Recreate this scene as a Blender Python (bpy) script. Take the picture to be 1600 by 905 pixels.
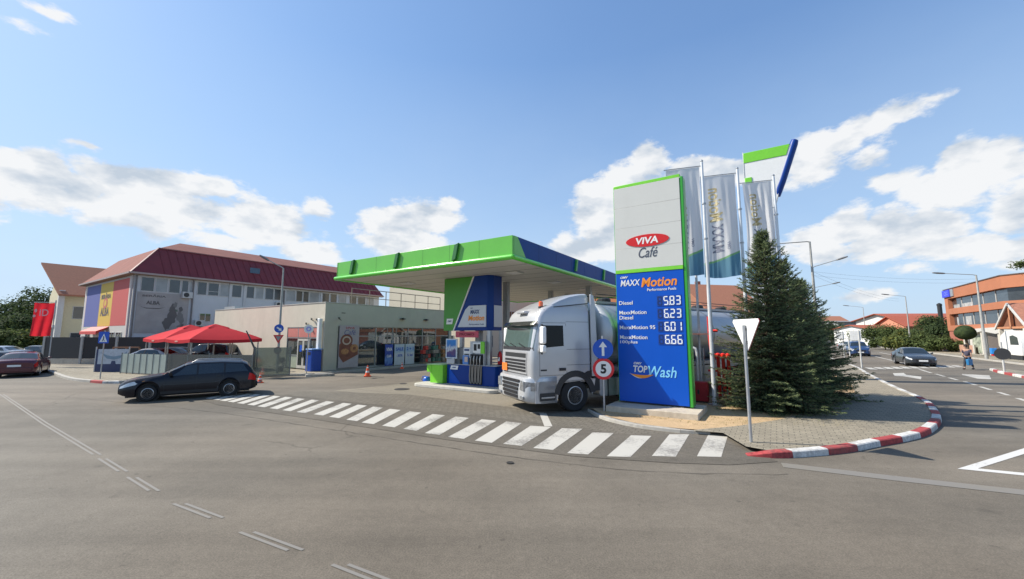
import bpy, bmesh, math, random
import numpy as np
from mathutils import Vector, Matrix, Quaternion
PI = math.pi
R = math.radians
rnd = random.Random(7)
for o in list(bpy.data.objects): bpy.data.objects.remove(o)
scn = bpy.context.scene
C = scn.collection
# ------------------------------------------------------------------ camera
FPX = 630.0; CAMH = 2.5; PITCH = math.atan(70/630)
cam = bpy.data.cameras.new('camera'); camo = bpy.data.objects.new('camera', cam); C.objects.link(camo)
camo.location = (0, 0, CAMH); camo.rotation_euler = (PI/2 + PITCH, 0, 0)
cam.sensor_width = 36; cam.lens = 36*FPX/1600; cam.clip_end = 6000; cam.clip_start = .05
scn.camera = camo
# ------------------------------------------------------------------ light
SUN = Vector((-.983*math.cos(R(43)), .184*math.cos(R(43)), math.sin(R(43)))).normalized()
sl = bpy.data.lights.new('sun', 'SUN'); sl.energy = 4.6; sl.angle = R(.5); sl.color = (1, .93, .82)
so = bpy.data.objects.new('sun', sl); C.objects.link(so)
so.rotation_euler = (-SUN).to_track_quat('-Z', 'Y').to_euler(); so.location = (-30, 10, 40)
scn.view_settings.view_transform = 'Standard'; scn.view_settings.look = 'None'
scn.view_settings.gamma = 1; scn.view_settings.exposure = 0.62
try: scn.view_settings.use_curve_mapping = False
except Exception: pass
scn.render.engine = 'CYCLES'

def pray(px, py):
    x = (px-800)/FPX; y = (452.5-py)/FPX
    return Vector((x, math.cos(PITCH)-y*math.sin(PITCH), math.sin(PITCH)+y*math.cos(PITCH)))
def G(px, py, z=0):
    r = pray(px, py); t = (z-CAMH)/r.z
    return Vector((r.x*t, r.y*t, z))
def H(px, py, Y):
    r = pray(px, py); t = Y/r.y
    return Vector((r.x*t, Y, CAMH+t*r.z))

# world: physical sky + clouds in azimuth / elevation
world = bpy.data.worlds.new('World'); scn.world = world; world.use_nodes = True
def build_sky():
    nt = world.node_tree; nt.nodes.clear(); N = nt.nodes.new; L = nt.links.new
    out = N('ShaderNodeOutputWorld'); bg = N('ShaderNodeBackground'); L(bg.outputs[0], out.inputs[0])
    bg.inputs['Strength'].default_value = .11
    sky = N('ShaderNodeTexSky'); sky.sky_type = 'NISHITA'; sky.sun_disc = False
    sky.sun_elevation = R(43); sky.sun_rotation = math.atan2(SUN.x, SUN.y)
    sky.air_density = 1.0; sky.dust_density = .7; sky.ozone_density = 1.8; sky.altitude = 100
    tc = N('ShaderNodeTexCoord')
    def math_(op, a, b=None, clamp=False):
        n = N('ShaderNodeMath'); n.operation = op; n.use_clamp = clamp
        for i, v in enumerate((a, b)):
            if v is None: continue
            if isinstance(v, (int, float)): n.inputs[i].default_value = v
            else: L(v, n.inputs[i])
        return n.outputs[0]
    sep = N('ShaderNodeSeparateXYZ'); L(tc.outputs['Generated'], sep.inputs[0])
    az = math_('ARCTAN2', sep.outputs[0], sep.outputs[1]); el = math_('ARCSINE', sep.outputs[2])
    comb = N('ShaderNodeCombineXYZ'); L(az, comb.inputs[0]); L(el, comb.inputs[1])
    def noise(scale, detail, rough, off=(0, 0, 0), st=(1, 1, 2.0)):
        mp = N('ShaderNodeMapping'); mp.inputs['Location'].default_value = off; mp.inputs['Scale'].default_value = st
        L(tc.outputs['Generated'], mp.inputs[0])
        n = N('ShaderNodeTexNoise'); n.inputs['Scale'].default_value = scale; n.inputs['Detail'].default_value = detail
        n.inputs['Roughness'].default_value = rough; L(mp.outputs[0], n.inputs['Vector']); return n
    w = noise(5, 4, .55)
    ws = N('ShaderNodeVectorMath'); ws.operation = 'SUBTRACT'; L(w.outputs['Color'], ws.inputs[0]); ws.inputs[1].default_value = (.5, .5, .5)
    wm = N('ShaderNodeVectorMath'); wm.operation = 'MULTIPLY'; L(ws.outputs[0], wm.inputs[0]); wm.inputs[1].default_value = (.12, .07, 0)
    p = N('ShaderNodeVectorMath'); p.operation = 'ADD'; L(comb.outputs[0], p.inputs[0]); L(wm.outputs[0], p.inputs[1])
    blobs = CLOUDS
    field = None
    for (cx, cy, rx, ry, s) in blobs:
        d = pray(cx, cy).normalized(); a0 = math.atan2(d.x, d.y); e0 = math.asin(d.z)
        da = pray(cx+rx, cy).normalized(); ra = abs(math.atan2(da.x, da.y)-a0)
        de = pray(cx, cy-ry).normalized(); re = abs(math.asin(de.z)-e0)
        sb = N('ShaderNodeVectorMath'); sb.operation = 'SUBTRACT'; L(p.outputs[0], sb.inputs[0]); sb.inputs[1].default_value = (a0, e0, 0)
        ml = N('ShaderNodeVectorMath'); ml.operation = 'MULTIPLY'; L(sb.outputs[0], ml.inputs[0]); ml.inputs[1].default_value = (1/ra, 1/re, 0)
        ln = N('ShaderNodeVectorMath'); ln.operation = 'LENGTH'; L(ml.outputs[0], ln.inputs[0])
        v = math_('SUBTRACT', s, math_('MULTIPLY', ln.outputs['Value'], .8*s))
        field = v if field is None else math_('MAXIMUM', field, v)
    fb = noise(9, 12, .66, (.3, .1, .2)); f1 = math_('SUBTRACT', fb.outputs['Fac'], .5)
    fs = noise(9, 5, .55, (.3+.030, .1-.008, .2-.05)); f2 = math_('SUBTRACT', fs.outputs['Fac'], .5)
    fbl = noise(9, 5, .55, (.3, .1, .2)); f1l = math_('SUBTRACT', fbl.outputs['Fac'], .5)
    fld = math_('MAXIMUM', field, -.5)
    dens = math_('ADD', math_('MULTIPLY', fld, 1.05), math_('MULTIPLY', f1, 1.85))
    mr = N('ShaderNodeMapRange'); mr.interpolation_type = 'SMOOTHSTEP'; L(dens, mr.inputs[0])
    mr.inputs[1].default_value = .10; mr.inputs[2].default_value = .46
    # relief: lit towards the sun, greyer inside and below
    rel = math_('MULTIPLY', math_('SUBTRACT', f1l, f2), 2.1)
    body = math_('MULTIPLY', math_('SUBTRACT', dens, .45), -.16)
    sh = math_('ADD', math_('ADD', rel, body), .86, clamp=True)
    cr = N('ShaderNodeValToRGB'); L(sh, cr.inputs[0])
    e = cr.color_ramp.elements; e[0].position = .45; e[0].color = (3.3, 3.75, 4.3, 1); e[1].position = .93; e[1].color = (5.5, 5.55, 5.6, 1)
    # pale veil low down and towards the sun side (thin haze of the real sky)
    veil = N('ShaderNodeMapRange'); L(el, veil.inputs[0]); veil.inputs[1].default_value = .0; veil.inputs[2].default_value = .62
    veil.inputs[3].default_value = .78; veil.inputs[4].default_value = .06
    vn = noise(2.2, 4, .6, (1.7, 0, 0)); vv = math_('MULTIPLY', veil.outputs[0], math_('ADD', vn.outputs['Fac'], .45), clamp=True)
    tn = N('ShaderNodeVectorMath'); tn.operation = 'MULTIPLY'; L(sky.outputs[0], tn.inputs[0]); tn.inputs[1].default_value = (1.10, 1.43, 1.86)
    dn = N('ShaderNodeVectorMath'); dn.operation = 'MULTIPLY_ADD'; L(tn.outputs[0], dn.inputs[0]); dn.inputs[1].default_value = (1/10.5, 1/12, 1/14); dn.inputs[2].default_value = (1, 1, 1)
    qn = N('ShaderNodeVectorMath'); qn.operation = 'DIVIDE'; L(tn.outputs[0], qn.inputs[0]); L(dn.outputs[0], qn.inputs[1])
    m0 = N('ShaderNodeMix'); m0.data_type = 'RGBA'; L(vv, m0.inputs[0]); L(qn.outputs[0], m0.inputs[6]); m0.inputs[7].default_value = (3.35, 4.2, 5.25, 1)
    m1 = N('ShaderNodeMix'); m1.data_type = 'RGBA'
    al = math_('MULTIPLY', mr.outputs[0], .96)
    L(al, m1.inputs[0]); L(m0.outputs[2], m1.inputs[6]); L(cr.outputs[0], m1.inputs[7])
    L(m1.outputs[2], bg.inputs['Color'])
CLOUDS = [(20,265,60,38,1),(90,268,60,38,1),(140,300,60,35,1),(205,290,80,45,1),(270,300,70,40,1),(325,300,40,22,1),(200,350,70,22,.9),(260,360,50,25,.9),
 (165,232,42,14,.8),(390,345,55,40,1),(440,350,60,40,1),(490,330,34,20,.9),(490,395,60,20,.9),(350,385,60,16,.8),(30,30,60,14,.45),(80,10,40,10,.45),
 (620,350,55,34,1),(670,340,60,32,1),(640,385,75,30,1),(700,325,30,18,.8),
 (1010,250,30,34,1),(985,290,50,36,1),(940,325,50,45,1),(960,365,60,40,1),(910,385,50,22,.9),(1080,262,60,20,1),(1130,270,50,26,1),
 (1260,255,60,40,1),(1300,225,60,30,1),(1350,205,60,24,.85),(1410,175,60,18,.7),(1450,155,40,10,.55),(1350,245,60,20,.6),
 (1390,280,60,18,.6),(1450,290,60,22,.9),(1520,245,55,42,1),(1570,260,70,50,1),(1500,300,90,40,1),(1590,320,70,50,1),
 (1330,348,55,32,1),(1400,345,70,34,1),(1280,372,60,22,1),(1470,345,80,36,1),(1240,390,50,14,.8),(1540,370,90,20,.7),(1400,392,110,14,.6),
 (1300,392,70,22,.9),(1400,372,80,26,.9),(1500,385,90,26,.85),(1600,390,90,34,.9),(250,330,120,34,1),(60,300,70,34,1),(1350,465,50,10,.7),(1440,425,50,12,.4),(-60,300,90,50,1),(1690,300,120,70,1),(1800,420,120,40,1)]
build_sky()

# ------------------------------------------------------------------ materials
MATS = {}
def mat(name, col, rough=.6, metal=0, var=.08, scale=6, bump=0, bscale=40, coat=0, spec=.5, emit=0, dirt=0, stretch=None):
    if name in MATS: return MATS[name]
    m = bpy.data.materials.new(name); m.use_nodes = True; nt = m.node_tree; N = nt.nodes.new; L = nt.links.new
    b = nt.nodes['Principled BSDF']; tc = N('ShaderNodeTexCoord')
    mp = N('ShaderNodeMapping'); L(tc.outputs['Object'], mp.inputs[0])
    if stretch: mp.inputs['Scale'].default_value = stretch
    n = N('ShaderNodeTexNoise'); n.inputs['Scale'].default_value = scale; n.inputs['Detail'].default_value = 6; n.inputs['Roughness'].default_value = .6
    L(mp.outputs[0], n.inputs['Vector'])
    r = N('ShaderNodeValToRGB'); L(n.outputs['Fac'], r.inputs[0])
    e = r.color_ramp.elements; e[0].position = .3; e[1].position = .7
    e[0].color = tuple(c*(1-var) for c in col)+(1,); e[1].color = tuple(min(1, c*(1+var)) for c in col)+(1,)
    src = r.outputs[0]
    if dirt:
        n2 = N('ShaderNodeTexNoise'); n2.inputs['Scale'].default_value = 1.3; n2.inputs['Detail'].default_value = 8; n2.inputs['Roughness'].default_value = .7
        mp2 = N('ShaderNodeMapping'); mp2.inputs['Scale'].default_value = (1, 1, .25); L(tc.outputs['Object'], mp2.inputs[0]); L(mp2.outputs[0], n2.inputs['Vector'])
        mr = N('ShaderNodeMapRange'); L(n2.outputs['Fac'], mr.inputs[0]); mr.inputs[1].default_value = .5; mr.inputs[2].default_value = .75; mr.inputs[4].default_value = dirt
        mx = N('ShaderNodeMix'); mx.data_type = 'RGBA'; L(mr.outputs[0], mx.inputs[0]); L(src, mx.inputs[6]); mx.inputs[7].default_value = (.16, .14, .11, 1); src = mx.outputs[2]
    L(src, b.inputs['Base Color'])
    rr = N('ShaderNodeMapRange'); L(n.outputs['Fac'], rr.inputs[0]); rr.inputs[3].default_value = max(.02, rough*.85); rr.inputs[4].default_value = min(1, rough*1.15); L(rr.outputs[0], b.inputs['Roughness'])
    b.inputs['Metallic'].default_value = metal; b.inputs['Coat Weight'].default_value = coat; b.inputs['Coat Roughness'].default_value = .06
    b.inputs['Specular IOR Level'].default_value = spec
    if bump:
        n3 = N('ShaderNodeTexNoise'); n3.inputs['Scale'].default_value = bscale; n3.inputs['Detail'].default_value = 4; L(mp.outputs[0], n3.inputs['Vector'])
        bp = N('ShaderNodeBump'); bp.inputs['Strength'].default_value = bump; bp.inputs['Distance'].default_value = .02; L(n3.outputs['Fac'], bp.inputs['Height']); L(bp.outputs[0], b.inputs['Normal'])
    if emit:
        b.inputs['Emission Color'].default_value = tuple(col)+(1,); b.inputs['Emission Strength'].default_value = emit
    MATS[name] = m; return m
def leaf_mat(name, col, var=.3, scale=.6, trans=.4):
    m = mat(name, col, .8, var=var, scale=scale, spec=.12); nt = m.node_tree
    if any(n.type == 'BSDF_TRANSLUCENT' for n in nt.nodes): return m
    b = nt.nodes['Principled BSDF']; N = nt.nodes.new; L = nt.links.new; src = b.inputs['Base Color'].links[0].from_socket
    tr = N('ShaderNodeBsdfTranslucent'); L(src, tr.inputs[0]); mx = N('ShaderNodeMixShader'); mx.inputs[0].default_value = trans
    L(b.outputs[0], mx.inputs[1]); L(tr.outputs[0], mx.inputs[2]); L(mx.outputs[0], nt.nodes['Material Output'].inputs[0]); return m
def glass(name, col, clear=.5, rough=.03):
    if name in MATS: return MATS[name]
    m = bpy.data.materials.new(name); m.use_nodes = True; nt = m.node_tree; N = nt.nodes.new; L = nt.links.new
    nt.nodes.remove(nt.nodes['Principled BSDF']); out = nt.nodes['Material Output']
    g = N('ShaderNodeBsdfGlossy'); g.inputs['Roughness'].default_value = rough; g.inputs[0].default_value = (.9, .95, 1, 1)
    t = N('ShaderNodeBsdfTransparent'); t.inputs[0].default_value = tuple(col)+(1,)
    f = N('ShaderNodeFresnel'); f.inputs[0].default_value = 1.6
    n = N('ShaderNodeTexNoise'); n.inputs['Scale'].default_value = .8
    bp = N('ShaderNodeBump'); bp.inputs['Strength'].default_value = .06; L(n.outputs[0], bp.inputs['Height']); L(bp.outputs[0], g.inputs['Normal'])
    d = N('ShaderNodeBsdfDiffuse'); d.inputs[0].default_value = tuple(c*.25 for c in col)+(1,)
    a = N('ShaderNodeMixShader'); a.inputs[0].default_value = clear; L(d.outputs[0], a.inputs[1]); L(t.outputs[0], a.inputs[2])
    mr = N('ShaderNodeMath'); mr.operation = 'ADD'; mr.use_clamp = True; L(f.outputs[0], mr.inputs[0]); mr.inputs[1].default_value = .06
    x = N('ShaderNodeMixShader'); L(mr.outputs[0], x.inputs[0]); L(a.outputs[0], x.inputs[1]); L(g.outputs[0], x.inputs[2]); L(x.outputs[0], out.inputs[0])
    MATS[name] = m; return m

def ground_mat(name, base, kind='asphalt', var=.22):
    m = bpy.data.materials.new(name); m.use_nodes = True; nt = m.node_tree; N = nt.nodes.new; L = nt.links.new
    b = nt.nodes['Principled BSDF']; tc = N('ShaderNodeTexCoord'); P = tc.outputs['Object']
    def noise(s, d=6, r=.6):
        n = N('ShaderNodeTexNoise'); n.inputs['Scale'].default_value = s; n.inputs['Detail'].default_value = d; n.inputs['Roughness'].default_value = r; L(P, n.inputs['Vector']); return n.outputs['Fac']
    def rng(x, a, c, lo, hi):
        r = N('ShaderNodeMapRange'); L(x, r.inputs[0]); r.inputs[1].default_value = a; r.inputs[2].default_value = c; r.inputs[3].default_value = lo; r.inputs[4].default_value = hi; return r.outputs[0]
    def mul(a, c):
        k = N('ShaderNodeMath'); k.operation = 'MULTIPLY'
        for i, v in enumerate((a, c)):
            if isinstance(v, (int, float)): k.inputs[i].default_value = v
            else: L(v, k.inputs[i])
        return k.outputs[0]
    f = mul(rng(noise(.10, 5, .65), .35, .65, 1-var, 1+var), rng(noise(.9, 8, .7), .3, .7, 1-var*.45, 1+var*.45))
    f = mul(f, rng(noise(48, 4, .85), .3, .7, .55, 1.45))
    f = mul(f, rng(noise(9, 5, .75), .3, .7, .88, 1.12))
    if kind == 'asphalt':
        v = N('ShaderNodeTexVoronoi'); v.feature = 'DISTANCE_TO_EDGE'; v.inputs['Scale'].default_value = .16
        wn = N('ShaderNodeTexNoise'); wn.inputs['Scale'].default_value = .9; wn.inputs['Detail'].default_value = 8; L(P, wn.inputs['Vector'])
        mv = N('ShaderNodeMix'); mv.data_type = 'RGBA'; mv.blend_type = 'ADD'; mv.inputs[0].default_value = 1; L(P, mv.inputs[6]); L(wn.outputs['Color'], mv.inputs[7]); L(mv.outputs[2], v.inputs['Vector'])
        crack = rng(v.outputs['Distance'], .0, .006, .62, 1)
        cm = rng(noise(.23, 3), .5, .58, 0, 1)
        k = N('ShaderNodeMix'); k.data_type = 'FLOAT'; L(cm, k.inputs[0]); k.inputs[2].default_value = 1; L(crack, k.inputs[3])
        f = mul(f, k.outputs[0])
        # worn darker wheel bands and oil spots
        f = mul(f, rng(noise(1.7, 2, .5), .68, .78, 1, .74))
        for rot, sc, lo, hi in ((.15, (.06, .9, 1), .90, 1.09), (-.5, (.05, 1.4, 1), .93, 1.06)):
            mpp = N('ShaderNodeMapping'); mpp.inputs['Rotation'].default_value = (0, 0, rot); mpp.inputs['Scale'].default_value = sc; L(P, mpp.inputs[0])
            nn = N('ShaderNodeTexNoise'); nn.inputs['Scale'].default_value = 1; nn.inputs['Detail'].default_value = 4; L(mpp.outputs[0], nn.inputs['Vector']); f = mul(f, rng(nn.outputs['Fac'], .35, .65, lo, hi))
        f = mul(f, rng(noise(6, 2, .5), .70, .76, 1, .70))
    if kind == 'brick':
        br = N('ShaderNodeTexBrick'); mp = N('ShaderNodeMapping'); L(P, mp.inputs[0]); mp.inputs['Rotation'].default_value = (0, 0, R(33)); L(mp.outputs[0], br.inputs['Vector'])
        br.inputs['Scale'].default_value = 1; br.inputs['Brick Width'].default_value = .24; br.inputs['Row Height'].default_value = .16; br.inputs['Mortar Size'].default_value = .010
        br.inputs['Color1'].default_value = (.88, .88, .88, 1); br.inputs['Color2'].default_value = (1.08, 1.08, 1.08, 1); br.inputs['Mortar'].default_value = (.5, .5, .5, 1)
        bw = N('ShaderNodeRGBToBW'); L(br.outputs[0], bw.inputs[0]); f = mul(f, bw.outputs[0])
    if kind == 'slab':
        br = N('ShaderNodeTexBrick'); br.offset = 0; mp = N('ShaderNodeMapping'); L(P, mp.inputs[0]); mp.inputs['Rotation'].default_value = (0, 0, R(33)); L(mp.outputs[0], br.inputs['Vector'])
        br.inputs['Scale'].default_value = 1; br.inputs['Brick Width'].default_value = 4; br.inputs['Row Height'].default_value = 4; br.inputs['Mortar Size'].default_value = .02
        br.inputs['Color1'].default_value = (.96,)*3+(1,); br.inputs['Color2'].default_value = (1.04,)*3+(1,); br.inputs['Mortar'].default_value = (.6,)*3+(1,)
        bw = N('ShaderNodeRGBToBW'); L(br.outputs[0], bw.inputs[0]); f = mul(f, bw.outputs[0])
    mx = N('ShaderNodeMix'); mx.data_type = 'RGBA'; L(rng(noise(.07, 3, .5), .4, .6, 0, 1), mx.inputs[0])
    mx.inputs[6].default_value = tuple(base)+(1,); mx.inputs[7].default_value = (base[0]*.93, base[1]*.98, base[2]*1.03, 1)
    vm = N('ShaderNodeVectorMath'); vm.operation = 'SCALE'; L(mx.outputs[2], vm.inputs[0]); L(f, vm.inputs['Scale']); L(vm.outputs[0], b.inputs['Base Color'])
    b.inputs['Roughness'].default_value = .85; b.inputs['Specular IOR Level'].default_value = .35
    bp = N('ShaderNodeBump'); bp.inputs['Strength'].default_value = .35; bp.inputs['Distance'].default_value = .01; L(noise(90, 3, .7), bp.inputs['Height']); L(bp.outputs[0], b.inputs['Normal'])
    return m
def paint_mat(name, col, wear=.5):
    m = bpy.data.materials.new(name); m.use_nodes = True; nt = m.node_tree; N = nt.nodes.new; L = nt.links.new
    b = nt.nodes['Principled BSDF']; tc = N('ShaderNodeTexCoord'); P = tc.outputs['Object']
    n = N('ShaderNodeTexNoise'); n.inputs['Scale'].default_value = 14; n.inputs['Detail'].default_value = 8; n.inputs['Roughness'].default_value = .75; L(P, n.inputs['Vector'])
    n2 = N('ShaderNodeTexNoise'); n2.inputs['Scale'].default_value = .8; n2.inputs['Detail'].default_value = 3; L(P, n2.inputs['Vector'])
    ad = N('ShaderNodeMath'); ad.operation = 'ADD'; L(n.outputs[0], ad.inputs[0]); L(n2.outputs[0], ad.inputs[1])
    mr = N('ShaderNodeMapRange'); L(ad.outputs[0], mr.inputs[0]); mr.inputs[1].default_value = 1.30-wear*.45; mr.inputs[2].default_value = 1.42-wear*.35; mr.inputs[3].default_value = 0; mr.inputs[4].default_value = .85
    mx = N('ShaderNodeMix'); mx.data_type = 'RGBA'; L(mr.outputs[0], mx.inputs[0]); mx.inputs[6].default_value = tuple(col)+(1,); mx.inputs[7].default_value = (.19, .178, .16, 1)
    L(mx.outputs[2], b.inputs['Base Color']); b.inputs['Roughness'].default_value = .7
    MATS[name] = m; return m

# ------------------------------------------------------------------ mesh helpers
class MB:
    def __init__(s): s.v = []; s.f = []
    def add(s, vs, fs):
        o = len(s.v); s.v += [tuple(v) for v in vs]; s.f += [tuple(i+o for i in f) for f in fs]; return s
    def box(s, x0, x1, y0, y1, z0, z1):
        return s.add([(x0,y0,z0),(x1,y0,z0),(x1,y1,z0),(x0,y1,z0),(x0,y0,z1),(x1,y0,z1),(x1,y1,z1),(x0,y1,z1)],
                     [(0,3,2,1),(4,5,6,7),(0,1,5,4),(1,2,6,5),(2,3,7,6),(3,0,4,7)])
    def beam(s, a, b, w, h=None):
        a = Vector(a); b = Vector(b); d = (b-a).normalized(); h = h or w
        up = Vector((0,0,1)) if abs(d.z) < .95 else Vector((0,1,0))
        r = d.cross(up).normalized(); u = r.cross(d).normalized(); vs = []
        for p in (a, b):
            for sx, sy in ((-1,-1),(1,-1),(1,1),(-1,1)): vs.append(p+r*sx*w/2+u*sy*h/2)
        return s.add(vs, [(3,2,1,0),(4,5,6,7),(0,1,5,4),(1,2,6,5),(2,3,7,6),(3,0,4,7)])
    def cyl(s, a, b, r0, r1=None, n=14, caps=True):
        return s.tube([a, b], [r0, r0 if r1 is None else r1], n, caps)
    def tube(s, pts, rs, n=10, caps=True):
        pts = [Vector(p) for p in pts]
        if not hasattr(rs, '__len__'): rs = [rs]*len(pts)
        vs = []; ref = None
        for i, p in enumerate(pts):
            d = (pts[min(i+1, len(pts)-1)]-pts[max(i-1, 0)]).normalized()
            if ref is None: ref = Vector((0,0,1)) if abs(d.z) < .9 else Vector((1,0,0))
            r = d.cross(ref).normalized(); u = r.cross(d).normalized(); ref = u
            for k in range(n):
                t = 2*PI*k/n; vs.append(p+r*math.cos(t)*rs[i]+u*math.sin(t)*rs[i])
        fs = [(i*n+k, i*n+(k+1)%n, (i+1)*n+(k+1)%n, (i+1)*n+k) for i in range(len(pts)-1) for k in range(n)]
        if caps: fs += [tuple(range(n))[::-1], tuple((len(pts)-1)*n+k for k in range(n))]
        return s.add(vs, fs)
    def lathe(s, prof, c=(0,0,0), axis='z', n=24):
        vs = []; c = Vector(c)
        for (r, h) in prof:
            for k in range(n):
                t = 2*PI*k/n; a, b = r*math.cos(t), r*math.sin(t)
                vs.append(c+Vector({'z': (a,b,h), 'y': (a,h,b), 'x': (h,a,b)}[axis]))
        fs = [(i*n+k, i*n+(k+1)%n, (i+1)*n+(k+1)%n, (i+1)*n+k) for i in range(len(prof)-1) for k in range(n)]
        fs += [tuple(range(n))[::-1], tuple((len(prof)-1)*n+k for k in range(n))]
        return s.add(vs, fs)
    def prism(s, poly, o, a, b, n, d):
        """polygon in plane (o + x*a + y*b), extruded d along n"""
        o, a, b, n = map(Vector, (o, a, b, n)); k = len(poly)
        v = [o+a*x+b*y for x, y in poly]; v2 = [p+n*d for p in v]
        return s.add(v+v2, [tuple(range(k))[::-1], tuple(range(k, 2*k))]+[(i, (i+1)%k, k+(i+1)%k, k+i) for i in range(k)])
    def grid(s, P, flip=False):
        r = len(P); c = len(P[0]); vs = [p for row in P for p in row]
        fs = [(i*c+j, i*c+j+1, (i+1)*c+j+1, (i+1)*c+j) for i in range(r-1) for j in range(c-1)]
        if flip: fs = [f[::-1] for f in fs]
        return s.add(vs, fs)
    def build(s, name, m, parent=None, bevel=0, smooth=False, recalc=True, weld=False):
        me = bpy.data.meshes.new(name); me.from_pydata(s.v, [], s.f)
        if recalc or weld:
            bm = bmesh.new(); bm.from_mesh(me)
            if weld: bmesh.ops.remove_doubles(bm, verts=bm.verts, dist=.0005)
            if recalc: bmesh.ops.recalc_face_normals(bm, faces=bm.faces)
            bm.to_mesh(me); bm.free()
        me.materials.append(m)
        o = bpy.data.objects.new(name, me); C.objects.link(o)
        if parent is not None: o.parent = parent
        if bevel:
            b = o.modifiers.new('bevel', 'BEVEL'); b.width = bevel; b.segments = 2; b.limit_method = 'ANGLE'; b.angle_limit = R(40)
        if smooth or bevel:
            me.polygons.foreach_set('use_smooth', [True]*len(me.polygons))
            try: me.set_sharp_from_angle(angle=R(38))
            except Exception: pass
        return o
def tag(o, label, cat, group=None, kind=None):
    if label: o['label'] = label
    if cat: o['category'] = cat
    if group: o['group'] = group
    if kind: o['kind'] = kind
    return o
def thing(name, label, cat, loc=(0,0,0), rz=0, group=None):
    o = bpy.data.objects.new(name, None); C.objects.link(o); o.location = loc; o.rotation_euler = (0,0,rz); o.empty_display_size = .3
    return tag(o, label, cat, group)
def kids(o): return list(o.children)
def dup(src, loc, rz, label=None, group=None, scale=None):
    r = src.copy(); C.objects.link(r); r.location = loc; r.rotation_euler = (0,0,rz)
    if scale: r.scale = scale
    if label: r['label'] = label
    if group: r['group'] = group
    for ch in kids(src):
        c = ch.copy(); C.objects.link(c); c.parent = r
        for g in kids(ch):
            d = g.copy(); C.objects.link(d); d.parent = c
    return r
# station frame: x along the road (away), y across (towards the shop)
UA = math.atan2(.8381, .5455); U = Vector((.5455, .8381, 0)); V = Vector((-.8381, .5455, 0)); O0 = Vector((0, 14.8, 0))
def W(u, v, z=0): return O0+U*u+V*v+Vector((0,0,z))
def UV(p): d = Vector((p[0], p[1], 0))-O0; return d.dot(U), d.dot(V)
def sheet(name, pts, z, m, parent=None, cuts=None, label=None):
    me = MB(); me.add([(p[0], p[1], z) for p in pts], [tuple(range(len(pts)))])
    o = me.build(name, m, parent, recalc=False)
    if o.data.polygons[0].normal.z < 0: o.data.flip_normals()
    if parent is None: o['kind'] = 'structure'
    return o
_font_cache = {}
def text(body, m, parent, org, right, up, w=None, h=None, shear=0, bold=0, depth=.004, mirror=False, align='C', name='lettering', spacing=1):
    """body written in the plane org + right/up; w/h = size of its bounding box; align C: org is the centre, L: left-middle"""
    cu = bpy.data.curves.new('t', 'FONT'); cu.body = body; cu.size = 1; cu.shear = shear; cu.offset = bold; cu.extrude = .5; cu.resolution_u = 3; cu.space_character = spacing
    to = bpy.data.objects.new('t', cu); C.objects.link(to)
    dg = bpy.context.evaluated_depsgraph_get(); me = bpy.data.meshes.new_from_object(to.evaluated_get(dg))
    bpy.data.objects.remove(to); bpy.data.curves.remove(cu)
    n = len(me.vertices); co = np.empty(n*3); me.vertices.foreach_get('co', co); co = co.reshape(-1, 3)
    mn = co.min(0); mx = co.max(0); sz = mx-mn
    if w and h: sx, sy = w/sz[0], h/sz[1]
    elif w: sx = sy = w/sz[0]
    else: sx = sy = h/sz[1]
    x = (co[:,0]-(mn[0]+mx[0])/2)*sx if align == 'C' else (co[:,0]-mn[0])*sx
    y = (co[:,1]-(mn[1]+mx[1])/2)*sy; z = (co[:,2]+.5)*depth
    if mirror: x = -x
    org, right, up = Vector(org), Vector(right).normalized(), Vector(up).normalized(); nn = right.cross(up)
    P = np.outer(x, right)+np.outer(y, up)+np.outer(z, nn)+np.array(org)
    me.vertices.foreach_set('co', P.ravel()); me.materials.clear(); me.materials.append(m); me.name = name
    if mirror: me.flip_normals()
    o = bpy.data.objects.new(name, me); C.objects.link(o); o.parent = parent; return o
def rrect(x0, x1, y0, y1, r, n=5):
    P = []
    for cx, cy, a0 in ((x1-r, y0+r, -PI/2), (x1-r, y1-r, 0), (x0+r, y1-r, PI/2), (x0+r, y0+r, PI)):
        for k in range(n+1): t = a0+PI/2*k/n; P.append((cx+r*math.cos(t), cy+r*math.sin(t)))
    return P
def ell(cx, cy, rx, ry, n=32): return [(cx+rx*math.cos(2*PI*k/n), cy+ry*math.sin(2*PI*k/n)) for k in range(n)]

WHITE = mat('white_paint', (.74,.74,.72), .4, var=.04); GREYM = mat('grey_metal', (.42,.43,.44), .45, .6); DARK = mat('dark_plastic', (.025,.026,.028), .5)
STEEL = mat('galvanised_steel', (.46,.47,.48), .42, .7, var=.12); GREEN = mat('green_panel', (.13,.48,.05), .32, var=.05, scale=1.2, coat=.3, dirt=.06)
LGREEN = mat('lime_panel', (.20,.62,.04), .35, var=.05); BLUE = mat('blue_panel', (.002,.040,.24), .4, var=.06, scale=1, spec=.3); BBLUE = mat('bright_blue_panel', (.001,.085,.50), .4, var=.04, scale=1, spec=.3)
RED = mat('red_paint', (.62,.02,.02), .4, var=.1); SIGNW = mat('sign_white', (.80,.80,.78), .45, var=.03); SIGNR = mat('sign_red', (.66,.02,.03), .4); SIGNB = mat('sign_blue', (.01,.09,.50), .4)
BLACK = mat('black_print', (.015,.015,.018), .5); TYRE = mat('tyre_rubber', (.018,.018,.019), .85, var=.2); CHROME = mat('alloy', (.45,.46,.48), .28, .9)
CONC = mat('pale_concrete', (.50,.435,.34), .85, var=.15, bump=.3, dirt=.4); CREAM = mat('cream_render', (.56,.51,.41), .8, var=.04, scale=2, dirt=.15)
ORANGE = mat('orange_print', (.85,.28,.02), .45, var=.03); LBLUE = mat('pale_blue_print', (.22,.60,.85), .45, var=.03)
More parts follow.
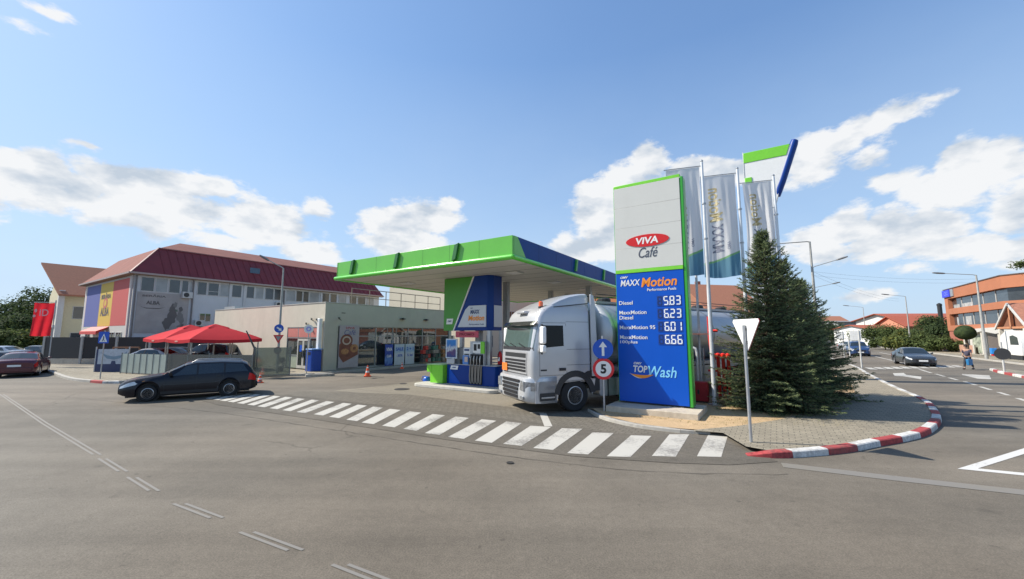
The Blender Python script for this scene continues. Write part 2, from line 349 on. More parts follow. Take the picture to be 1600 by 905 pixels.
# ------------------------------------------------------------------ ground, roads, kerbs, markings
ASPH = ground_mat('asphalt', (.149,.127,.098)); ASPHD = ground_mat('patched_asphalt', (.120,.103,.080), var=.18)
FORE = ground_mat('forecourt_concrete', (.225,.195,.148), 'slab', .12); BRICK = ground_mat('paving_blocks', (.155,.134,.103), 'brick', .12)
PAVE = ground_mat('pavement_blocks', (.275,.236,.172), 'brick', .14); SOIL = ground_mat('dry_soil', (.44,.30,.165), 'soil', .25); EARTH = ground_mat('rough_ground', (.14,.15,.07), 'soil', .3)
PAINT = paint_mat('road_paint', (.46,.44,.39), .62); FADED = paint_mat('faded_road_paint', (.20,.182,.148), 1.2); PAINTN = paint_mat('fresh_road_paint', (.56,.55,.52), .2)
sheet('ground', [(-2500,-600),(2500,-600),(2500,3500),(-2500,3500)], -.03, EARTH)
# one asphalt sheet: junction + the two streets
sheet('road', [(-160,-60),(160,-60),(160,20), tuple(W(60,-42)[:2]), tuple(W(60,-24.6)[:2]), tuple(W(420,-24.6)[:2]), tuple(W(420,-12.0)[:2]), tuple(W(45,-12.0)[:2]), tuple(W(45,30)[:2]), (-30,62), (-160,60)], 0, ASPH)
sheet('forecourt', [G(560,614), G(640,617), G(830,641), G(918,640), W(1.5,-4.6), W(12,-8.0), W(40,-8.6), W(40,15.3), W(10,13.5), W(5.5,8.2), G(600,603), G(520,610.5)], .004, FORE)
sheet('paved_apron', [G(560,614.4), G(470,611), G(445,617), G(800,656), G(960,678), G(1060,679), G(992,669), G(942,657), G(918,643.5), G(905,640.6), G(830,641.4), G(640,617.4)], .0045, BRICK)
# darker strip that carries the crossing
sheet('crossing_strip', [G(300,622), G(355,611), G(445,617.3), G(800,656.4), G(960,678.4), G(1150,678.5), G(1173,700), G(1215,722), G(1140,727), G(1050,724), G(900,714), G(700,688), G(500,657), G(340,633)], .008, ASPHD)
# zebra bars, their ends read as ground points
bars = [((1089,714),(1127,715),(1138.6,677.5),(1108,677.5)), ((1018.5,713.5),(1056,714.5),(1077,679.5),(1046,679.5)), ((948,714),(985,715),(1018,682),(986,681)),
        ((886,709),(919,711),(959,677.5),(926,676.5)), ((833,701),(864,704),(910,671),(878,670)), ((786,694.5),(815,697.5),(861,668),(829,666))]
mb = MB()
for q in bars: mb.add([tuple(G(*p)[:2])+(.012,) for p in q], [(0,1,2,3)])
# remaining bars follow the two edges of the strip
def lerp(a, b, t): return a+(b-a)*t
low = [(741.9,689.3),(700,683.5),(664,677.5),(630,671),(597,666),(565,661),(541,656.5),(514,652),(490,648),(463,644.5),(441,641.5),(421,638.5),(402,635.5),(386,632.8),(370,630.4),(355,628),(343,626.2),(332,624.6),(321,623)]
top = [(791,659.3),(753,655.8),(712,651.5),(676,647.6),(640,643.5),(609,639.5),(583,636),(559,632.9),(536,630.2),(510,627.4),(487,625),(465,622.8),(446,620.6),(428,619),(412,617.6),(398,616.4),(386,615.2),(374,614.1),(362,613)]
wl = [27,25,23,21.5,20,19,17,16,15,14,13,12.5,12,11,10.5,10,9.5,9,8.5]
for i, (a, b) in enumerate(zip(low, top)):
    w = wl[i]*.98
    mb.add([tuple(G(*p)[:2])+(.012,) for p in ((a[0], a[1]), (a[0]+w, a[1]+w*.13), (b[0]+w*.92, b[1]+w*.1), (b[0], b[1]))], [(0,1,2,3)])
tag(mb.build('crossing_marking', PAINT, recalc=False), None, None, None, 'structure')
def stripe(name, pts, w, m, z=.006):
    mb = MB()
    for a, b in pts:
        a = Vector(a); b = Vector(b); d = (b-a).normalized(); n = Vector((-d.y, d.x, 0))*w/2
        mb.add([(p.x, p.y, z) for p in (a-n, b-n, b+n, a+n)], [(0,1,2,3)])
    return tag(mb.build(name, m, recalc=False), None, None, None, 'structure')
stripe('stop_line', [(G(848,646), G(857,667))], .22, PAINT, .0125)
stripe('stop_line', [(G(828,646), G(850,646))], .10, PAINT, .0135)
# left double dashed faded line
pr = []
for a, b in (((2,616),(70,662)), ((70,662),(150,710)), ((158,716),(190,736)), ((204,745),(238,766)), ((276,786),(334,808)), ((380,830),(455,858)), ((524,880),(640,925)), ((700,945),(830,990))):
    A, B = G(*a), G(*b); d = (B-A).normalized(); n = Vector((-d.y, d.x, 0))*.042
    pr += [(A-n, B-n), (A+n+d*.15, B+n+d*.15)]
stripe('lane_marking', pr, .042, FADED, .006)
stripe('lane_marking', [(G(1222,727), G(1400,748)), (G(1400,748), G(1600,770)), (G(1600,770), G(1900,803))], .30, FADED, .006)
# painted triangle on the right
tri = [G(1496,733), G(1606,699), G(1760,760)]
c = sum(tri, Vector())/3
t2 = [G(1528,732.5), G(1603,709), G(1730,752)]
mb = MB(); mb.add([(p.x, p.y, .006) for p in tri]+[(p.x, p.y, .006) for p in t2], [(0,1,4,3),(1,2,5,4),(2,0,3,5)])
tag(mb.build('give_way_marking', PAINTN, recalc=False), None, None, None, 'structure')
# right road centre dashes, edge lines, crossing far away, arrows
pr = []
for (a, b) in (((1436,577),(1455,583)), ((1462,584.5),(1476,588.5)), ((1483,590.5),(1496,594)), ((1507,596.5),(1525,602)), ((1532,604.5),(1548,609.5)), ((1560,613),(1576,618)), ((1590,622.5),(1612,629.5)), ((1630,635),(1660,644))):
    pr.append((G(*a), G(*b)))
stripe('lane_marking', pr, .16, PAINT, .006)
stripe('lane_marking', [(G(1374,551), G(1440,563)), (G(1352,553.5), G(1418,569))], .2, PAINT, .006)
cr = [(G(1356+i*13.5, 574.5-i*.35), G(1366+i*13.5, 577.6-i*.35)) for i in range(11)]
stripe('crossing_marking', cr, .42, PAINT, .007)
def gp(px, py, z=.0075): p = G(px, py); return (p.x, p.y, z)
mb = MB()
mb.add([gp(1395,583.5), gp(1412,583), gp(1416,586), gp(1440,589), gp(1439,593), gp(1425,590.5), gp(1411,588.3), gp(1398,587.6)], [tuple(range(8))])
mb.add([gp(1503,584.5), gp(1546,587), gp(1549,593), gp(1528,592), gp(1503,586)], [tuple(range(5))])
mb.add([gp(1527,589.2,.0095), gp(1541,588.6,.0095), gp(1543,591,.0095)], [(0,1,2)])
tag(mb.build('arrow_marking', PAINT, recalc=False), None, None, None, 'structure')

KRED = mat('kerb_red', (.33,.045,.045), .8, var=.45, scale=14, dirt=.7); KWHITE = mat('kerb_white', (.55,.54,.51), .8, var=.3, scale=14, dirt=.85); KSTONE = mat('kerb_stone', (.36,.34,.30), .85, var=.15, dirt=.4)
def resample(pts, step):
    pts = [Vector((p[0], p[1], 0)) for p in pts]
    # Catmull-Rom then even spacing
    P = []
    for i in range(len(pts)-1):
        p0 = pts[max(i-1,0)]; p1 = pts[i]; p2 = pts[i+1]; p3 = pts[min(i+2, len(pts)-1)]
        for k in range(12):
            t = k/12; P.append(.5*((2*p1)+(p2-p0)*t+(2*p0-5*p1+4*p2-p3)*t*t+(3*p1-p0-3*p2+p3)*t**3))
    P.append(pts[-1]); D = [0]
    for a, b in zip(P, P[1:]): D.append(D[-1]+(b-a).length)
    n = max(1, round(D[-1]/step)); out = []; j = 0
    for i in range(n+1):
        d = D[-1]*i/n
        while j < len(D)-2 and D[j+1] < d: j += 1
        s = (d-D[j])/max(1e-9, D[j+1]-D[j]); out.append(P[j].lerp(P[j+1], min(1, s)))
    return out
def kerb(pts, w=.2, h=.13, side=1, mats=None, seglen=.9, ramp=True, name='kerb'):
    mats = mats or [KSTONE]; sub = 4; P = resample(pts, seglen/sub); mb = MB(); idx = []
    for i in range(len(P)-1):
        hs = []
        for j in (i, i+1):
            d = (P[min(j+1, len(P)-1)]-P[max(j-1, 0)]).normalized(); n = Vector((-d.y, d.x, 0))*side
            hh = h*min(1, .15+j*.35) if ramp else h
            g = .004 if (i % sub == sub-1 and j == i+1) else 0
            q = P[j]-d*g*1.5
            hs.append([q+Vector((0,0,-.02)), q+n*.012+Vector((0,0,hh*.86)), q+n*.035+Vector((0,0,hh)), q+n*w+Vector((0,0,hh)), q+n*w+Vector((0,0,-.02))])
        a, b = hs; mb.add(a+b, [(k, k+5, k+6, k+1) for k in range(4)]+[(0,1,2,3,4), (9,8,7,6,5)])
        idx += [(i//sub) % len(mats)]*6
    o = mb.build(name, mats[0], recalc=True)
    for m in mats[1:]: o.data.materials.append(m)
    o.data.polygons.foreach_set('material_index', idx)
    return tag(o, None, None, None, 'structure')
kp = [(1168,713.5),(1215,716.6),(1270,713.6),(1327,707.6),(1372,698.6),(1408,692),(1444,683),(1464,671),(1472,658),(1466,645),(1457,634),(1443,625.5)]
kf = [(1443,625.5),(1414,613.5),(1388,601.5),(1360,587),(1334,573)]
K1 = [G(*p) for p in kp]; K2 = [G(*p) for p in kf]
kerb(K1, side=1, mats=[KRED, KWHITE]); kerb(K2+[W(46,-12.4)], side=1, mats=[KWHITE, KSTONE], ramp=False)
LE = [(918,643),(942,656),(992,668),(1058,676.5),(1110,680),(1150,688),(1168,712)]
kerb([G(*p) for p in LE[:5]], w=.16, h=.085, side=1, mats=[KSTONE], ramp=False)
inn = resample(K1+K2[1:]+[W(46,-12.4)], .5)
def off(P, dd):
    out = []
    for j in range(len(P)):
        d = (P[min(j+1, len(P)-1)]-P[max(j-1, 0)]).normalized(); out.append(P[j]+Vector((-d.y, d.x, 0))*dd)
    return out
rim = off(inn, .19)
inner = [G(1085,678), G(1150,672), G(1215,662), G(1262,650), G(1296,640), G(1322,629), G(1336,616), G(1330,602), W(30,-10.4), W(46,-9.6)]
sw = sheet('pavement', [G(1085,679.5), G(1130,683), G(1166,705)]+rim[1:]+inner[::-1], .10, PAVE)
so2 = sheet('planting_bed', [G(918,642.5)+V*0, G(946,654.5), G(994,666.5), G(1060,675.2)]+inner+[W(46,-8.7), W(40,-8.6), W(12,-8.0), W(7,-6.6), W(1.5,-4.0)], .085, SOIL)
# dry grass and litter on the bed
def litter():
    r = random.Random(4); V_ = []; F = []
    def tuft(x, y, s, n):
        for k in range(n):
            a = r.uniform(0, 2*PI); l = s*r.uniform(.5, 1); bx, by = x+r.uniform(-.06,.06), y+r.uniform(-.06,.06); t = r.uniform(.2, .9)
            dx, dy = math.cos(a)*l*t, math.sin(a)*l*t; o = len(V_); wx, wy = -math.sin(a)*.006, math.cos(a)*.006
            V_.extend([(bx-wx, by-wy, .08), (bx+wx, by+wy, .08), (bx+dx, by+dy, .08+l*(1-t*.7))]); F.append((o, o+1, o+2))
    for i in range(1500):
        p = G(r.uniform(940,1330), r.uniform(628,672))
        u, v = UV(p)
        if u < -.3: continue
        t = ((p-G(1085,678)).length); tuft(p.x, p.y, r.uniform(.03,.08), 7)
    mb = MB(); mb.add(V_, F); return mb.build('dry_grass', mat('dry_grass_blades', (.33,.27,.12), .8, var=.4, scale=3), recalc=False)
tag(litter(), 'short dry grass and straw over the sandy bed below the price totem', 'grass', None, 'stuff')
# station side pavement by the shop and the terrace
sh = [G(392,591.5), G(451,588), G(520,587), W(2.2,15.6), W(16,15.6), W(24,15.6)]
kerb(sh, w=.15, h=.13, side=1, mats=[KSTONE], ramp=False)
sheet('pavement', [G(392,590.6), G(451,587.2), G(520,586.2), W(2.3,15.72), W(24,15.72), W(24,17.2), W(3.2,17.2), W(3.2,36), W(-6,36), G(186,598)+Vector((.05,.1,0)), G(255,590)], .11, PAVE)
lk = [G(58,575), G(100,592), G(146,599), G(186,599.5), G(262,594), G(395,592)]
kerb([lk[0],lk[1],G(140,598)], w=.18, h=.13, side=1, mats=[KSTONE], seglen=1.2, ramp=False); kerb([G(140.6,598), G(160,599.6), G(186,599.5)], w=.18, h=.13, side=1, mats=[KRED, KWHITE], seglen=1.1, ramp=False); kerb([G(186.5,599.5), lk[4], lk[5]], w=.18, h=.13, side=1, mats=[KSTONE], seglen=1.2, ramp=False)
sheet('pavement', [p+Vector((.02,.14,0)) for p in lk[:4]]+[G(190,583), G(66,570)], .105, PAVE)
# right side: far pavement and median
kerb([W(18,-24.8), W(60,-24.8), W(200,-24.8)], w=.2, h=.13, side=-1, mats=[KSTONE], seglen=3, ramp=False)
sheet('pavement', [W(18,-25.0), W(400,-25.0), W(400,-28.6), W(18,-28.6)], .11, PAVE)
sheet('forecourt', [W(18,-28.6), W(62,-28.6), W(62,-46), W(18,-46)], .012, FORE)
mk = [G(1546,578.5), G(1560,583), G(1600,591.5), G(1700,612), G(1800,633)]
kerb(mk, w=.22, h=.14, side=1, mats=[KWHITE, KRED], seglen=1.3, ramp=False)
sheet('median', [p+Vector((.1,.12,0)) for p in mk]+[G(1800,622), G(1700,600), G(1600,583), G(1556,577)], .12, PAVE)
# tar-sealed seams, repair patches
SEAM = mat('tar_seam', (.055,.048,.040), .7, var=.3)
def seam(pts, w, z=.009):
    r = random.Random(len(pts)+int(pts[0][0])); P = resample([G(*p) for p in pts], .25); P = [p+Vector((r.uniform(-.03,.03), r.uniform(-.03,.03), 0)) for p in P]; mb = MB(); vs = []
    for j, p in enumerate(P):
        d = (P[min(j+1, len(P)-1)]-P[max(j-1, 0)]).normalized(); n = Vector((-d.y, d.x, 0))*w*r.uniform(.3,1); vs += [(p.x-n.x, p.y-n.y, z), (p.x+n.x, p.y+n.y, z)]
    mb.add(vs, [(2*i, 2*i+1, 2*i+3, 2*i+2) for i in range(len(P)-1)]); tag(mb.build('road_seam', SEAM, recalc=False), None, None, None, 'structure')
seam([(0,612),(180,628),(340,645),(520,672),(700,700),(860,722),(1020,738),(1230,742)], .010)
# manholes
for px, py, r in ((432,589.5,.32),(628,608.5,.34),(797,724,.07),(630,600,.18)):
    p = G(px, py); mb = MB(); mb.lathe([(r, 0), (r, .012), (r*.85, .012), (r*.84, .009), (.01, .009)], (p.x, p.y, .006)); o = mb.build('manhole_cover', mat('cast_iron', (.06,.055,.05), .6, .5), None)
    tag(o, {432:'iron manhole cover in the asphalt just in front of the shop corner', 628:'large iron manhole cover in the forecourt, left of the pump island', 797:'small dark round lid in the road asphalt below the zebra crossing', 630:'small iron lid in the forecourt nearer the shop than the large cover'}[px], 'manhole cover', 'covers let into the ground')
# distant hills
hm = mat('hill_woods', (.06,.09,.07), .9, var=.3, scale=.01)
mb = MB(); P = []
for i in range(121):
    a = R(-80)+R(160)*i/120; row = []
    for j, rr in enumerate((1500, 1900, 2400)):
        h = 0 if j == 0 else .3*(28+22*math.sin(a*9)+12*math.sin(a*23+1)+(20 if a > .5 else 0))*(j*.9)
        row.append((math.sin(a)*rr, math.cos(a)*rr, h-1))
    P.append(row)
mb.grid(P); tag(mb.build('hills', hm, smooth=True), None, None, None, 'structure')
# ------------------------------------------------------------------ canopy with its clad column
def canopy():
    # local: x = U, y = V
    t = thing('filling_station_canopy', 'green and blue flat canopy over the pumps on a clad column', 'canopy', W(0,0), UA)
    LX, LY, zb, zt = 17.5, 10.85, 5.3, 6.2
    soff = mat('canopy_soffit', (.62,.60,.53), .6, var=.04)
    m = MB().box(.12, LX-.1, .12, LY-.1, zb+.03, zt-.25); m.build('roof_deck', soff, t)
    m = MB()
    for k in range(1, 14): m.box(.15+k*1.22, .17+k*1.22, .15, LY-.15, zb+.022, zb+.029)
    m.build('soffit_joint', mat('joint_grey', (.25,.25,.23), .7), t)
    MB().box(0, .1, -.02, LY, zb+.12, zt).build('fascia', GREEN, t, bevel=.01)
    cfb = MB().box(.0, LX, -.02, .08, zb+.12, zt)
    # side fascia: first 0.5 m green wedge, then blue
    MB().prism([(.1,zb+.12),(1.0,zb+.12),(.35,zt),(.1,zt)], (0,.09,0), (1,0,0), (0,0,1), (0,-1,0), .12).build('fascia', GREEN, t)
    navy = mat('canopy_navy', (.006,.055,.24), .5, var=.08, spec=.2)
    MB().prism([(1.01,zb+.12),(LX,zb+.12),(LX,zt),(.36,zt)], (0,.09,0), (1,0,0), (0,0,1), (0,-1,0), .12).build('fascia', navy, t)
    MB().box(0, LX, LY-.1, LY, zb+.12, zt).build('fascia', GREEN, t); MB().box(LX-.1, LX, .1, LY-.12, zb+.12, zt).build('fascia', GREEN, t)
    # rounded bottom trim all round
    r = .10; z = zb+.06
    trim = MB().tube([(-.04,-.06,z), (-.04,LY+.04,z)], r, 14); trim.tube([(-.04,-.06,z), (LX,-.06,z)], r, 14); trim.tube([(LX,-.06,z),(LX,LY,z)], r, 10); trim.tube([(-.04,LY,z),(LX,LY,z)], r, 10)
    trim.lathe([(.001,-r),(r*.7,-r*.7),(r,0),(r*.7,r*.7),(.001,r)], (-.04,-.06,z), n=16)
    trim.build('edge_trim', mat('trim_green', (.11,.56,.04), .22, var=.03, coat=.6), t, smooth=True)
    for k in range(1, 7): MB().box(-.003,.001,k*LY/7-.006,k*LY/7+.006,zb+.17,zt).build('panel_joint', mat('joint_green', (.05,.22,.03), .6), t)
    for k in range(1, 11): MB().box(k*LX/11+.4,k*LX/11+.412,-.033,-.029,zb+.17,zt).build('panel_joint', mat('joint_navy', (.004,.02,.10), .6), t)
    # slanted light boxes on the fascia
    for y in (2.75, 6.3, 9.55):
        MB().prism([(-.05,-.36),(.14,-.30),(.10,.36),(-.09,.30)], (-.005, y, (zb+zt)/2+.1), Vector((0,-1,.0)), Vector((0,-.28,1)), (-1,0,0), .10).build('fascia_lamp', mat('dark_green_box', (.03,.16,.04), .4), t, bevel=.01)
    for x in (5.6, 9.4, 13.2):
        MB().prism([(-.05,-.30),(.12,-.30),(.16,.30),(-.01,.30)], (x, -.025, (zb+zt)/2+.1), (1,0,0), Vector((.2,0,1)), (0,-1,0), .10).build('fascia_lamp', mat('green_box', (.06,.35,.05), .4), t, bevel=.01)
    for (x, y) in ((3,1.8),(3,8.8),(7,1.8),(7,8.8),(11,1.8),(11,8.8)):
        MB().box(x-.3, x+.3, y-.3, y+.3, zb-.03, zb+.025).build('soffit_lamp', mat('lamp_panel', (.7,.7,.68), .4), t, bevel=.01)
    # column and cladding
    for x in (3.4, 5.8, 11, 13.5):
        MB().box(x-.14, x+.14, 4.0, 4.28, .12, zb+.03).build('column', mat('column_grey', (.40,.40,.38), .5, .2), t, bevel=.015)
    MB().box(9.8, 10.1, .9, 1.2, 0.01, zb+.03).build('column', mat('column_grey', (.4,.4,.38)), t)
    cx0, cx1, y0, y1, z0, z1 = 2.95, 3.85, 3.1, 6.02, 2.68, zb+.02
    ch = .35
    plan = [(cx0, y1), (cx0, y0+ch*.6), (cx0+.1, y0+.12), (cx0+ch*.6, y0), (cx1, y0), (cx1, y1)]
    MB().prism(plan, (0,0,z0), (1,0,0), (0,1,0), (0,0,1), z1-z0).build('column_cladding', BLUE, t, bevel=.01)
    # green wedge on its left with a white line: s = from left edge
    def fp(s, z): return (y1-s, z)
    o, a, b, n = (cx0-.003, 0, 0), (0,1,0), (0,0,1), (-1,0,0)
    MB().prism([fp(-.01,z0-.0), fp(.60,z0), fp(1.84,z1-.01), fp(-.01,z1-.01)], o, a, b, n, .03).build('cladding_panel', mat('cladding_green', (.065,.30,.03), .4, var=.04), t)
    MB().prism([fp(.60,z0), fp(.67,z0), fp(1.92,z1-.01), fp(1.84,z1-.01)], o, a, b, n, .036).build('cladding_line', SIGNW, t)
    silver = mat('silver_panel', (.55,.57,.60), .35, .3, var=.03)
    MB().prism([fp(.93,z0+.17), fp(2.66,z0+.17), fp(2.66,z0+1.2), fp(1.62,z0+1.2), fp(1.40,z0+1.02)], o, a, b, n, .045).build('name_panel', silver, t)
    MB().prism([(cx0+.24,z0+.17),(cx1-.02,z0+.17),(cx1-.02,z0+1.2),(cx0+.24,z0+1.2)], (0,y0-.003,0), (1,0,0), (0,0,1), (0,-1,0), .03).build('name_panel', silver, t)
    xx = cx0-.049
    navyp = mat('navy_print', (.02,.05,.16), .5)
    text('OMV', navyp, t, (xx, y1-1.80, z0+1.08), (0,-1,0), (0,0,1), w=.16, shear=.2, bold=.03)
    text('MAXX', navyp, t, (xx, y1-2.0, z0+.90), (0,-1,0), (0,0,1), w=.56, h=.20, shear=.15, bold=.04)
    text('Motion', ORANGE, t, (xx, y1-2.08, z0+.60), (0,-1,0), (0,0,1), w=.98, h=.26, shear=.15, bold=.04)
    text('Performance Fuels', navyp, t, (xx, y1-2.1, z0+.30), (0,-1,0), (0,0,1), w=.9, h=.07, bold=.01)
    MB().prism([fp(.17,z0+.32), fp(.56,z0+.32), fp(.62,z0+.6), fp(.2,z0+.6)], o, a, b, n, .045).build('brand_plate', SIGNW, t)
    text('OMV', navyp, t, (xx, y1-.40, z0+.47), (0,-1,0), (0,0,1), w=.27, shear=.2, bold=.03)
canopy()

# ------------------------------------------------------------------ pump island, pumps and what stands on it
def island():
    m = MB().prism(rrect(1.6, 8.0, 1.9, 6.9, .45, 8), (0,0,0), (1,0,0), (0,1,0), (0,0,1), .15)
    o = m.build('pump_island', mat('island_concrete', (.46,.44,.39), .8, var=.12, dirt=.3), None, bevel=.025); o.location = W(0,0); o.rotation_euler = (0,0,UA)
    tag(o, 'low pale concrete island under the pumps and clad column', 'pump island')
    # fuel dispenser facing the camera side, local origin at its base centre, x = U depth, y = V width
    t = thing('fuel_dispenser', 'blue fuel dispenser with four black nozzles and looped hoses', 'fuel pump', W(2.6,3.675,.15), UA); t.scale = (1,1,.86)
    MB().prism([(0,-1.05),(0,1.80),(.9,1.80),(.9,-1.05+.0),(.55,-1.15),(.25,-1.15),(.08,-1.12)], (0,0,0), (1,0,0), (0,1,0), (0,0,1), 1.05).build('base_cabinet', BLUE, t, bevel=.02)
    MB().box(-.02,.92,-1.17,1.82,1.05,1.085).build('counter_top', mat('counter_grey', (.5,.51,.52), .4), t, bevel=.01)
    MB().prism([(1.64,.02),(.9,.02),(1.64,.85)], (-.004,0,0), (0,1,0), (0,0,1), (-1,0,0), .01).build('cabinet_wedge', BBLUE, t)
    MB().prism([(1.58,.78),(1.12,.78),(1.06,1.0),(1.52,1.0)], (-.004,0,0), (0,1,0), (0,0,1), (-1,0,0), .02).build('brand_plate', SIGNW, t)
    text('OMV', BLUE, t, (-.026, 1.32, .89), (0,-1,0), (0,0,1), w=.25, shear=.2, bold=.03)
    # dispenser column with nozzles
    MB().box(.05,.6,-.42,.42,1.085,2.35).build('display_head', mat('head_silver', (.5,.52,.54), .35, .2), t, bevel=.02)
    MB().box(.02,.05,-.36,.22,1.72,2.28).build('display_panel', SIGNW, t, bevel=.005)
    MB().box(.012,.02,.0,.17,1.85,2.2).build('screen', BLACK, t); MB().box(.012,.02,-.2,-.06,1.95,2.2).build('screen', DARK, t)
    MB().box(.0,.05,-.46,-.24,1.70,2.34).build('side_badge', LGREEN, t, bevel=.005)
    MB().box(-.006,.05,-.36,.36,.05,1.66).build('hose_bay', DARK, t)
    hose = mat('hose_grey', (.30,.27,.23), .6)
    for i in range(4):
        y = .27-i*.18
        MB().box(-.05,-.008,y-.06,y+.06,1.15,1.62).build('nozzle_boot', BLACK, t, bevel=.01)
        n = MB().tube([(-.075,y,1.22),(-.085,y,1.36),(-.06,y,1.5),(-.035,y,1.58)], [.02,.032,.026,.014], 8); n.build('nozzle', mat('nozzle_'+'abab'[i], (.6,.6,.58) if i % 2 else (.35,.36,.36), .35, .4), t, smooth=True)
        h = [(-.07,y,1.22),(-.09,y+.03,.9),(-.10,y+.04,.5),(-.10,y+.02,.18),(-.09,y-.04,.10),(-.08,y-.065,.2),(-.06,y-.06,.6),(-.04,y-.05,1.05)]
        MB().tube(h, .027, 8).build('hose', hose, t, smooth=True)
    text('95', BLACK, t, (.01, .2, 1.68), (0,-1,0), (0,0,1), w=.1)
    MB().box(.15,.75,.42,1.5,1.086,1.98).build('rear_cabinet', mat('cab_grey', (.2,.21,.22), .5), t, bevel=.02)
    MB().box(.1,.15,.45,.85,1.45,2.0).build('notice_board', SIGNW, t)
    MB().box(.09,.1,.5,.8,1.82,1.92).build('notice_print', mat('navy_print', (.02,.05,.16), .5), t); MB().box(.09,.1,.5,.8,1.6,1.66).build('notice_print', DARK, t)
    # uprights to the cladding
    for (x, y) in ((.75,1.5),(.75,-.9),(.3,-.55)):
        MB().box(x-.09,x+.09,y-.09,y+.09,1.086,2.94).build('upright', STEEL, t, bevel=.01)
    # red slanted banner strip under the cladding
    o = MB().box(-.03,0,-.7,.7,2.2,2.5).build('price_strip', mat('pink_banner', (.55,.08,.12), .5), None); o.location = W(2.75,4.36,.15); o.rotation_euler = (0,0,UA)
    tag(o, 'pinkish red banner strip hanging under the clad column', 'banner')
    text('PROMO', mat('dark_red_print', (.2,.01,.02), .5), o, (-.035, 0, 2.35), (0,-1,0), (0,0,1), w=.9, h=.12, bold=.02)
    # lime green cabinet at the island's end
    t = thing('bin_cabinet', 'lime green waste and service cabinet on the left end of the pump island', 'waste bin', W(2.35,5.9,.15), UA); t.scale = (1,1,.82)
    MB().box(0,.75,-.38,.45,0,1.05).build('cabinet', LGREEN, t, bevel=.015); MB().box(-.02,.77,.35,.66,.62,1.02).build('side_hopper', LGREEN, t, bevel=.015); MB().box(-.03,.8,-.33,.68,1.05,1.09).build('lid', mat('pale_lime', (.45,.75,.3), .4), t, bevel=.01)
    # poster stand
    t = thing('poster_stand', 'upright poster in a pale frame on the pump cabinet', 'poster', W(2.62,5.22,1.085), UA)
    MB().box(-.02,.03,-.36,.36,.25,1.2).build('frame', mat('poster_frame', (.6,.66,.72), .4), t, bevel=.01)
    MB().box(-.027,-.02,-.29,.29,.31,1.14).build('print', print_mat('poster_print', [(0,(.02,.05,.2)),(.35,(.10,.05,.16)),(.5,(.5,.55,.6)),(.7,(.03,.18,.5)),(1,(.02,.22,.6))]), t)
    MB().box(-.0,.03,-.03,.03,0,.25).build('stem', STEEL, t)
    # paper towel box and buckets on the counter
    t = thing('towel_dispenser', 'grey towel and bucket unit under the poster on the pump cabinet', 'dispenser', W(2.62,5.15,1.085), UA)
    MB().box(-.1,-.04,-.2,.3,0,.24).build('housing', mat('pale_grey_plastic', (.48,.5,.52), .5), t, bevel=.03); MB().lathe([(.08,0),(.1,.22),(.11,.22),(.09,.01)], (.1,-.5,0)).build('bucket', DARK, t)
    t = thing('leaflet_rack', 'small blue and white leaflet rack beside the nozzles', 'leaflet rack', W(2.62,4.3,1.085), UA)
    MB().box(0,.08,-.12,.22,0,.42).build('rack', mat('rack_blue', (.10,.25,.6), .5), t, bevel=.01); MB().box(-.02,0,-.1,.08,.12,.36).build('leaflet', mat('leaflet', (.65,.5,.42), .6), t)
    # extinguisher on the island's right end
    fire_ext(W(3.2,2.75,1.086), 'red fire extinguisher on the right end of the pump island')
    # blue water can
    t = thing('watering_can', 'blue plastic watering can on the ground left of the lime cabinet', 'watering can', W(2.75,6.95,.006), UA+.3)
    bb = mat('blue_plastic', (.01,.10,.5), .3)
    MB().lathe([(.02,0),(.17,0),(.19,.06),(.19,.25),(.13,.34),(.09,.36),(.02,.36)], (0,0,0)).build('body', bb, t, smooth=True)
    MB().tube([(0,-.17,.12),(0,-.34,.22),(0,-.44,.34)], [.035,.025,.02], 8).build('spout', bb, t, smooth=True); MB().lathe([(.01,.0),(.06,.02),(.06,.04),(.01,.05)], (0,-.45,.34)).build('rose', bb, t)
    MB().tube([(0,.16,.08),(0,.30,.2),(0,.24,.36),(0,.06,.38)], .018, 8).build('handle', bb, t, smooth=True)
def print_mat(name, stops, axis=2, coords='Generated'):
    """a printed picture: bands of ink colours with noisy shapes (the print itself)"""
    if name in MATS: return MATS[name]
    m = bpy.data.materials.new(name); m.use_nodes = True; nt = m.node_tree; N = nt.nodes.new; L = nt.links.new; b = nt.nodes['Principled BSDF']
    tc = N('ShaderNodeTexCoord'); sp = N('ShaderNodeSeparateXYZ'); L(tc.outputs[coords], sp.inputs[0])
    n = N('ShaderNodeTexNoise'); n.inputs['Scale'].default_value = 4; n.inputs['Detail'].default_value = 5; L(tc.outputs[coords], n.inputs['Vector'])
    a = N('ShaderNodeMath'); a.operation = 'MULTIPLY_ADD'; L(n.outputs[0], a.inputs[0]); a.inputs[1].default_value = .7; L(sp.outputs[axis], a.inputs[2])
    s = N('ShaderNodeMath'); s.operation = 'SUBTRACT'; L(a.outputs[0], s.inputs[0]); s.inputs[1].default_value = .35
    r = N('ShaderNodeValToRGB'); L(s.outputs[0], r.inputs[0]); r.color_ramp.interpolation = 'EASE'
    e = r.color_ramp.elements; e[0].position = stops[0][0]; e[0].color = stops[0][1]+(1,); e[1].position = stops[-1][0]; e[1].color = stops[-1][1]+(1,)
    for p, c in stops[1:-1]: k = e.new(p); k.color = c+(1,)
    L(r.outputs[0], b.inputs['Base Color']); b.inputs['Roughness'].default_value = .4; MATS[name] = m; return m
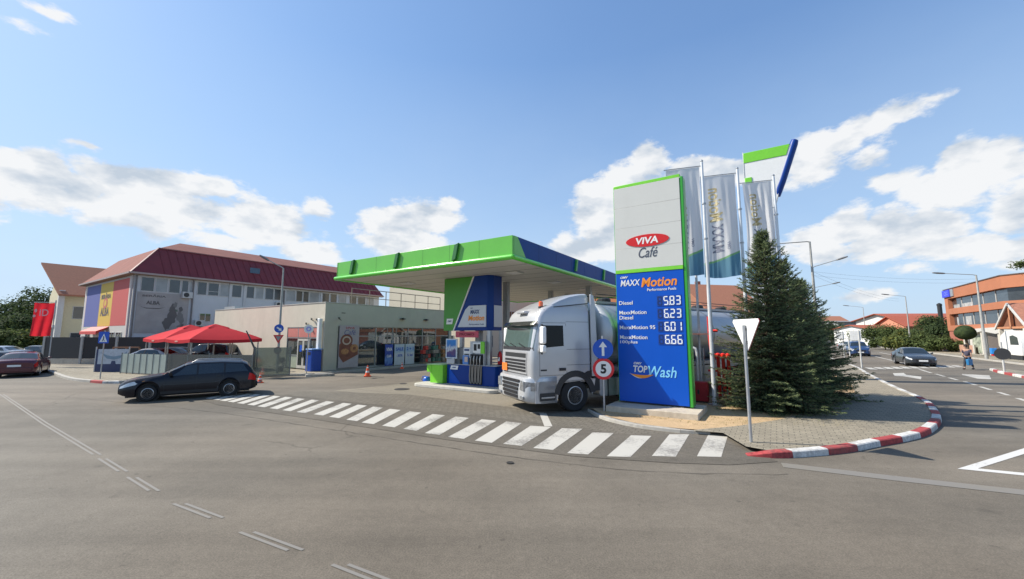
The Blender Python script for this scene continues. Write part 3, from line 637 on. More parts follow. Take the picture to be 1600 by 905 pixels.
def fire_ext(loc, label):
    t = thing('fire_extinguisher', label, 'fire extinguisher', loc, UA); t.scale = (.75,.75,.6)
    MB().lathe([(.02,0),(.13,0),(.15,.03),(.15,.75),(.11,.88),(.05,.93),(.04,1.0),(.01,1.0)], (0,0,.05), n=18).build('cylinder', RED, t, smooth=True)
    MB().tube([(0,0,1.03),(-.12,0,1.0),(-.2,0,.8),(-.19,0,.5)], .02, 8).build('hose', DARK, t, smooth=True); MB().box(-.15,.15,-.15,.15,0,.05).build('stand', DARK, t); MB().box(-.154,-.148,-.08,.06,.3,.6).build('label_sheet', SIGNW, t)
island()

# ------------------------------------------------------------------ price totem
def totem():
    base = MB().box(-.84,.9,-.34,2.36,-.02,.26).build('totem_plinth', CONC, None, bevel=.02); base.location = W(1.05,-5.77,0); base.rotation_euler = (0,0,UA)
    t = thing('price_totem', 'tall fuel price totem with white top and blue lower half, green edge', 'price sign', W(1.05,-5.77,.24), UA)
    tag(base, 'pale concrete plinth under the tall price totem', 'plinth')
    Wd, Hh = 2.20, 7.33; zs = 4.33   # face width, height, split height
    MB().box(.03,.36,.02,Wd-.02,.08,Hh-.05).build('core', GREYM, t)
    fr = mat('totem_green_side', (.035,.34,.03), .35, var=.05, coat=.2)
    MB().box(.0,.42,-.09,.02,.05,Hh).build('side_panel', fr, t, bevel=.02); MB().box(.0,.42,Wd-.02,Wd+.0,.05,Hh).build('side_panel', fr, t, bevel=.005)
    MB().box(.0,.42,.0,Wd,Hh-.02,Hh+.09).build('top_panel', LGREEN, t, bevel=.015)
    top = mat('totem_white', (.60,.60,.56), .4, var=.02, scale=1, dirt=.06)
    for k in range(4):
        za, zb = zs+.1+k*(Hh-zs-.12)/4, zs+.1+(k+1)*(Hh-zs-.12)/4
        MB().box(-.015,.03,.02,Wd-.02,za+.0015,zb-.0015).build('white_panel', top, t, bevel=.004)
    MB().box(-.03,.03,.02,Wd-.02,zs-.02,zs+.095).build('divider_strip', LGREEN, t, bevel=.005)
    MB().box(-.015,.03,.02,Wd-.02,.08,zs-.03).build('blue_panel', BBLUE, t, bevel=.006)
    n, rt, up = (-1,0,0), (0,-1,0), (0,0,1); X = -.019
    def P(s, z): return (X, Wd-s, z)          # s = distance from the left edge
    # oval sign and its lettering
    cz = 5.36
    MB().prism(ell(0,0,.70,.205), (X, Wd-1.1, cz), (0,-1,0), (0,0,1), n, .012).build('oval_badge', mat('oval_red', (.60,.012,.012), .35, var=.08), t)
    text('VIVA', SIGNW, t, (X-.013, Wd-1.1, cz), rt, up, w=.72, h=.23, shear=.15, bold=.03)
    text('Café', mat('script_ink', (.06,.07,.10), .5), t, (X, Wd-1.12, 4.96), rt, up, w=.62, h=.34, shear=.35)
    text('OMV', SIGNW, t, P(.30, 4.17), rt, up, w=.26, h=.08, shear=.3, bold=.03)
    text('MAXX', SIGNW, t, P(.50, 3.98), rt, up, w=.66, h=.21, shear=.2, bold=.015)
    text('Motion', ORANGE, t, P(1.42, 3.96), rt, up, w=1.12, h=.31, shear=.2, bold=.022)
    text('Performance Fuels', SIGNW, t, P(1.50, 3.71), rt, up, w=.90, h=.09, bold=.01)
    rows = [(3.31, ['Diesel'], '5.83'), (2.90, ['MaxxMotion', 'Diesel'], '6.23'), (2.49, ['MaxxMotion 95'], '6.01'), (2.08, ['MaxxMotion', '100plus'], '6.66')]
    wid = {'Diesel': .46, 'MaxxMotion': .90, 'MaxxMotion 95': 1.16, '100plus': .58}
    for z, lines, price in rows:
        for i, l in enumerate(lines):
            zz = z if len(lines) == 1 else z+.085-.17*i
            text(l, SIGNW, t, P(.10, zz), rt, up, w=wid[l], h=.125, bold=.010, align='L')
        digits(t, X, Wd-1.36, z+.02, price)
    text('OMV', SIGNW, t, P(.66, 1.32), rt, up, w=.26, h=.08, shear=.3, bold=.03)
    text('TOP', SIGNW, t, P(.74, 1.14), rt, up, w=.46, h=.22, shear=.15, bold=.03)
    text('Wash', LBLUE, t, P(1.42, 1.08), rt, up, w=.86, h=.34, shear=.25, bold=.01)
    def crescent(a, b, x0, x1, z, m, dx=0):
        q = [(x0+(x1-x0)*k/16, z-a*math.sin(PI*k/16)) for k in range(17)]+[(x1-(x1-x0)*k/16, z-b*math.sin(PI*k/16)) for k in range(1, 16)]
        MB().prism([(Wd-x, y) for x, y in q], (X-dx,0,0), (0,1,0), (0,0,1), n, .006).build('swoosh', m, t)
    crescent(.16,.10,.38,1.06,1.0, SIGNW); crescent(.13,.03,.42,1.16,.98, ORANGE, .008)
    for y in (.25,.45,.62): MB().cyl((.1,y,0),(.1,y,.16),.02).box(.04,.16,y-.05,y+.05,0,.03).build('anchor_bolt', STEEL, t)
    MB().box(.05,.3,.2,Wd-.2,-.0,.08).build('foot', DARK, t)
SEG = {'0':'abcdef','1':'bc','2':'abged','3':'abgcd','5':'afgcd','6':'afgedc','8':'abcdefg'}
def digits(t, X, y, z, s):
    h, w, th = .285, .145, .034; x = 0
    MB().box(X-.006, X, y-.72, y+.02, z-.17, z+.17).build('display', mat('display_blue', (.004,.055,.34), .3), t)
    off = mat('led_off', (.006,.03,.14), .4); on = mat('led_on', (.85,.88,.9), .4)
    def seg(mb, c, x0):
        for k in c:
            a = {'a':(th*.6,w-th*.6,h/2-th,h/2),'g':(th*.6,w-th*.6,-th/2,th/2),'d':(th*.6,w-th*.6,-h/2,-h/2+th),
                 'f':(0,th,th*.4,h/2-th*.5),'b':(w-th,w,th*.4,h/2-th*.5),'e':(0,th,-h/2+th*.5,-th*.4),'c':(w-th,w,-h/2+th*.5,-th*.4)}[k]
            mb.box(X-.012, X-.006, y-x0-a[1], y-x0-a[0], z+a[2], z+a[3])
    m0 = MB(); seg(m0, 'abcdefg', 0); m0.build('unlit_digit', off, t)
    x = .19; mb = MB()
    for ch in s:
        if ch == '.': mb.box(X-.012, X-.006, y-x-.012+.01, y-x+.014+.01, z-h/2, z-h/2+.035); continue
        seg(mb, SEG[ch], x if ch != '1' else x); x += .185
    mb.build('price_digits', on, t)
totem()

# ------------------------------------------------------------------ flags and poles behind the totem
def flagpole(loc, h, label, phase, seed, armdir):
    t = thing('flagpole', label, 'flagpole', loc, 0, 'tall flagpoles beside the price totem')
    MB().tube([(0,0,0),(0,0,h*.5),(0,0,h)], [.075,.062,.045], 14).build('pole', mat('white_pole', (.70,.72,.74), .35, .2), t, smooth=True)
    MB().lathe([(.01,.1),(.05,.06),(.05,.03),(.02,0)], (0,0,h)).build('finial', STEEL, t); MB().box(-.16,.16,-.16,.16,0,.03).build('base_plate', STEEL, t)
    d = Vector(armdir).normalized()
    MB().cyl((0,0,h-.14), d*1.32+Vector((0,0,h-.14)), .018).build('arm', STEEL, t)
    for z in (h-1.6, h-2.9): MB().lathe([(.075,0),(.075,.05),(.05,.05),(.05,0)], (0,0,z)).build('clamp', STEEL, t)
    return t
def flag(loc, d, wid, hei, label, seed, fold=.10, tw=0):
    """cloth hanging from the arm, d = direction away from the pole"""
    d = Vector(d).normalized(); n = Vector((-d.y, d.x, 0)); r = random.Random(seed); ph = [r.uniform(0,6.28) for _ in range(6)]
    def S(a, b):
        # a across from pole 0..1, b down 0..1
        ww = wid*(1-.12*math.sin(PI*b)*abs(fold)*4)
        w = fold*(b**.6)*(math.sin(a*9+ph[0]+b*2.2)+.5*math.sin(a*21+ph[1]-b*3)+.25*math.sin(a*37+ph[2]+b*5))+tw*b*math.sin(a*PI*1.2+ph[3]+b*2)*.6
        sag = .05*math.sin(PI*a)
        return Vector(loc)+d*(.1+a*ww)+n*w+Vector((0,0,-b*hei-sag*b))
    t = thing('advertising_flag', label, 'flag', (0,0,0), 0, 'pale cloth flags on the tall poles')
    cloth = bpy.data.materials.get('flag_cloth') or flag_mat()
    me = MB(); NX, NY = 40, 90; P = [[S(i/NX, j/NY) for i in range(NX+1)] for j in range(NY+1)]; me.grid(P)
    o = me.build('cloth', cloth, t, smooth=True, recalc=False); uvl = o.data.uv_layers.new(name='uv')
    for li, lo in enumerate(o.data.loops): vi = lo.vertex_index; uvl.data[li].uv = ((vi % (NX+1))/NX, 1-(vi//(NX+1))/NY)
    # lettering wrapped on the same surface, written upwards and seen from behind
    def wrap(body, m, a0, a1, b0, b1, shear=.0, bold=.02):
        o = text(body, m, t, (0,0,0), (1,0,0), (0,1,0), w=1, h=1, shear=shear, bold=bold, depth=.001)
        bm = bmesh.new(); bm.from_mesh(o.data); bmesh.ops.subdivide_edges(bm, edges=[e for e in bm.edges if e.calc_length() > .08], cuts=3); bm.to_mesh(o.data); bm.free()
        n_ = len(o.data.vertices); co = np.empty(n_*3); o.data.vertices.foreach_get('co', co); co = co.reshape(-1,3)
        for i in range(n_):
            x, y = co[i,0]+.5, co[i,1]+.5
            a = a0+(a1-a0)*y; b = b0+(b1-b0)*x
            e = .01; p = S(a, b); nn = (S(a+e, b)-p).cross(S(a, b+e)-p).normalized()
            if nn.y > 0: nn = -nn
            co[i] = p+nn*(.006)
        o.data.vertices.foreach_set('co', co.ravel()); o.data.update()
    g = mat('flag_grey_ink', (.30,.32,.40), .8); y = mat('flag_yellow_ink', (.66,.57,.34), .8)
    wrap('MAXX', g, .74, .42, .76, .48, .15); wrap('Motion', y, .80, .42, .46, .12, .15); wrap('OMV', g, .34, .26, .74, .66, .1)
    return t
def flag_mat():
    m = bpy.data.materials.new('flag_cloth'); m.use_nodes = True; nt = m.node_tree; N = nt.nodes.new; L = nt.links.new; b = nt.nodes['Principled BSDF']
    tc = N('ShaderNodeTexCoord'); sp = N('ShaderNodeSeparateXYZ'); L(tc.outputs['UV'], sp.inputs[0])
    # blue foot under a green arc: height of the arc varies across
    a = N('ShaderNodeMath'); a.operation = 'MULTIPLY_ADD'; L(sp.outputs[0], a.inputs[0]); a.inputs[1].default_value = .10; L(sp.outputs[1], a.inputs[2])
    r = N('ShaderNodeValToRGB'); L(a.outputs[0], r.inputs[0]); e = r.color_ramp.elements; r.color_ramp.interpolation = 'LINEAR'
    e[0].position = 0; e[0].color = (.12,.28,.42,1); e[1].position = .215; e[1].color = (.14,.32,.42,1)
    for p, c in ((.22,(.22,.48,.22,1)),(.235,(.22,.48,.22,1)),(.24,(.80,.80,.80,1)),(1,(.78,.79,.80,1))): k = e.new(p); k.color = c
    L(r.outputs[0], b.inputs['Base Color']); b.inputs['Roughness'].default_value = .7
    tr = N('ShaderNodeBsdfTranslucent'); L(r.outputs[0], tr.inputs[0]); mx = N('ShaderNodeMixShader'); mx.inputs[0].default_value = .55
    L(b.outputs[0], mx.inputs[1]); L(tr.outputs[0], mx.inputs[2]); L(mx.outputs[0], nt.nodes['Material Output'].inputs[0]); return m
vd = Vector((-.95,.32,0))
p1, p2, p3 = Vector((6.99,14.25,.085)), Vector((8.66,14.9,.085)), Vector((10.5,15.6,.085))
for p, lab, s, fo, tw in ((p1, 'flagpole nearest the price totem, its foot in plain view', 11, .07, .05), (p2, 'middle of the three flagpoles, rising behind the tall spruce', 5, .05, .28), (p3, 'flagpole farthest from the price totem, right of the spruce tip', 23, .10, .02)):
    h = 8.72; flagpole(p, h, lab, 0, s, vd)
flag(p1+Vector((0,0,8.55)), vd, 1.15, 4.0, 'hanging pale flag partly hidden by the price totem', 11, .06, .02)
flag(p2+Vector((0,0,8.55)), vd, 1.22, 3.95, 'twisted pale flag between the first and second poles', 5, .05, .25)
flag(p3+Vector((0,0,8.55)), vd, 1.02, 3.9, 'narrow folded pale flag just above the spruce tip', 23, .11, .02)

# big wedge shaped pylon
def pylon():
    t = thing('pylon_sign', 'tall wedge shaped pylon with white panel, green top and slanted blue tube', 'pylon sign', (13.9,23.2,.085), math.atan2(-.5455,.838)+PI)
    # local x: towards the left (V dir) ; face normal is local +y ... (x=V, y=-U)
    t.rotation_euler = (0,0,math.atan2(V.y, V.x)); t.scale = (.86,1,1)
    def pr(poly, name, m, d0, d1, bev=0): MB().prism(poly, (0,d0,0), (1,0,0), (0,0,1), (0,1,0), d1-d0).build(name, m, t, bevel=bev)
    # x measured from left edge (x=0) to the right (negative x)
    pr([(0,9.6),(0,13.1),(-2.75,13.1),(-1.65,9.6)], 'white_panel', SIGNW, -.2,.2, .03)
    pr([(.0,12.52),(.0,13.14),(-2.68,13.14),(-2.45,12.52)], 'green_band', LGREEN, -.22,.225, .02)
    pr([(.04,5.5),(.04,13.2),(-.0,13.2),(-.0,5.5)], 'edge_strip', SIGNW, -.22,.22)
    pr([(.0,8.2),(.0,11.6),(-.42,11.6),(-.42,8.2)], 'green_strip', LGREEN, -.24,.24, .02)
    pr([(.0,5.2),(.0,8.19),(-.5,8.19),(-.5,5.2)], 'blue_strip', mat('mid_blue_panel', (.02,.12,.5), .35), -.24,.24, .02)
    pr([(-.05,0),(-.05,9.6),(-1.6,9.6),(-1.2,0)], 'mast', mat('pylon_pale', (.6,.62,.65), .4), -.18,.18, .03)
    MB().tube([(-2.98,0,13.35),(-2.9,0,13.15),(-2.1,0,11.1),(-1.9,0,10.65),(-1.78,0,10.3)], [.2,.24,.24,.24,.2], 16).build('slanted_tube', BLUE, t, smooth=True)
pylon()

# vent pipes, red box, red pipe stand
t = thing('vent_pipes', 'white tank vent pipes with bent tops beside the price totem', 'vent pipes', Vector((6.98,15.1,.085)), UA)
pm = mat('pipe_white', (.62,.64,.66), .4, .2)
for (x, y, h) in ((.1,.35,4.7),(.25,.05,4.7)):
    MB().tube([(x,y,0),(x,y,h)], .045, 10).lathe([(.045,0),(.07,.02),(.07,.1),(.02,.14)], (x,y,h)).build('vent_pipe', pm, t, smooth=True)
MB().tube([(0,.45,.9),(0,.45,1.75),(0,.4,1.88),(0,.28,1.93),(0,.16,1.88),(0,.12,1.75),(0,.12,.6)], .05, 10).build('bent_pipe', pm, t, smooth=True)
MB().tube([(.3,-.05,.2),(.3,-.05,1.9)], .035, 8).build('thin_pipe', GREYM, t)
MB().box(0,.35,-.35,.75,2.4,2.45).build('cross_bar', mat('rusty_bar', (.22,.10,.08), .7), t)
t = thing('hydrant_box', 'dark red steel box at the foot of the vent pipes', 'steel box', Vector((6.92,14.55,.085)), UA)
MB().box(0,.35,-.0,.62,.05,.72).build('box', mat('dark_red_box', (.34,.012,.02), .5, var=.1), t, bevel=.02); MB().box(-.012,0,.28,.34,.3,.45).build('latch', DARK, t); MB().box(.03,.32,.03,.59,0,.05).build('feet', DARK, t)
t = thing('tank_fill_stand', 'bright red pipe stand half hidden by the spruce', 'pipe stand', Vector((8.1,15.3,.085)), UA)
rr = mat('bright_red', (.75,.03,.015), .4, var=.08)
for y in (0,.17,.34,.51):
    MB().tube([(0,y,0),(0,y,1.5),(0,y,1.62)], [.06,.06,.085], 10).lathe([(.085,0),(.085,.12),(.04,.16)], (0,y,1.55)).build('fill_pipe', rr, t, smooth=True)
MB().tube([(0,.55,1.4),(0,.62,2.3),(0,.62,3.1)], .035, 8).tube([(0,.62,2.55),(0,.3,2.55)], .05, 8).build('riser', rr, t)
MB().box(-.03,.03,-.1,.7,1.0,1.08).build('cross_bar', rr, t)
# ------------------------------------------------------------------ vehicles
class Surf:
    """lofted half section mirrored: keys = list of (x, [(y,z)*8]); t runs 0 (bottom centre) .. 7 (top centre)"""
    def __init__(s, keys): s.k = keys
    def sec(s, x):
        k = s.k
        if x <= k[0][0]: return k[0][1]
        if x >= k[-1][0]: return k[-1][1]
        for i in range(len(k)-1):
            if k[i][0] <= x <= k[i+1][0]:
                a = (x-k[i][0])/(k[i+1][0]-k[i][0]); return [(p[0]*(1-a)+q[0]*a, p[1]*(1-a)+q[1]*a) for p, q in zip(k[i][1], k[i+1][1])]
    def at(s, x, t, side=1):
        c = s.sec(x); i = min(int(t), len(c)-2); a = t-i
        return Vector((x, side*(c[i][0]*(1-a)+c[i+1][0]*a), c[i][1]*(1-a)+c[i+1][1]*a))
    def nrm(s, x, t, side=1):
        e = .02; a = s.at(x+e, t, side)-s.at(x-e, t, side); b = s.at(x, min(t+e, 6.999), side)-s.at(x, max(t-e, 0), side)
        n = a.cross(b).normalized(); c = s.at(x, t, side)-Vector((x, 0, .75))
        return n if n.dot(c) > 0 else -n
    def patch(s, q, side=1, off=.006, nx=8, ny=4):
        """q: four corners (x,t): lower-front, lower-rear, upper-rear, upper-front"""
        P = []
        for j in range(ny+1):
            v = j/ny; row = []
            for i in range(nx+1):
                u = i/nx; x = (q[0][0]*(1-u)+q[1][0]*u)*(1-v)+(q[3][0]*(1-u)+q[2][0]*u)*v; t = (q[0][1]*(1-u)+q[1][1]*u)*(1-v)+(q[3][1]*(1-u)+q[2][1]*u)*v
                row.append(s.at(x, t, side)+s.nrm(x, t, side)*off)
            P.append(row)
        return P
def interp(keys, x):
    ks = keys
    if x <= ks[0][0]: return ks[0][1]
    for (a, va), (b, vb) in zip(ks, ks[1:]):
        if x <= b:
            t = (x-a)/(b-a); return va+(vb-va)*t
    return ks[-1][1]
def smooth(keys, x, r=.05): return sum(interp(keys, x+d*r) for d in (-1.5,-1,-.5,0,.5,1,1.5))/7
def wheel(parent, x, y, R_, w, side, rimm, spokes=7, name='wheel', rr=.64):
    prof = [(R_*rr,-w/2),(R_*.9,-w/2),(R_*.985,-w*.38),(R_,-w*.2),(R_,w*.2),(R_*.985,w*.38),(R_*.9,w/2),(R_*rr,w/2),(R_*.5,w*.2),(R_*.5,-w*.2)]
    o = MB().lathe(prof, (x,y,R_), 'y', 28).build(name, TYRE, parent, smooth=True)
    m = MB(); s = side; k = R_*rr
    m.lathe([(.001, s*w*.30),(k*.22,s*w*.30),(k*.24,s*w*.22),(k*.3,s*w*.16)], (x,y,R_), 'y', 18)
    m.lathe([(k*1.01, s*w*.5),(k*.93,s*w*.52),(k*.88,s*w*.42),(k*.86,s*w*.1),(k*.86,s*w*.02)], (x,y,R_), 'y', 26)
    for i in range(spokes):
        a = 2*PI*i/spokes; d = Vector((math.cos(a),0,math.sin(a))); c = Vector((x,y,R_)); n = Vector((-d.z,0,d.x))
        p = []
        for rr_, hw, dep in ((.15,.09,.27),(.9,.13,.36)):
            for sg in (-1,1):
                for dd in (0,.16): p.append(c+d*k*rr_+n*k*hw*sg+Vector((0,s*w*(dep-dd),0)))
        m.add(p, [(0,2,6,4),(1,5,7,3),(0,4,5,1),(2,3,7,6),(4,6,7,5),(0,1,3,2)])
    if spokes == 10: m.lathe([(k*.9, s*w*.30),(k*.5, s*w*.12),(k*.46, s*w*.40),(k*.2, s*w*.44),(.001, s*w*.44)], (x,y,R_), 'y', 24)
    m.build('rim', rimm, o)
    if spokes == 10:
        hm = MB()
        for i in range(10):
            a = 2*PI*i/10; hm.lathe([(.001, s*w*.285),(k*.075, s*w*.285),(k*.07, s*w*.20),(.001, s*w*.20)], (x+k*.72*math.cos(a), y, R_+k*.72*math.sin(a)), 'y', 8)
        hm.build('rim_hole', BLACK, o)
    MB().lathe([(.001,s*w*.02),(k*.9,s*w*.02),(k*.9,-s*w*.02)], (x,y,R_), 'y', 20).build('brake_disc', mat('brake_dark', (.05,.05,.05), .5, .5), o)
    return o
def car(name, label, cat, loc, rz, paint, spec, group=None, detail=True, steer=0):
    L_, Wd, Hh = spec['L'], spec['W'], spec['H']; hw = Wd/2
    t = thing(name, label, cat, loc, rz, group)
    wf, wr, RW = spec['wf'], spec['wr'], spec['R']; ra = RW+.07
    top = spec['top']; belt = spec['belt']; cab0, cab1, roof0, roof1 = spec['cab']   # windscreen base, rear glass base, roof start, roof end (x from the nose)
    xs = sorted(set([round(x, 3) for x in [0,.03,.08,.16,.26,.4,.55,L_-.5,L_-.34,L_-.2,L_-.1,L_-.04,L_]+[L_*i/70 for i in range(71)]+[w_+ra*math.cos(PI*k/12) for w_ in (wf, wr) for k in range(13)]]))
    xs = [x for i, x in enumerate(xs) if 0 <= x <= L_ and (i == 0 or x-xs[i-1] > .008 or x == L_)]
    keys = []
    for x in xs:
        nose = min(1, x/.55); tail = min(1, (L_-x)/.32)
        pw = (1-(1-nose)**2.4*.27)*(1-(1-tail)**2.4*.14)
        zb = .19+.12*(1-min(1, x/.5))**2+.10*(1-min(1, (L_-x)/.5))**2
        for w_ in (wf, wr):
            if abs(x-w_) < ra: zb = max(zb, RW+math.sqrt(max(0, ra*ra-(x-w_)**2)))
        zt = smooth(top, x, .045); zl = min(smooth(belt, x, .06), zt-.045); cabn = max(0, min(1, (zt-zl-.08)/.35))
        zm = min(max(.45, zb+.05), zl-.06); flare = 0
        for w_ in (wf, wr):
            if abs(x-w_) < ra+.08: flare = .018
        wm = hw*pw+flare; wb = wm-.045; wt = (wm-.10)*(1-cabn)+(hw*pw-.245)*cabn
        zr = zt-(.03*(1-cabn)+.075*cabn)
        c = [(0,zb),(wm*.82,zb),(wm-.03,zb+.03),(wm,zm+.04),(wb,zl),(wt,max(zr, zl+.01)),(wt*.72,zt-.012),(0,zt+.012)]
        keys.append((x, c))
    S = Surf(keys); m = MB()
    for side in (1,-1):
        P = [[Vector((x, side*y, z)) for (y, z) in c] for x, c in keys]
        # refine the ring a little
        Q = []
        for row in P:
            q = [row[0]]
            for a, b in zip(row, row[1:]): q += [a.lerp(b, .5), b]
            Q.append(q)
        m.grid(Q, flip=(side < 0))
    for x, c, fl in ((keys[0][0], keys[0][1], 0), (keys[-1][0], keys[-1][1], 1)):
        ring = [(x,-y,z) for (y,z) in c[::-1]]+[(x,y,z) for (y,z) in c[1:-1]]
        m.add(ring, [tuple(range(len(ring)))])
    body = m.build('body', paint, t, smooth=True, weld=True)
    b = body.modifiers.new('bevel', 'BEVEL'); b.width = .015; b.segments = 2; b.limit_method = 'ANGLE'; b.angle_limit = R(50)
    MB().box(.25,L_-.25,-hw+.16,hw-.16,.17,.5).build('underbody', DARK, t)
    GL = mat('car_glass', (.018,.026,.030), .05, var=.3, scale=1.5, spec=.9)
    doors = spec['doors']
    for side in (1,-1):
        for q in spec['side']:
            MB().grid(S.patch(q, side, .007)).build('side_window', GL, t, smooth=True)
        for a, bq in spec['pillars']:
            MB().grid(S.patch([(a,4.06),(bq,4.06),(bq,4.94),(a,4.94)], side, .010, 1, 3)).build('door_pillar', BLACK, t)
        for x in doors:
            if detail: MB().grid(S.patch([(x-.006,2.4),(x+.006,2.4),(x+.006,4.0),(x-.006,4.0)], side, .0025, 1, 8)).build('door_gap', BLACK, t)
        if detail:
            for x in doors[1:]: MB().grid(S.patch([(x-.26,3.78),(x-.08,3.78),(x-.08,3.9),(x-.26,3.9)], side, .03, 3, 2)).build('door_handle', paint, t)
            MB().grid(S.patch([(doors[0]-.05,3.25),(doors[-1]+.05,3.25),(doors[-1]+.05,3.36),(doors[0]-.05,3.36)], side, .012, 14, 1)).build('side_moulding', DARK, t)
            MB().grid(S.patch([(wf+ra+.02,2.1),(wr-ra-.02,2.1),(wr-ra-.02,2.5),(wf+ra+.02,2.5)], side, .006, 10, 2)).build('sill', DARK, t)
        MB().grid(S.patch(spec['head'], side, .008)).build('headlight', mat('lamp_glass', (.55,.58,.6), .08, .2, spec=1), t, smooth=True)
        MB().grid(S.patch(spec['tail'], side, .010)).build('taillight', mat('tail_red', (.50,.008,.006), .3, spec=.3), t, smooth=True)
        if detail:
            MB().grid(S.patch([(.75,3.45),(.84,3.45),(.84,3.6),(.75,3.6)], side, .006, 2, 2)).build('indicator', mat('indicator_amber', (.6,.25,.03), .3), t)
        p = S.at(cab0+.42, 4.15, side); s_ = side
        MB().add([p+Vector(v) for v in [(0,0,0),(.1,0,0),(.1,s_*.22,.02),(-.02,s_*.2,.02),(0,0,.05),(.1,0,.06),(.09,s_*.22,.17),(-.03,s_*.2,.16)]], [(0,1,2,3),(4,5,6,7),(0,1,5,4),(1,2,6,5),(2,3,7,6),(3,0,4,7)]).build('wing_mirror', paint, t, bevel=.015)
        for x, st in ((wf, steer), (wr, 0)):
            wheel(t, x, side*(hw-.11), RW, .205, side, spec.get('rim', CHROME), spec.get('spokes', 7))
        MB().lathe([(ra-.005,-.02),(ra-.005,.02),(ra-.06,.02),(ra-.06,-.02)], (wf,side*(hw-.30),RW), 'y', 24)
    for x in (wf, wr):
        for side in (1,-1): MB().lathe([(.01,0),(ra+.02,0),(ra+.02,.02),(.01,.02)], (x,side*(hw-.24)-.01,RW), 'y', 24).build('wheel_well', DARK, t)
    # glass front and rear: across the crown, both halves
    for nm, q in (('windscreen', spec['ws']), ('rear_window', spec['rw'])):
        m = MB()
        for side in (1,-1): m.grid(S.patch(q, side, .007, 8, 6), flip=(side < 0))
        m.build(nm, GL, t, smooth=True, weld=True)
    # nose: grille, bumper, plates
    z0 = keys[0][1]; zt0 = z0[6][1]
    MB().prism(rrect(-.42,.42,zt0-.20,zt0-.05,.04), (-.012,0,0), (0,1,0), (0,0,1), (1,0,0), .05).build('grille', BLACK, t)
    MB().prism(rrect(-.5,.5,.30,.38,.02), (-.012,0,0), (0,1,0), (0,0,1), (1,0,0), .05).build('air_intake', BLACK, t)
    MB().box(-.022,-.012,-.26,.26,.40,.51).build('number_plate', SIGNW, t)
    zr0 = keys[-1][1][4][1]
    MB().box(L_+.004,L_+.014,-.26,.26,spec.get('plate', .62),spec.get('plate', .62)+.11).build('number_plate', SIGNW, t)
    MB().prism(rrect(-hw*.78,hw*.78,.34,.56,.08), (L_-.01,0,0), (0,1,0), (0,0,1), (1,0,0), .07).build('rear_bumper', paint, t, bevel=.02)
    if spec.get('rails'):
        for side in (1,-1):
            a, c = spec['rails']; pts = [S.at(a, 5.7, side)]+[S.at(a+.12+(c-a-.24)*k/6, 5.7, side)+Vector((0,0,.06)) for k in range(7)]+[S.at(c, 5.7, side)]
            MB().tube(pts, .018, 8).build('roof_rail', STEEL, t, smooth=True)
    return t
WAGON = dict(L=4.75, W=1.80, H=1.50, wf=.95, wr=3.72, R=.315,
  top=[(0,.66),(.05,.75),(.35,.87),(1.0,.97),(1.36,1.02),(2.1,1.43),(2.4,1.485),(3.4,1.495),(4.2,1.44),(4.38,1.38),(4.62,1.0),(4.70,.93),(4.75,.80)],
  belt=[(0,.55),(.35,.74),(1.0,.86),(1.3,.90),(4.3,.98),(4.6,.93),(4.75,.74)], cab=(1.2,4.6,2.1,4.3),
  side=[[(1.62,4.10),(2.52,4.08),(2.50,4.92),(2.14,4.90)],[(2.56,4.08),(3.50,4.08),(3.46,4.92),(2.54,4.92)],[(3.54,4.08),(4.42,4.12),(4.20,4.90),(3.50,4.92)]],
  pillars=[(2.505,2.575),(3.475,3.545)], doors=[1.46,2.53,3.48], ws=[(1.36,5.12),(1.36,7),(2.06,7),(2.06,5.12)], rw=[(4.40,5.2),(4.40,7),(4.60,7),(4.60,5.2)],
  head=[(.05,3.4),(.62,3.6),(.50,4.15),(.07,4.1)], tail=[(4.42,3.35),(4.72,3.35),(4.70,3.95),(4.46,3.98)], rails=(2.3,4.2), plate=.72)
SALOON = dict(L=4.55, W=1.78, H=1.43, wf=.88, wr=3.50, R=.31,
  top=[(0,.58),(.05,.66),(.35,.78),(1.0,.90),(1.25,.96),(2.0,1.38),(2.3,1.425),(2.9,1.42),(3.2,1.37),(3.85,1.04),(4.3,1.02),(4.48,.98),(4.55,.80)],
  belt=[(0,.53),(.35,.72),(1.0,.84),(1.3,.88),(3.6,.95),(4.3,.93),(4.55,.72)], cab=(1.15,3.85,2.0,3.2),
  side=[[(1.52,4.10),(2.36,4.08),(2.34,4.92),(2.02,4.90)],[(2.42,4.08),(3.52,4.12),(3.12,4.90),(2.40,4.92)]],
  pillars=[(2.35,2.43)], doors=[1.38,2.38,3.18], ws=[(1.30,5.12),(1.30,7),(1.96,7),(1.96,5.12)], rw=[(3.26,5.12),(3.26,7),(3.80,7),(3.80,5.12)],
  head=[(.05,3.4),(.55,3.6),(.42,4.15),(.06,4.1)], tail=[(4.22,3.3),(4.53,3.3),(4.52,3.95),(4.28,3.95)], plate=.62, spokes=5)
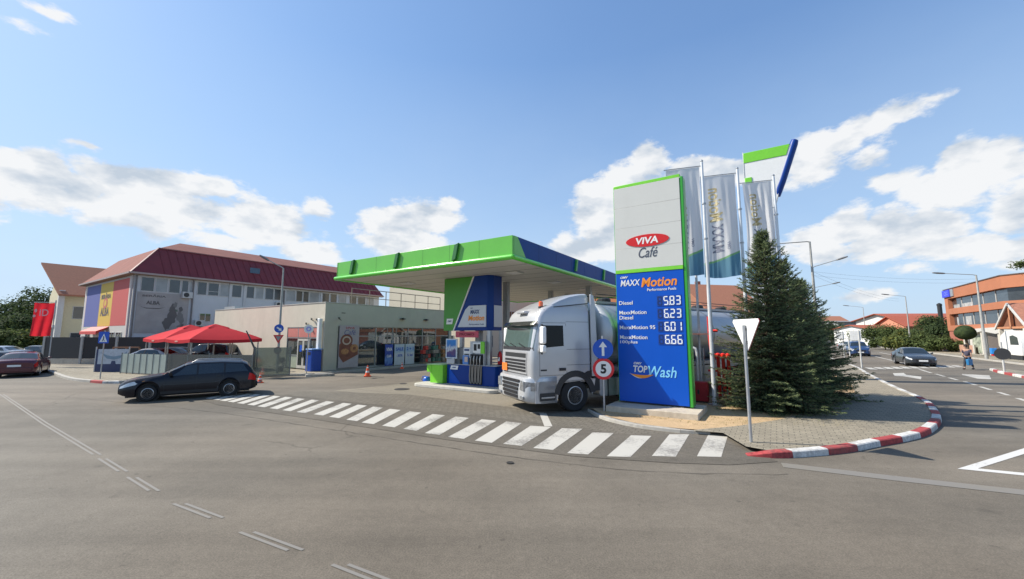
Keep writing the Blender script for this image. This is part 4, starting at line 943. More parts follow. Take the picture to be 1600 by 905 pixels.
SUV = dict(L=4.35, W=1.80, H=1.68, wf=.85, wr=3.35, R=.35,
  top=[(0,.72),(.05,.82),(.3,.96),(.95,1.06),(1.15,1.12),(1.75,1.58),(2.0,1.66),(3.5,1.67),(4.0,1.62),(4.15,1.5),(4.28,1.1),(4.35,.95)],
  belt=[(0,.66),(.3,.88),(.95,1.0),(1.3,1.02),(4.0,1.08),(4.35,.86)], cab=(1.05,4.2,1.8,4.0),
  side=[[(1.40,4.10),(2.22,4.08),(2.2,4.92),(1.80,4.90)],[(2.28,4.08),(3.12,4.08),(3.1,4.92),(2.26,4.92)],[(3.18,4.08),(4.0,4.1),(3.9,4.9),(3.16,4.92)]],
  pillars=[(2.21,2.27),(3.11,3.17)], doors=[1.25,2.24,3.1], ws=[(1.18,5.12),(1.18,7),(1.72,7),(1.72,5.12)], rw=[(4.12,5.2),(4.12,7),(4.26,7),(4.26,5.2)],
  head=[(.05,3.4),(.45,3.6),(.36,4.1),(.06,4.1)], tail=[(4.05,3.3),(4.33,3.3),(4.31,3.95),(4.10,3.95)], plate=.8, spokes=5)
def cpaint(n, c, r=.25): return mat(n, c, r, .1, var=.04, scale=3, coat=.55)
NAVY = mat('paint_dark_navy', (.004,.005,.011), .3, 0, coat=.3, spec=.3); MAROON = cpaint('paint_maroon', (.09,.012,.022)); GREYP = cpaint('paint_grey', (.030,.037,.045)); BLUEP = cpaint('paint_blue', (.02,.05,.14)); SILV = cpaint('paint_silver', (.35,.37,.40)); LIGHTB = cpaint('paint_light_blue', (.25,.30,.38))
def face(loc_nose, to_tail): d = Vector(to_tail); return math.atan2(d.y, d.x)
# hero wagon: nose at the left, tail at the right
n0 = G(187,625); tl = G(392,612); d = (tl-n0).normalized()
ctr = (n0+tl)/2; cen = Vector((-d.y, d.x, 0))
F0 = G(230,628); d = Vector((.83,.557,0)).normalized(); cen = Vector((-d.y, d.x, 0))
wag = car('estate_car', 'dark navy estate car with roof rails turning out of the station by the zebra crossing', 'car', F0-d*.87+cen*.84+Vector((0,0,.012)), math.atan2(d.y, d.x), NAVY, WAGON)
wag.scale = (.90,1,.95)
MB().tube([(4.78,0,.42),(4.95,0,.42),(5.0,0,.5)], .03, 8).build('tow_bar', STEEL, wag)
# maroon saloon seen from behind, far left
a = G(60,589); car('saloon_car', 'maroon saloon car driving away at the left edge', 'car', a+Vector((-3.9,2.9,0)), math.atan2(-.75,.66), MAROON, SALOON, detail=False)
a = G(8,566); car('parked_car', 'light blue-grey saloon parked at the far left edge', 'car', a+Vector((-4.6,1,0)), R(8), LIGHTB, SALOON, 'cars standing behind the roadside at left', detail=False)
car('parked_car', 'dark grey saloon parked between the pale car and the dark fence', 'car', Vector((-49.0,40,0)), R(2), cpaint('paint_charcoal', (.03,.033,.036)), SALOON, 'cars standing behind the roadside at left', detail=False)
a = G(6,590); car('parked_car', 'dark car cut off by the left edge, ahead of the maroon one', 'car', a+Vector((-6.2,2.0,0)), R(15), cpaint('paint_black', (.01,.01,.012)), SALOON, 'cars standing behind the roadside at left', detail=False)
# cars parked behind the terrace, seen over its panels
for (p, rz, pt, sp, lab) in ((Vector((-25.0,33.2,.11)), 4, cpaint('paint_black', (.01,.01,.012)), SUV, 'black tall car parked under the red parasols, its roof above the terrace panels'),
                           (Vector((-27.0,31.9,.11)), 8, cpaint('paint_graphite', (.03,.035,.045)), SALOON, 'dark low car parked left of the black tall car behind the terrace'),
                           (Vector((-26.0,28.9,.11)), 8, SILV, SALOON, 'silver-blue car behind the blue and white banner')):
    car('parked_car', lab, 'car', p+Vector((-1.8,-.4,0)), R(rz), pt, sp, 'cars parked behind the terrace', detail=False)
# right road: cars facing us (nose towards -U)
def oncoming(px, py, paint, spec, label, yaw=0):
    a = G(px, py); car('oncoming_car', label, 'car', a+Vector((0,0,.006)), UA+yaw, paint, spec, 'cars on the street at right', detail=False)
a = G(1440,573.5); car('oncoming_car', 'dark grey saloon coming towards the far crossing on the right street', 'car', a+Vector((.2,0,.006)), UA+.05, GREYP, SALOON, 'cars on the street at right', detail=False)
a = G(1346,557); car('oncoming_car', 'blue compact estate farther up the right street, behind the three posts', 'car', a+Vector((0,0,.006)), UA, BLUEP, SUV, 'cars on the street at right', detail=False)
a = G(1369,550); car('oncoming_car', 'small grey car farthest up the right street', 'car', a+Vector((1,3,.006)), UA+.5, SILV, SALOON, 'cars on the street at right', detail=False)

# ------------------------------------------------------------------ tanker truck
def tanker():
    # local: x = backwards from the front bumper, y = to the left seen from the cab's near side ... heading = -x
    hd = Vector((-.906,-.423,0)); bk = -hd
    rz = math.atan2(bk.y, bk.x); loc = Vector((.07,13.85,.0045))
    t = thing('tanker_truck', 'silver high-roof truck with a steel tank trailer leaving the canopy', 'truck', loc, rz)
    P = mat('truck_silver', (.50,.505,.515), .34, .4, var=.03, scale=1.5, coat=.35, dirt=.05); P2 = mat('truck_lower_grey', (.20,.205,.21), .5, .1)
    GLs = glass('truck_glass', (.25,.33,.33), .55, .02)
    hw = 1.24
    # near side is local -y.  plan section: rounded rectangle, front x0, back xb
    def ring(x0, xb, w, rf, rb, z, n=7):
        pts = []
        for cx, cy, r, a0 in ((x0+rf, -w+rf, rf, -PI), (xb-rb, -w+rb, rb, -PI/2), (xb-rb, w-rb, rb, 0), (x0+rf, w-rf, rf, PI/2)):
            for k in range(n+1):
                a = a0+PI/2*k/n; pts.append((cx+r*math.cos(a), cy+r*math.sin(a), z))
        return pts
    # levels: z, x0, xb, half width
    lev = [(1.02,.06,2.25,hw-.01),(1.2,.05,2.27,hw),(1.55,.04,2.28,hw),(1.98,.06,2.28,hw),(2.1,.085,2.28,hw-.005),(2.5,.16,2.28,hw-.02),(2.78,.22,2.28,hw-.035),(2.86,.25,2.28,hw-.04),(3.05,.30,2.28,hw-.05),(3.2,.38,2.29,hw-.07),(3.35,.55,2.30,hw-.11),(3.46,.78,2.30,hw-.15)]
    rings = [ring(x0, xb, w, .22, .10, z) for z, x0, xb, w in lev]
    m = MB(); n = len(rings[0])
    for i, (a, b) in enumerate(zip(rings, rings[1:])):
        m.add(a+b, [(k, (k+1)%n, n+(k+1)%n, n+k) for k in range(n)])
    m.add(rings[-1], [tuple(range(n))]); m.add(rings[0], [tuple(range(n))[::-1]])
    cab = m.build('cab', P, t, smooth=True, weld=True)
    # raised roof deflector, humped towards the rear
    roof = [(.55,3.34,hw-.14),(.85,3.50,hw-.17),(1.2,3.66,hw-.18),(1.6,3.80,hw-.18),(2.0,3.88,hw-.18),(2.30,3.90,hw-.18)]
    m = MB(); rows = []
    for x, z, w in roof:
        rows.append([(x,-w,3.30),(x,-w-.0,z-.16),(x,-w+.06,z-.05),(x,-w+.2,z),(x,0,z+.03),(x,w-.2,z),(x,w-.06,z-.05),(x,w,z-.16),(x,w,3.30)])
    m.grid(rows); m.add(rows[0], [tuple(range(9))]); m.add(rows[-1], [tuple(range(9))[::-1]])
    m.build('roof_deflector', P, t, smooth=True, recalc=True)
    MB().prism([(.9,3.40),(2.27,3.56),(2.27,3.535),(.9,3.375)], (0,-hw+.125,0), (1,0,0), (0,0,1), (0,-1,0), .012).build('roof_seam', BLACK, t)
    MB().prism([(2.30,1.1),(2.58,1.1),(2.50,3.55),(2.44,3.82),(2.30,3.86)], (0,-hw+.02,0), (1,0,0), (0,0,1), (0,1,0), .05).build('side_deflector', P, t, bevel=.015)
    MB().prism([(2.30,1.1),(2.58,1.1),(2.50,3.55),(2.44,3.82),(2.30,3.86)], (0,hw-.07,0), (1,0,0), (0,0,1), (0,1,0), .05).build('side_deflector', P, t, bevel=.015)
    def fx(z): # front x at z
        return interp([(l[0], l[1]) for l in lev], z)
    # windscreen: curved strip following the rings
    def front(z0, z1, y0, y1, off, nm, m_, nz=4, ny=14):
        rows = []
        for j in range(nz+1):
            z = z0+(z1-z0)*j/nz; x0 = fx(z); rows.append([])
            for i in range(ny+1):
                y = y0+(y1-y0)*i/ny; w = interp([(l[0], l[3]) for l in lev], z); e = max(0, abs(y)-(w-.22)); x = x0+.22-math.sqrt(max(0, .22**2-e*e)); nx, nyy = (x-(x0+.22)), 0
                rows[-1].append((x-off, y, z))
        return MB().grid(rows).build(nm, m_, t, smooth=True)
    front(2.06,2.80,-1.16,1.16,.010,'windscreen',mat('truck_screen', (.075,.115,.105), .06, spec=.8))
    front(2.02,2.085,-1.17,1.17,.018,'wiper_panel',BLACK,1)
    for y in (-.7,0,.6): MB().beam((fx(2.1)-.03,y,2.08),(fx(2.2)-.03,y+.5,2.2),.02,.02).build('wiper', BLACK, t)
    front(1.98,2.02,-1.19,1.19,.014,'panel_gap',BLACK,1)
    # sun visor
    rows = []
    for s_, z in ((0,2.80),(1,2.92)):
        rows.append([(fx(2.8)-.20+.12*s_+.10*(abs(y)/1.2)**3, y, z) for y in [-1.2+2.4*i/12 for i in range(13)]])
    o = MB().grid(rows).build('sun_visor', mat('visor_dark', (.03,.035,.035), .1, coat=1), t); sm = o.modifiers.new('solid', 'SOLIDIFY'); sm.thickness = .025
    MB().box(fx(3.0)-.05,fx(3.0)+.2,-.28,.28,3.2,3.28).build('roof_lamp_bar', P, t, bevel=.02)
    # beacon
    b = MB().lathe([(.09,0),(.09,.05),(.075,.06)], (.62,-.78,3.36)).build('beacon_base', DARK, t); MB().lathe([(.075,0),(.075,.14),(.05,.17),(.01,.175)], (.62,-.78,3.42)).build('beacon', mat('beacon_orange', (.85,.12,.01), .2, coat=1), t, smooth=True)
    # grille
    front(1.22,1.92,-.86,.86,.012,'grille_surround',P,2)
    for k in range(4):
        z = 1.28+k*.105; front(z, z+.075, -.80, .80, .016, 'grille_slot', BLACK, 1); front(z+.078, z+.10, -.80, .80, .026, 'grille_bar', P, 1)
    front(1.74,1.88,-.80,.80,.018,'badge_panel',DARK,1)
    front(1.20,1.215,-.9,.9,.02,'panel_gap',BLACK,1)
    MB().box(-.0,.012,-.32+.9,.10+.9,1.24,1.50).build('hazard_plate', mat('hazard_orange', (.80,.20,.03), .5), t)
    # bumper with lower grille and lamps
    prof = [(.0,.34),(-.10,.42),(-.14,.60),(-.13,.86),(-.08,1.10),(.02,1.16)]
    rows = []
    for x, z in prof:
        row = []
        for k in range(25):
            a = -1+2*k/24; y = a*1.25; e = max(0, abs(y)-.95)/.30; row.append((x+.38*e**2.2, y, z))
        row = [(.92,-1.25,z)]+row+[(.92,1.25,z)]; rows.append(row)
    o = MB().grid(rows).build('bumper', mat('bumper_silver', (.55,.56,.57), .35, .3, coat=.5, dirt=.08), t, smooth=True); sm = o.modifiers.new('solid', 'SOLIDIFY'); sm.thickness = .04
    for k in range(5):
        z = .46+k*.125; x = interp([(z_, x_) for x_, z_ in prof], z)
        MB().prism([(-.52-.03*k,z),(.52+.03*k,z),(.535+.03*k,z+.085),(-.535-.03*k,z+.085)], (x-.035,0,0), (0,1,0), (0,0,1), (1,0,0), .03).build('grille_slot', BLACK, t)
    hl = mat('headlamp_glass', (.30,.32,.34), .08, .5, var=.5, scale=12, spec=1, coat=1)
    for s_ in (-1,1):
        MB().prism([(s_*.72,.74),(s_*1.0,.72),(s_*1.0,1.02),(s_*.80,1.04)], (-.155,0,0), (0,1,0), (0,0,1), (1,0,0), .05).build('headlight', hl, t, bevel=.01)
        MB().add([(-.13+.0,s_*1.0,.72),(.20,s_*1.235,.74),(.20,s_*1.235,.98),(-.12,s_*1.0,1.02),(-.155,s_*1.0,.72),(.16,s_*1.262,.74),(.16,s_*1.262,.98),(-.15,s_*1.0,1.02)], [(0,1,2,3),(4,5,6,7),(0,1,5,4),(1,2,6,5),(2,3,7,6),(3,0,4,7)]).build('indicator_lamp', hl, t)
        MB().box(-.16,-.12,s_*.86-.12,s_*.86+.12,.46,.56).build('fog_light', hl, t, bevel=.01)
    # door: gap lines, window, handle, step
    def sw(z): return interp([(l[0], l[3]) for l in lev], z)
    for s_ in (-1,1):
        def sidep(poly, nm, m_, off=.004, th=.006):
            v = [(x, s_*(sw(z)+off), z) for x, z in poly]; v2 = [(x, s_*(sw(z)+off+th), z) for x, z in poly]; k = len(poly)
            return MB().add(v+v2, [tuple(range(k)), tuple(range(k, 2*k))]+[(i, (i+1)%k, k+(i+1)%k, k+i) for i in range(k)]).build(nm, m_, t)
        sidep([(.34,2.06),(1.20,2.12),(1.20,2.78),(.42,2.78),(.36,2.5)], 'side_window', mat('truck_side_glass', (.004,.005,.006), .12, spec=.25), .002)
        for a, b in (((.30,1.20),(.30,2.05)),((1.30,1.20),(1.30,2.84)),((.28,1.19),(1.31,1.19)),((.40,2.86),(1.31,2.86)),((1.31,2.9),(2.2,2.9)),((1.31,1.5),(2.24,1.5)),((1.31,2.0),(2.24,2.0))):
            dx, dz = b[0]-a[0], b[1]-a[1]; w_ = .006
            sidep([(a[0],a[1]),(b[0]+(w_*2 if dz > dx else 0),b[1] if dz > dx else b[1]),(b[0]+(w_*2 if dz > dx else 0),b[1]+(0 if dz > dx else w_*2)),(a[0]+(0 if dz > dx else 0),a[1]+(0 if dz > dx else w_*2))] if dx > dz else [(a[0],a[1]),(a[0]+.012,a[1]),(b[0]+.012,b[1]),(b[0],b[1])], 'door_gap', mat('gap_grey', (.06,.06,.062), .6), .001, .002)
        sidep([(1.02,1.33),(1.26,1.33),(1.26,1.42),(1.02,1.42)], 'door_handle', BLACK, .01, .02)
        sidep([(.34,1.34),(.56,1.34),(.56,1.39),(.34,1.39)], 'badge', DARK, .002, .004)
        # front wing, steps, arch
        arch = [(1.62+.66*math.cos(a), .52+.66*math.sin(a)) for a in [PI-PI*k/14 for k in range(0, 15)]]
        wing = [(.14,1.02),(.14,.36),(.92,.36)]+[p for p in arch if p[1] > .4]+[(2.34,.62),(2.42,1.02)]
        v = [(x, s_*1.215, z) for x, z in wing]; v2 = [(x, s_*1.25, z) for x, z in wing]; k = len(wing)
        MB().add(v+v2, [tuple(range(k)), tuple(range(k, 2*k))]+[(i, (i+1)%k, k+(i+1)%k, k+i) for i in range(k)]).build('wing_panel', P, t)
        q = [(1.62+r_*math.cos(a), .52+r_*math.sin(a)) for r_, rev in ((.80,0),(.60,1)) for a in ([PI*.97-PI*.94*k/16 for k in range(17)][::-1] if rev else [PI*.97-PI*.94*k/16 for k in range(17)])]
        MB().prism(q, (0,s_*1.255,0), (1,0,0), (0,0,1), (0,-s_,0), .06).build('arch_liner', DARK, t)
        MB().prism(rrect(.30,.86,.42,.66,.03), (0,s_*1.252,0), (1,0,0), (0,0,1), (0,s_,0), .012).build('step', DARK, t); MB().box(.34,.82,min(s_*1.262,s_*1.29),max(s_*1.262,s_*1.29),.50,.54).build('step_tread', STEEL, t)
        sidep([(2.0,1.03),(2.27,1.03),(2.27,1.30),(2.1,1.28),(1.95,1.2)], 'rear_skirt', DARK, .006, .01)
        # mirrors
        mo = MB().prism(rrect(-.13,.11,2.20,2.74,.06), (.28,s_*1.40,0), (0,s_*1.0,0), (0,0,1), (1,0,0), .13).build('mirror', SIGNW, t, bevel=.03)
        MB().prism(rrect(-.12,.10,1.93,2.16,.05), (.28,s_*1.40,0), (0,s_*1.0,0), (0,0,1), (1,0,0), .13).build('mirror', SIGNW, t, bevel=.03)
        MB().tube([(.40,s_*1.2,2.80),(.36,s_*1.34,2.80),(.36,s_*1.36,2.0),(.40,s_*1.2,1.85)], .025, 8).build('mirror_bracket', DARK, t)
    # chassis, fuel tank, wheels, fifth wheel
    MB().box(.5,6.2,-.45,-.33,.75,1.0).box(.5,6.2,.33,.45,.75,1.0).box(.3,.9,-1.0,1.0,.5,1.0).box(2.3,6.2,-.33,.33,.8,.95).build('chassis', DARK, t)
    for s_ in (-1,1):
        MB().prism(rrect(2.62,4.1,.42,1.02,.10), (0,s_*1.20,0), (1,0,0), (0,0,1), (0,-s_,0), .55).build('fuel_tank', mat('tank_alu', (.42,.43,.44), .35, .6, var=.1), t, bevel=.02)
        for x in (2.95,3.75): MB().box(x,x+.05,min(s_*1.195,s_*1.21),max(s_*1.195,s_*1.21),.4,1.04).build('tank_strap', DARK, t)
    for x, nm in ((1.62,'wheel'),(5.1,'wheel')):
        for s_ in (-1,1): wheel(t, x, s_*(1.24-.16), .52, .31, s_, mat('truck_rim', (.50,.51,.52), .35, .6), 10, nm, .56)
    MB().box(2.28,2.34,-1.1,1.1,.9,3.3).build('cab_back', P2, t)
    for x, h in ((2.85,2.9),): MB().tube([(x,-.7,1.0),(x,-.7,h)], .06, 10).build('exhaust_stack', DARK, t)
    MB().tube([(2.5,-.4,1.6),(2.8,-.5,1.3),(3.1,-.3,1.7),(3.4,-.2,1.6)], .03, 8).tube([(2.5,-.3,1.8),(2.9,-.45,1.4),(3.4,-.3,1.8)], .03, 8).build('air_hose', DARK, t)
    MB().box(2.36,2.62,-1.22,-1.1,.62,1.08).box(2.36,2.62,1.1,1.22,.62,1.08).build('rear_fairing', DARK, t)
    MB().box(3.2,5.9,-.9,.9,1.02,1.08).build('catwalk', DARK, t)
    # trailer, articulated: own direction
    trd = Vector((.809,.583,0)); ang = math.atan2(trd.y, trd.x)-rz
    ca, sa = math.cos(ang), math.sin(ang); K = Vector((3.95,0,0))
    def T(m_):
        m_.v = [(K.x+ca*x-sa*y, K.y+sa*x+ca*y, z) for x, y, z in m_.v]; return m_
    tankm = mat('tank_steel', (.46,.48,.50), .42, .55, var=.06, scale=1.2, dirt=.2)
    L0, L1, zc, ry, rz_ = -1.15, 10.2, 2.52, 1.22, 1.13
    st = [(L0-.28,.02),(L0-.26,.35),(L0-.2,.62),(L0-.1,.86),(L0,.97),(L0+.06,1)]
    xsx = st+[(L0+.06+(L1-L0-.12)*k/14, 1) for k in range(1, 14)]+[(2*((L0+L1)/2)-x, s_) for x, s_ in st[::-1]]
    rows = [[(x, ry*s_*math.cos(2*PI*k/40), zc+rz_*s_*math.sin(2*PI*k/40)) for k in range(41)] for x, s_ in xsx]
    T(MB().grid(rows)).build('tank', tankm, t, smooth=True, weld=True)
    for k in range(6):
        x = L0+.2+k*(L1-L0-.4)/5; T(MB().grid([[(xx, (ry+.012)*math.cos(2*PI*q/40), zc+(rz_+.012)*math.sin(2*PI*q/40)) for q in range(41)] for xx in (x-.05, x+.05)])).build('tank_band', STEEL, t, smooth=True)
    T(MB().box(L0+.1,L1-.2,-.42,.42,zc+rz_-.04,zc+rz_+.05)).build('top_walkway', GREYM, t)
    hr = MB()
    for y in (-.4,.4):
        hr.tube([(L0+.1,y,zc+rz_+.05),(L0+.1,y,zc+rz_+.3),(L1-.2,y,zc+rz_+.3),(L1-.2,y,zc+rz_+.05)], .018, 6)
    for k in range(5): hr.lathe([(.01,0),(.26,0),(.26,.12),(.2,.16),(.01,.17)], (L0+1+k*2.2,0,zc+rz_+.05), n=14)
    T(hr).build('hatch_rail', DARK, t)
    T(MB().box(L0+.3,L1-.1,-1.2,1.2,1.25,1.38).box(L0+.5,L1,-.5,.5,.95,1.25)).build('trailer_frame', GREYM, t)
    T(MB().box(1.9,6.0,-1.24,-1.2,.5,1.2)).build('side_guard', STEEL, t)
    for z in (.55,.8,1.05): T(MB().box(1.9,6.0,-1.26,-1.24,z,z+.06)).build('side_guard', GREYM, t)
    T(MB().box(2.0,5.5,-1.1,-.7,.55,1.2)).build('equipment_box', mat('box_grey', (.25,.26,.27), .5), t)
    for k, x in enumerate((7.0,8.3,9.6)):
        for s_ in (-1,1):
            wx, wy = K.x+ca*x-sa*s_*1.05, K.y+sa*x+ca*s_*1.05
            o = wheel(t, 0, 0, .5, .38, s_, mat('truck_rim', (.50,.51,.52), .35, .6), 10, 'wheel', .56); o.location = (wx, wy, 0); o.rotation_euler = (0,0,ang)
    T(MB().box(L1-.1,L1-.04,-1.22,1.22,.6,.95)).build('rear_bar', RED, t)
    T(MB().tube([(L0-.1,-.9,1.3),(L0-.1,-.9,2.0),(L0-.15,-.85,2.25)], .04, 8)).build('front_fitting', DARK, t)
tanker()
# ------------------------------------------------------------------ signs
CAMX = (1,0,0)
def pole(t, h, r=.032, m=None): return MB().tube([(0,0,0),(0,0,h)], r, 12).build('post', m or STEEL, t, smooth=True)
def disc(t, z, r, m, y=-.045, nm='sign_face', th=.006): return MB().lathe([(.001,0),(r,0),(r,th),(.001,th)], (0,y,z), 'y', 36).build(nm, m, t)
t = thing('road_sign', 'blue ahead-arrow disc above a speed limit 5 disc on one post before the truck', 'road sign', Vector((2.93,13.15,.0)), -.08)
pole(t, 2.45); Z1, Z2 = 2.03, 1.40
disc(t, Z1, .325, STEEL, -.040, 'sign_back'); disc(t, Z1, .325, SIGNB, -.047)
MB().prism([(-.04,-.22),(.04,-.22),(.04,.06),(.13,.06),(0,.24),(-.13,.06),(-.04,.06)], (0,-.0475,Z1), (1,0,0), (0,0,1), (0,-1,0), .004).build('arrow', SIGNW, t)
disc(t, Z2, .34, STEEL, -.040, 'sign_back'); disc(t, Z2, .34, SIGNR, -.047, 'red_rim'); disc(t, Z2, .25, SIGNW, -.051)
text('5', BLACK, t, (0,-.0515,Z2), (1,0,0), (0,0,1), h=.30, bold=.04)
# back of a give way sign on its post
t = thing('give_way_sign', 'back of a pale inverted triangle sign on a grey post at the pavement corner', 'road sign', G(1174,698)+Vector((0,0,.09)), R(-84))
pole(t, 2.62, .034)
back = mat('sign_back_pale', (.74,.74,.72), .5, .0)
MB().prism([(-.42,2.76),(.42,2.76),(.45,2.70),(.04,2.04),(-.04,2.04),(-.45,2.70)], (0,.055,0), (1,0,0), (0,0,1), (0,-1,0), .016).build('sign_plate', back, t, bevel=.004)
MB().prism([(-.42,2.76),(.42,2.76),(.45,2.70),(.04,2.04),(-.04,2.04),(-.45,2.70)], (0,.062,0), (1,0,0), (0,0,1), (0,1,0), .003).build('sign_face', SIGNR, t)
MB().box(-.06,.06,.03,.04,2.5,2.56).box(-.06,.06,.03,.04,2.2,2.26).build('bracket', STEEL, t)
# blue crossing sign at the left
t = thing('crossing_sign', 'square blue pedestrian crossing sign on a post at the left kerb', 'road sign', G(156,595)+Vector((0,0,.1)), R(8)); t.scale = (.70,1,.87)
pole(t, 3.0, .035)
MB().prism(rrect(-.36,.36,2.2,2.92,.05), (0,-.04,0), (1,0,0), (0,0,1), (0,-1,0), .02).build('sign_plate', SIGNB, t)
MB().prism([(-.27,2.28),(.27,2.28),(0,2.80)], (0,-.0605,0), (1,0,0), (0,0,1), (0,-1,0), .004).build('sign_face', SIGNW, t)
MB().prism(ell(0,2.62,.035,.035,12), (0,-.065,0), (1,0,0), (0,0,1), (0,-1,0), .003).prism([(-.03,2.58),(.05,2.58),(.03,2.45),(.10,2.32),(.06,2.32),(0,2.43),(-.06,2.32),(-.1,2.32),(-.03,2.47)], (0,-.065,0), (1,0,0), (0,0,1), (0,-1,0), .003).build('walker_symbol', BLACK, t)
# round sign on a post at the shop corner
t = thing('round_sign', 'small white round sign with a blue mark on a post at the shop corner', 'sign', W(1.9,16.4,.11), R(25))
pole(t, 2.9, .03); disc(t, 2.72, .27, SIGNW, -.04); disc(t, 2.72, .15, mat('violet_mark', (.35,.33,.75), .5), -.045, 'mark'); disc(t, 2.72, .07, SIGNW, -.049, 'mark')
# posts with sign backs on the right street
for i, (px, py, h, lab) in enumerate(((1320,563,2.7,'thin post with a narrow edge-on sign, left of the blue car'),(1329,564,2.2,'short bare post in the middle of the three, in front of the blue car'),(1347,577,2.7,'slim post nearest the camera of the three before the blue car'))):
    t = thing('sign_post', lab, 'post', G(px,py)+Vector((0,0,.1)), UA, 'posts along the right street'); pole(t, h, .05, mat('pale_post', (.5,.5,.48), .5))
    if i != 1: MB().box(-.02,.02,-.12,.5,h-.75,h-.05).build('sign_plate', back, t)
t = thing('round_sign', 'dark round back of a sign on the red and white median at the right edge', 'road sign', G(1570,585)+Vector((0,0,.12)), R(-35))
pole(t, 1.9, .05, mat('pale_post', (.5,.5,.48), .5)); disc(t, 1.15, .36, mat('sign_back_dark', (.04,.04,.042), .5), -.05)

# ------------------------------------------------------------------ street lamps
def lamp(base, h, arm, label, head=.7, extra=None, rp=.09):
    t = thing('street_lamp', label, 'street lamp', base, 0, 'tall street lamps'); a = Vector(arm)
    m = mat('lamp_pole_grey', (.36,.36,.34), .6, .2, var=.15)
    MB().tube([(0,0,0),(0,0,h*.4),(0,0,h)], [rp*1.25,rp,rp*.6], 10).build('pole', m, t, smooth=True)
    e = Vector((0,0,h))+a; MB().tube([(0,0,h-.02), Vector((0,0,h+.02))+a*.1, e], [.04,.035,.03], 8).build('arm', m, t, smooth=True)
    d = a.normalized(); w = Vector((-d.y,d.x,0)).normalized()
    P = []
    for s_, ww, hh in ((0,.05,.05),(.15,.14,.08),(.6,.16,.09),(.95,.10,.06),(1,.03,.02)):
        c = e+d*head*s_; P.append([c+w*ww*math.cos(2*PI*k/10)+Vector((0,0,hh*math.sin(2*PI*k/10))) for k in range(11)])
    MB().grid(P).build('lamp_head', mat('lamp_head_grey', (.20,.20,.20), .5, .3), t, smooth=True)
    return t
b = W(.89,17.9,.11)
t = lamp(Vector((b.x,b.y,.11)), 6.55, Vector((-.75,-.35,.45)), 'street lamp standing before the cream shop wall with small road signs on it', .6, rp=.07)
for z, f in ((2.75,'blue'),(2.1,'tri'),(1.4,'round')):
    r_ = R(-15)
    s = thing('road_sign', {'blue':'small blue arrow disc on the lamp post by the shop, uppermost of three', 'tri':'red-rimmed inverted triangle on the lamp post by the shop, under the blue disc', 'round':'dark little sign with red rim on the lamp post by the shop, lowest of three'}[f], 'road sign', Vector((b.x,b.y-.08,.11)), R(32), 'small signs on the shop lamp post')
    if f == 'blue': disc(s, z, .26, SIGNB, -.04); MB().prism([(-.14,.03),(-.09,.11),(.08,-.02),(.11,.06),(.15,-.15),(-.05,-.12),(.02,-.08)], (0,-.05,z), (1,0,0), (0,0,1), (0,-1,0), .004).build('arrow', SIGNW, s)
    elif f == 'tri': MB().prism([(-.29,.25),(.29,.25),(0,-.28)], (0,-.04,z), (1,0,0), (0,0,1), (0,-1,0), .008).build('red_rim', SIGNR, s); MB().prism([(-.16,.17),(.16,.17),(0,-.12)], (0,-.05,z), (1,0,0), (0,0,1), (0,-1,0), .004).build('sign_face', mat('sign_grey', (.3,.3,.3), .5), s)
    else: disc(s, z, .22, mat('dull_red_sign', (.25,.08,.07), .5), -.04, 'red_rim'); disc(s, z, .15, mat('dull_grey_sign', (.2,.19,.18), .5), -.046)
lamp(W(20.06,-10.3,.1), 8.45, Vector((-1.75,.35,-.05)), 'street lamp behind the spruces, its arm pointing left', .35)
lamp(W(32.4,-11.2,.1), 8.4, Vector((1.7,-.6,.55)), 'street lamp with its arm reaching right over the right street', .9)
lamp(Vector((46.5,40,.1)), 8.3, Vector((-2.1,.9,.3)), 'street lamp in front of the orange building, arm pointing left', 1.0, rp=.11)
lamp(W(75,-24.9+.0,.1)+Vector((1,0,0)), 8.4, Vector((-1.7,.9,.35)), 'distant street lamp above the red roofed white building, arm pointing left', 1.0)
lamp(W(110,-25.3,.1), 8.6, Vector((-2.3,1,.4)), 'most distant street lamp over the long red roof', 1.2)
lamp(W(52,-11.8,.1), 8.2, Vector((2.6,-.9,.6)), 'street lamp peeping over the right spruce beside the white lamp mast', .9)
lamp(W(33,38.5,.11)*1.0, 1, Vector((.1,0,0)), 'x', .1) if False else None

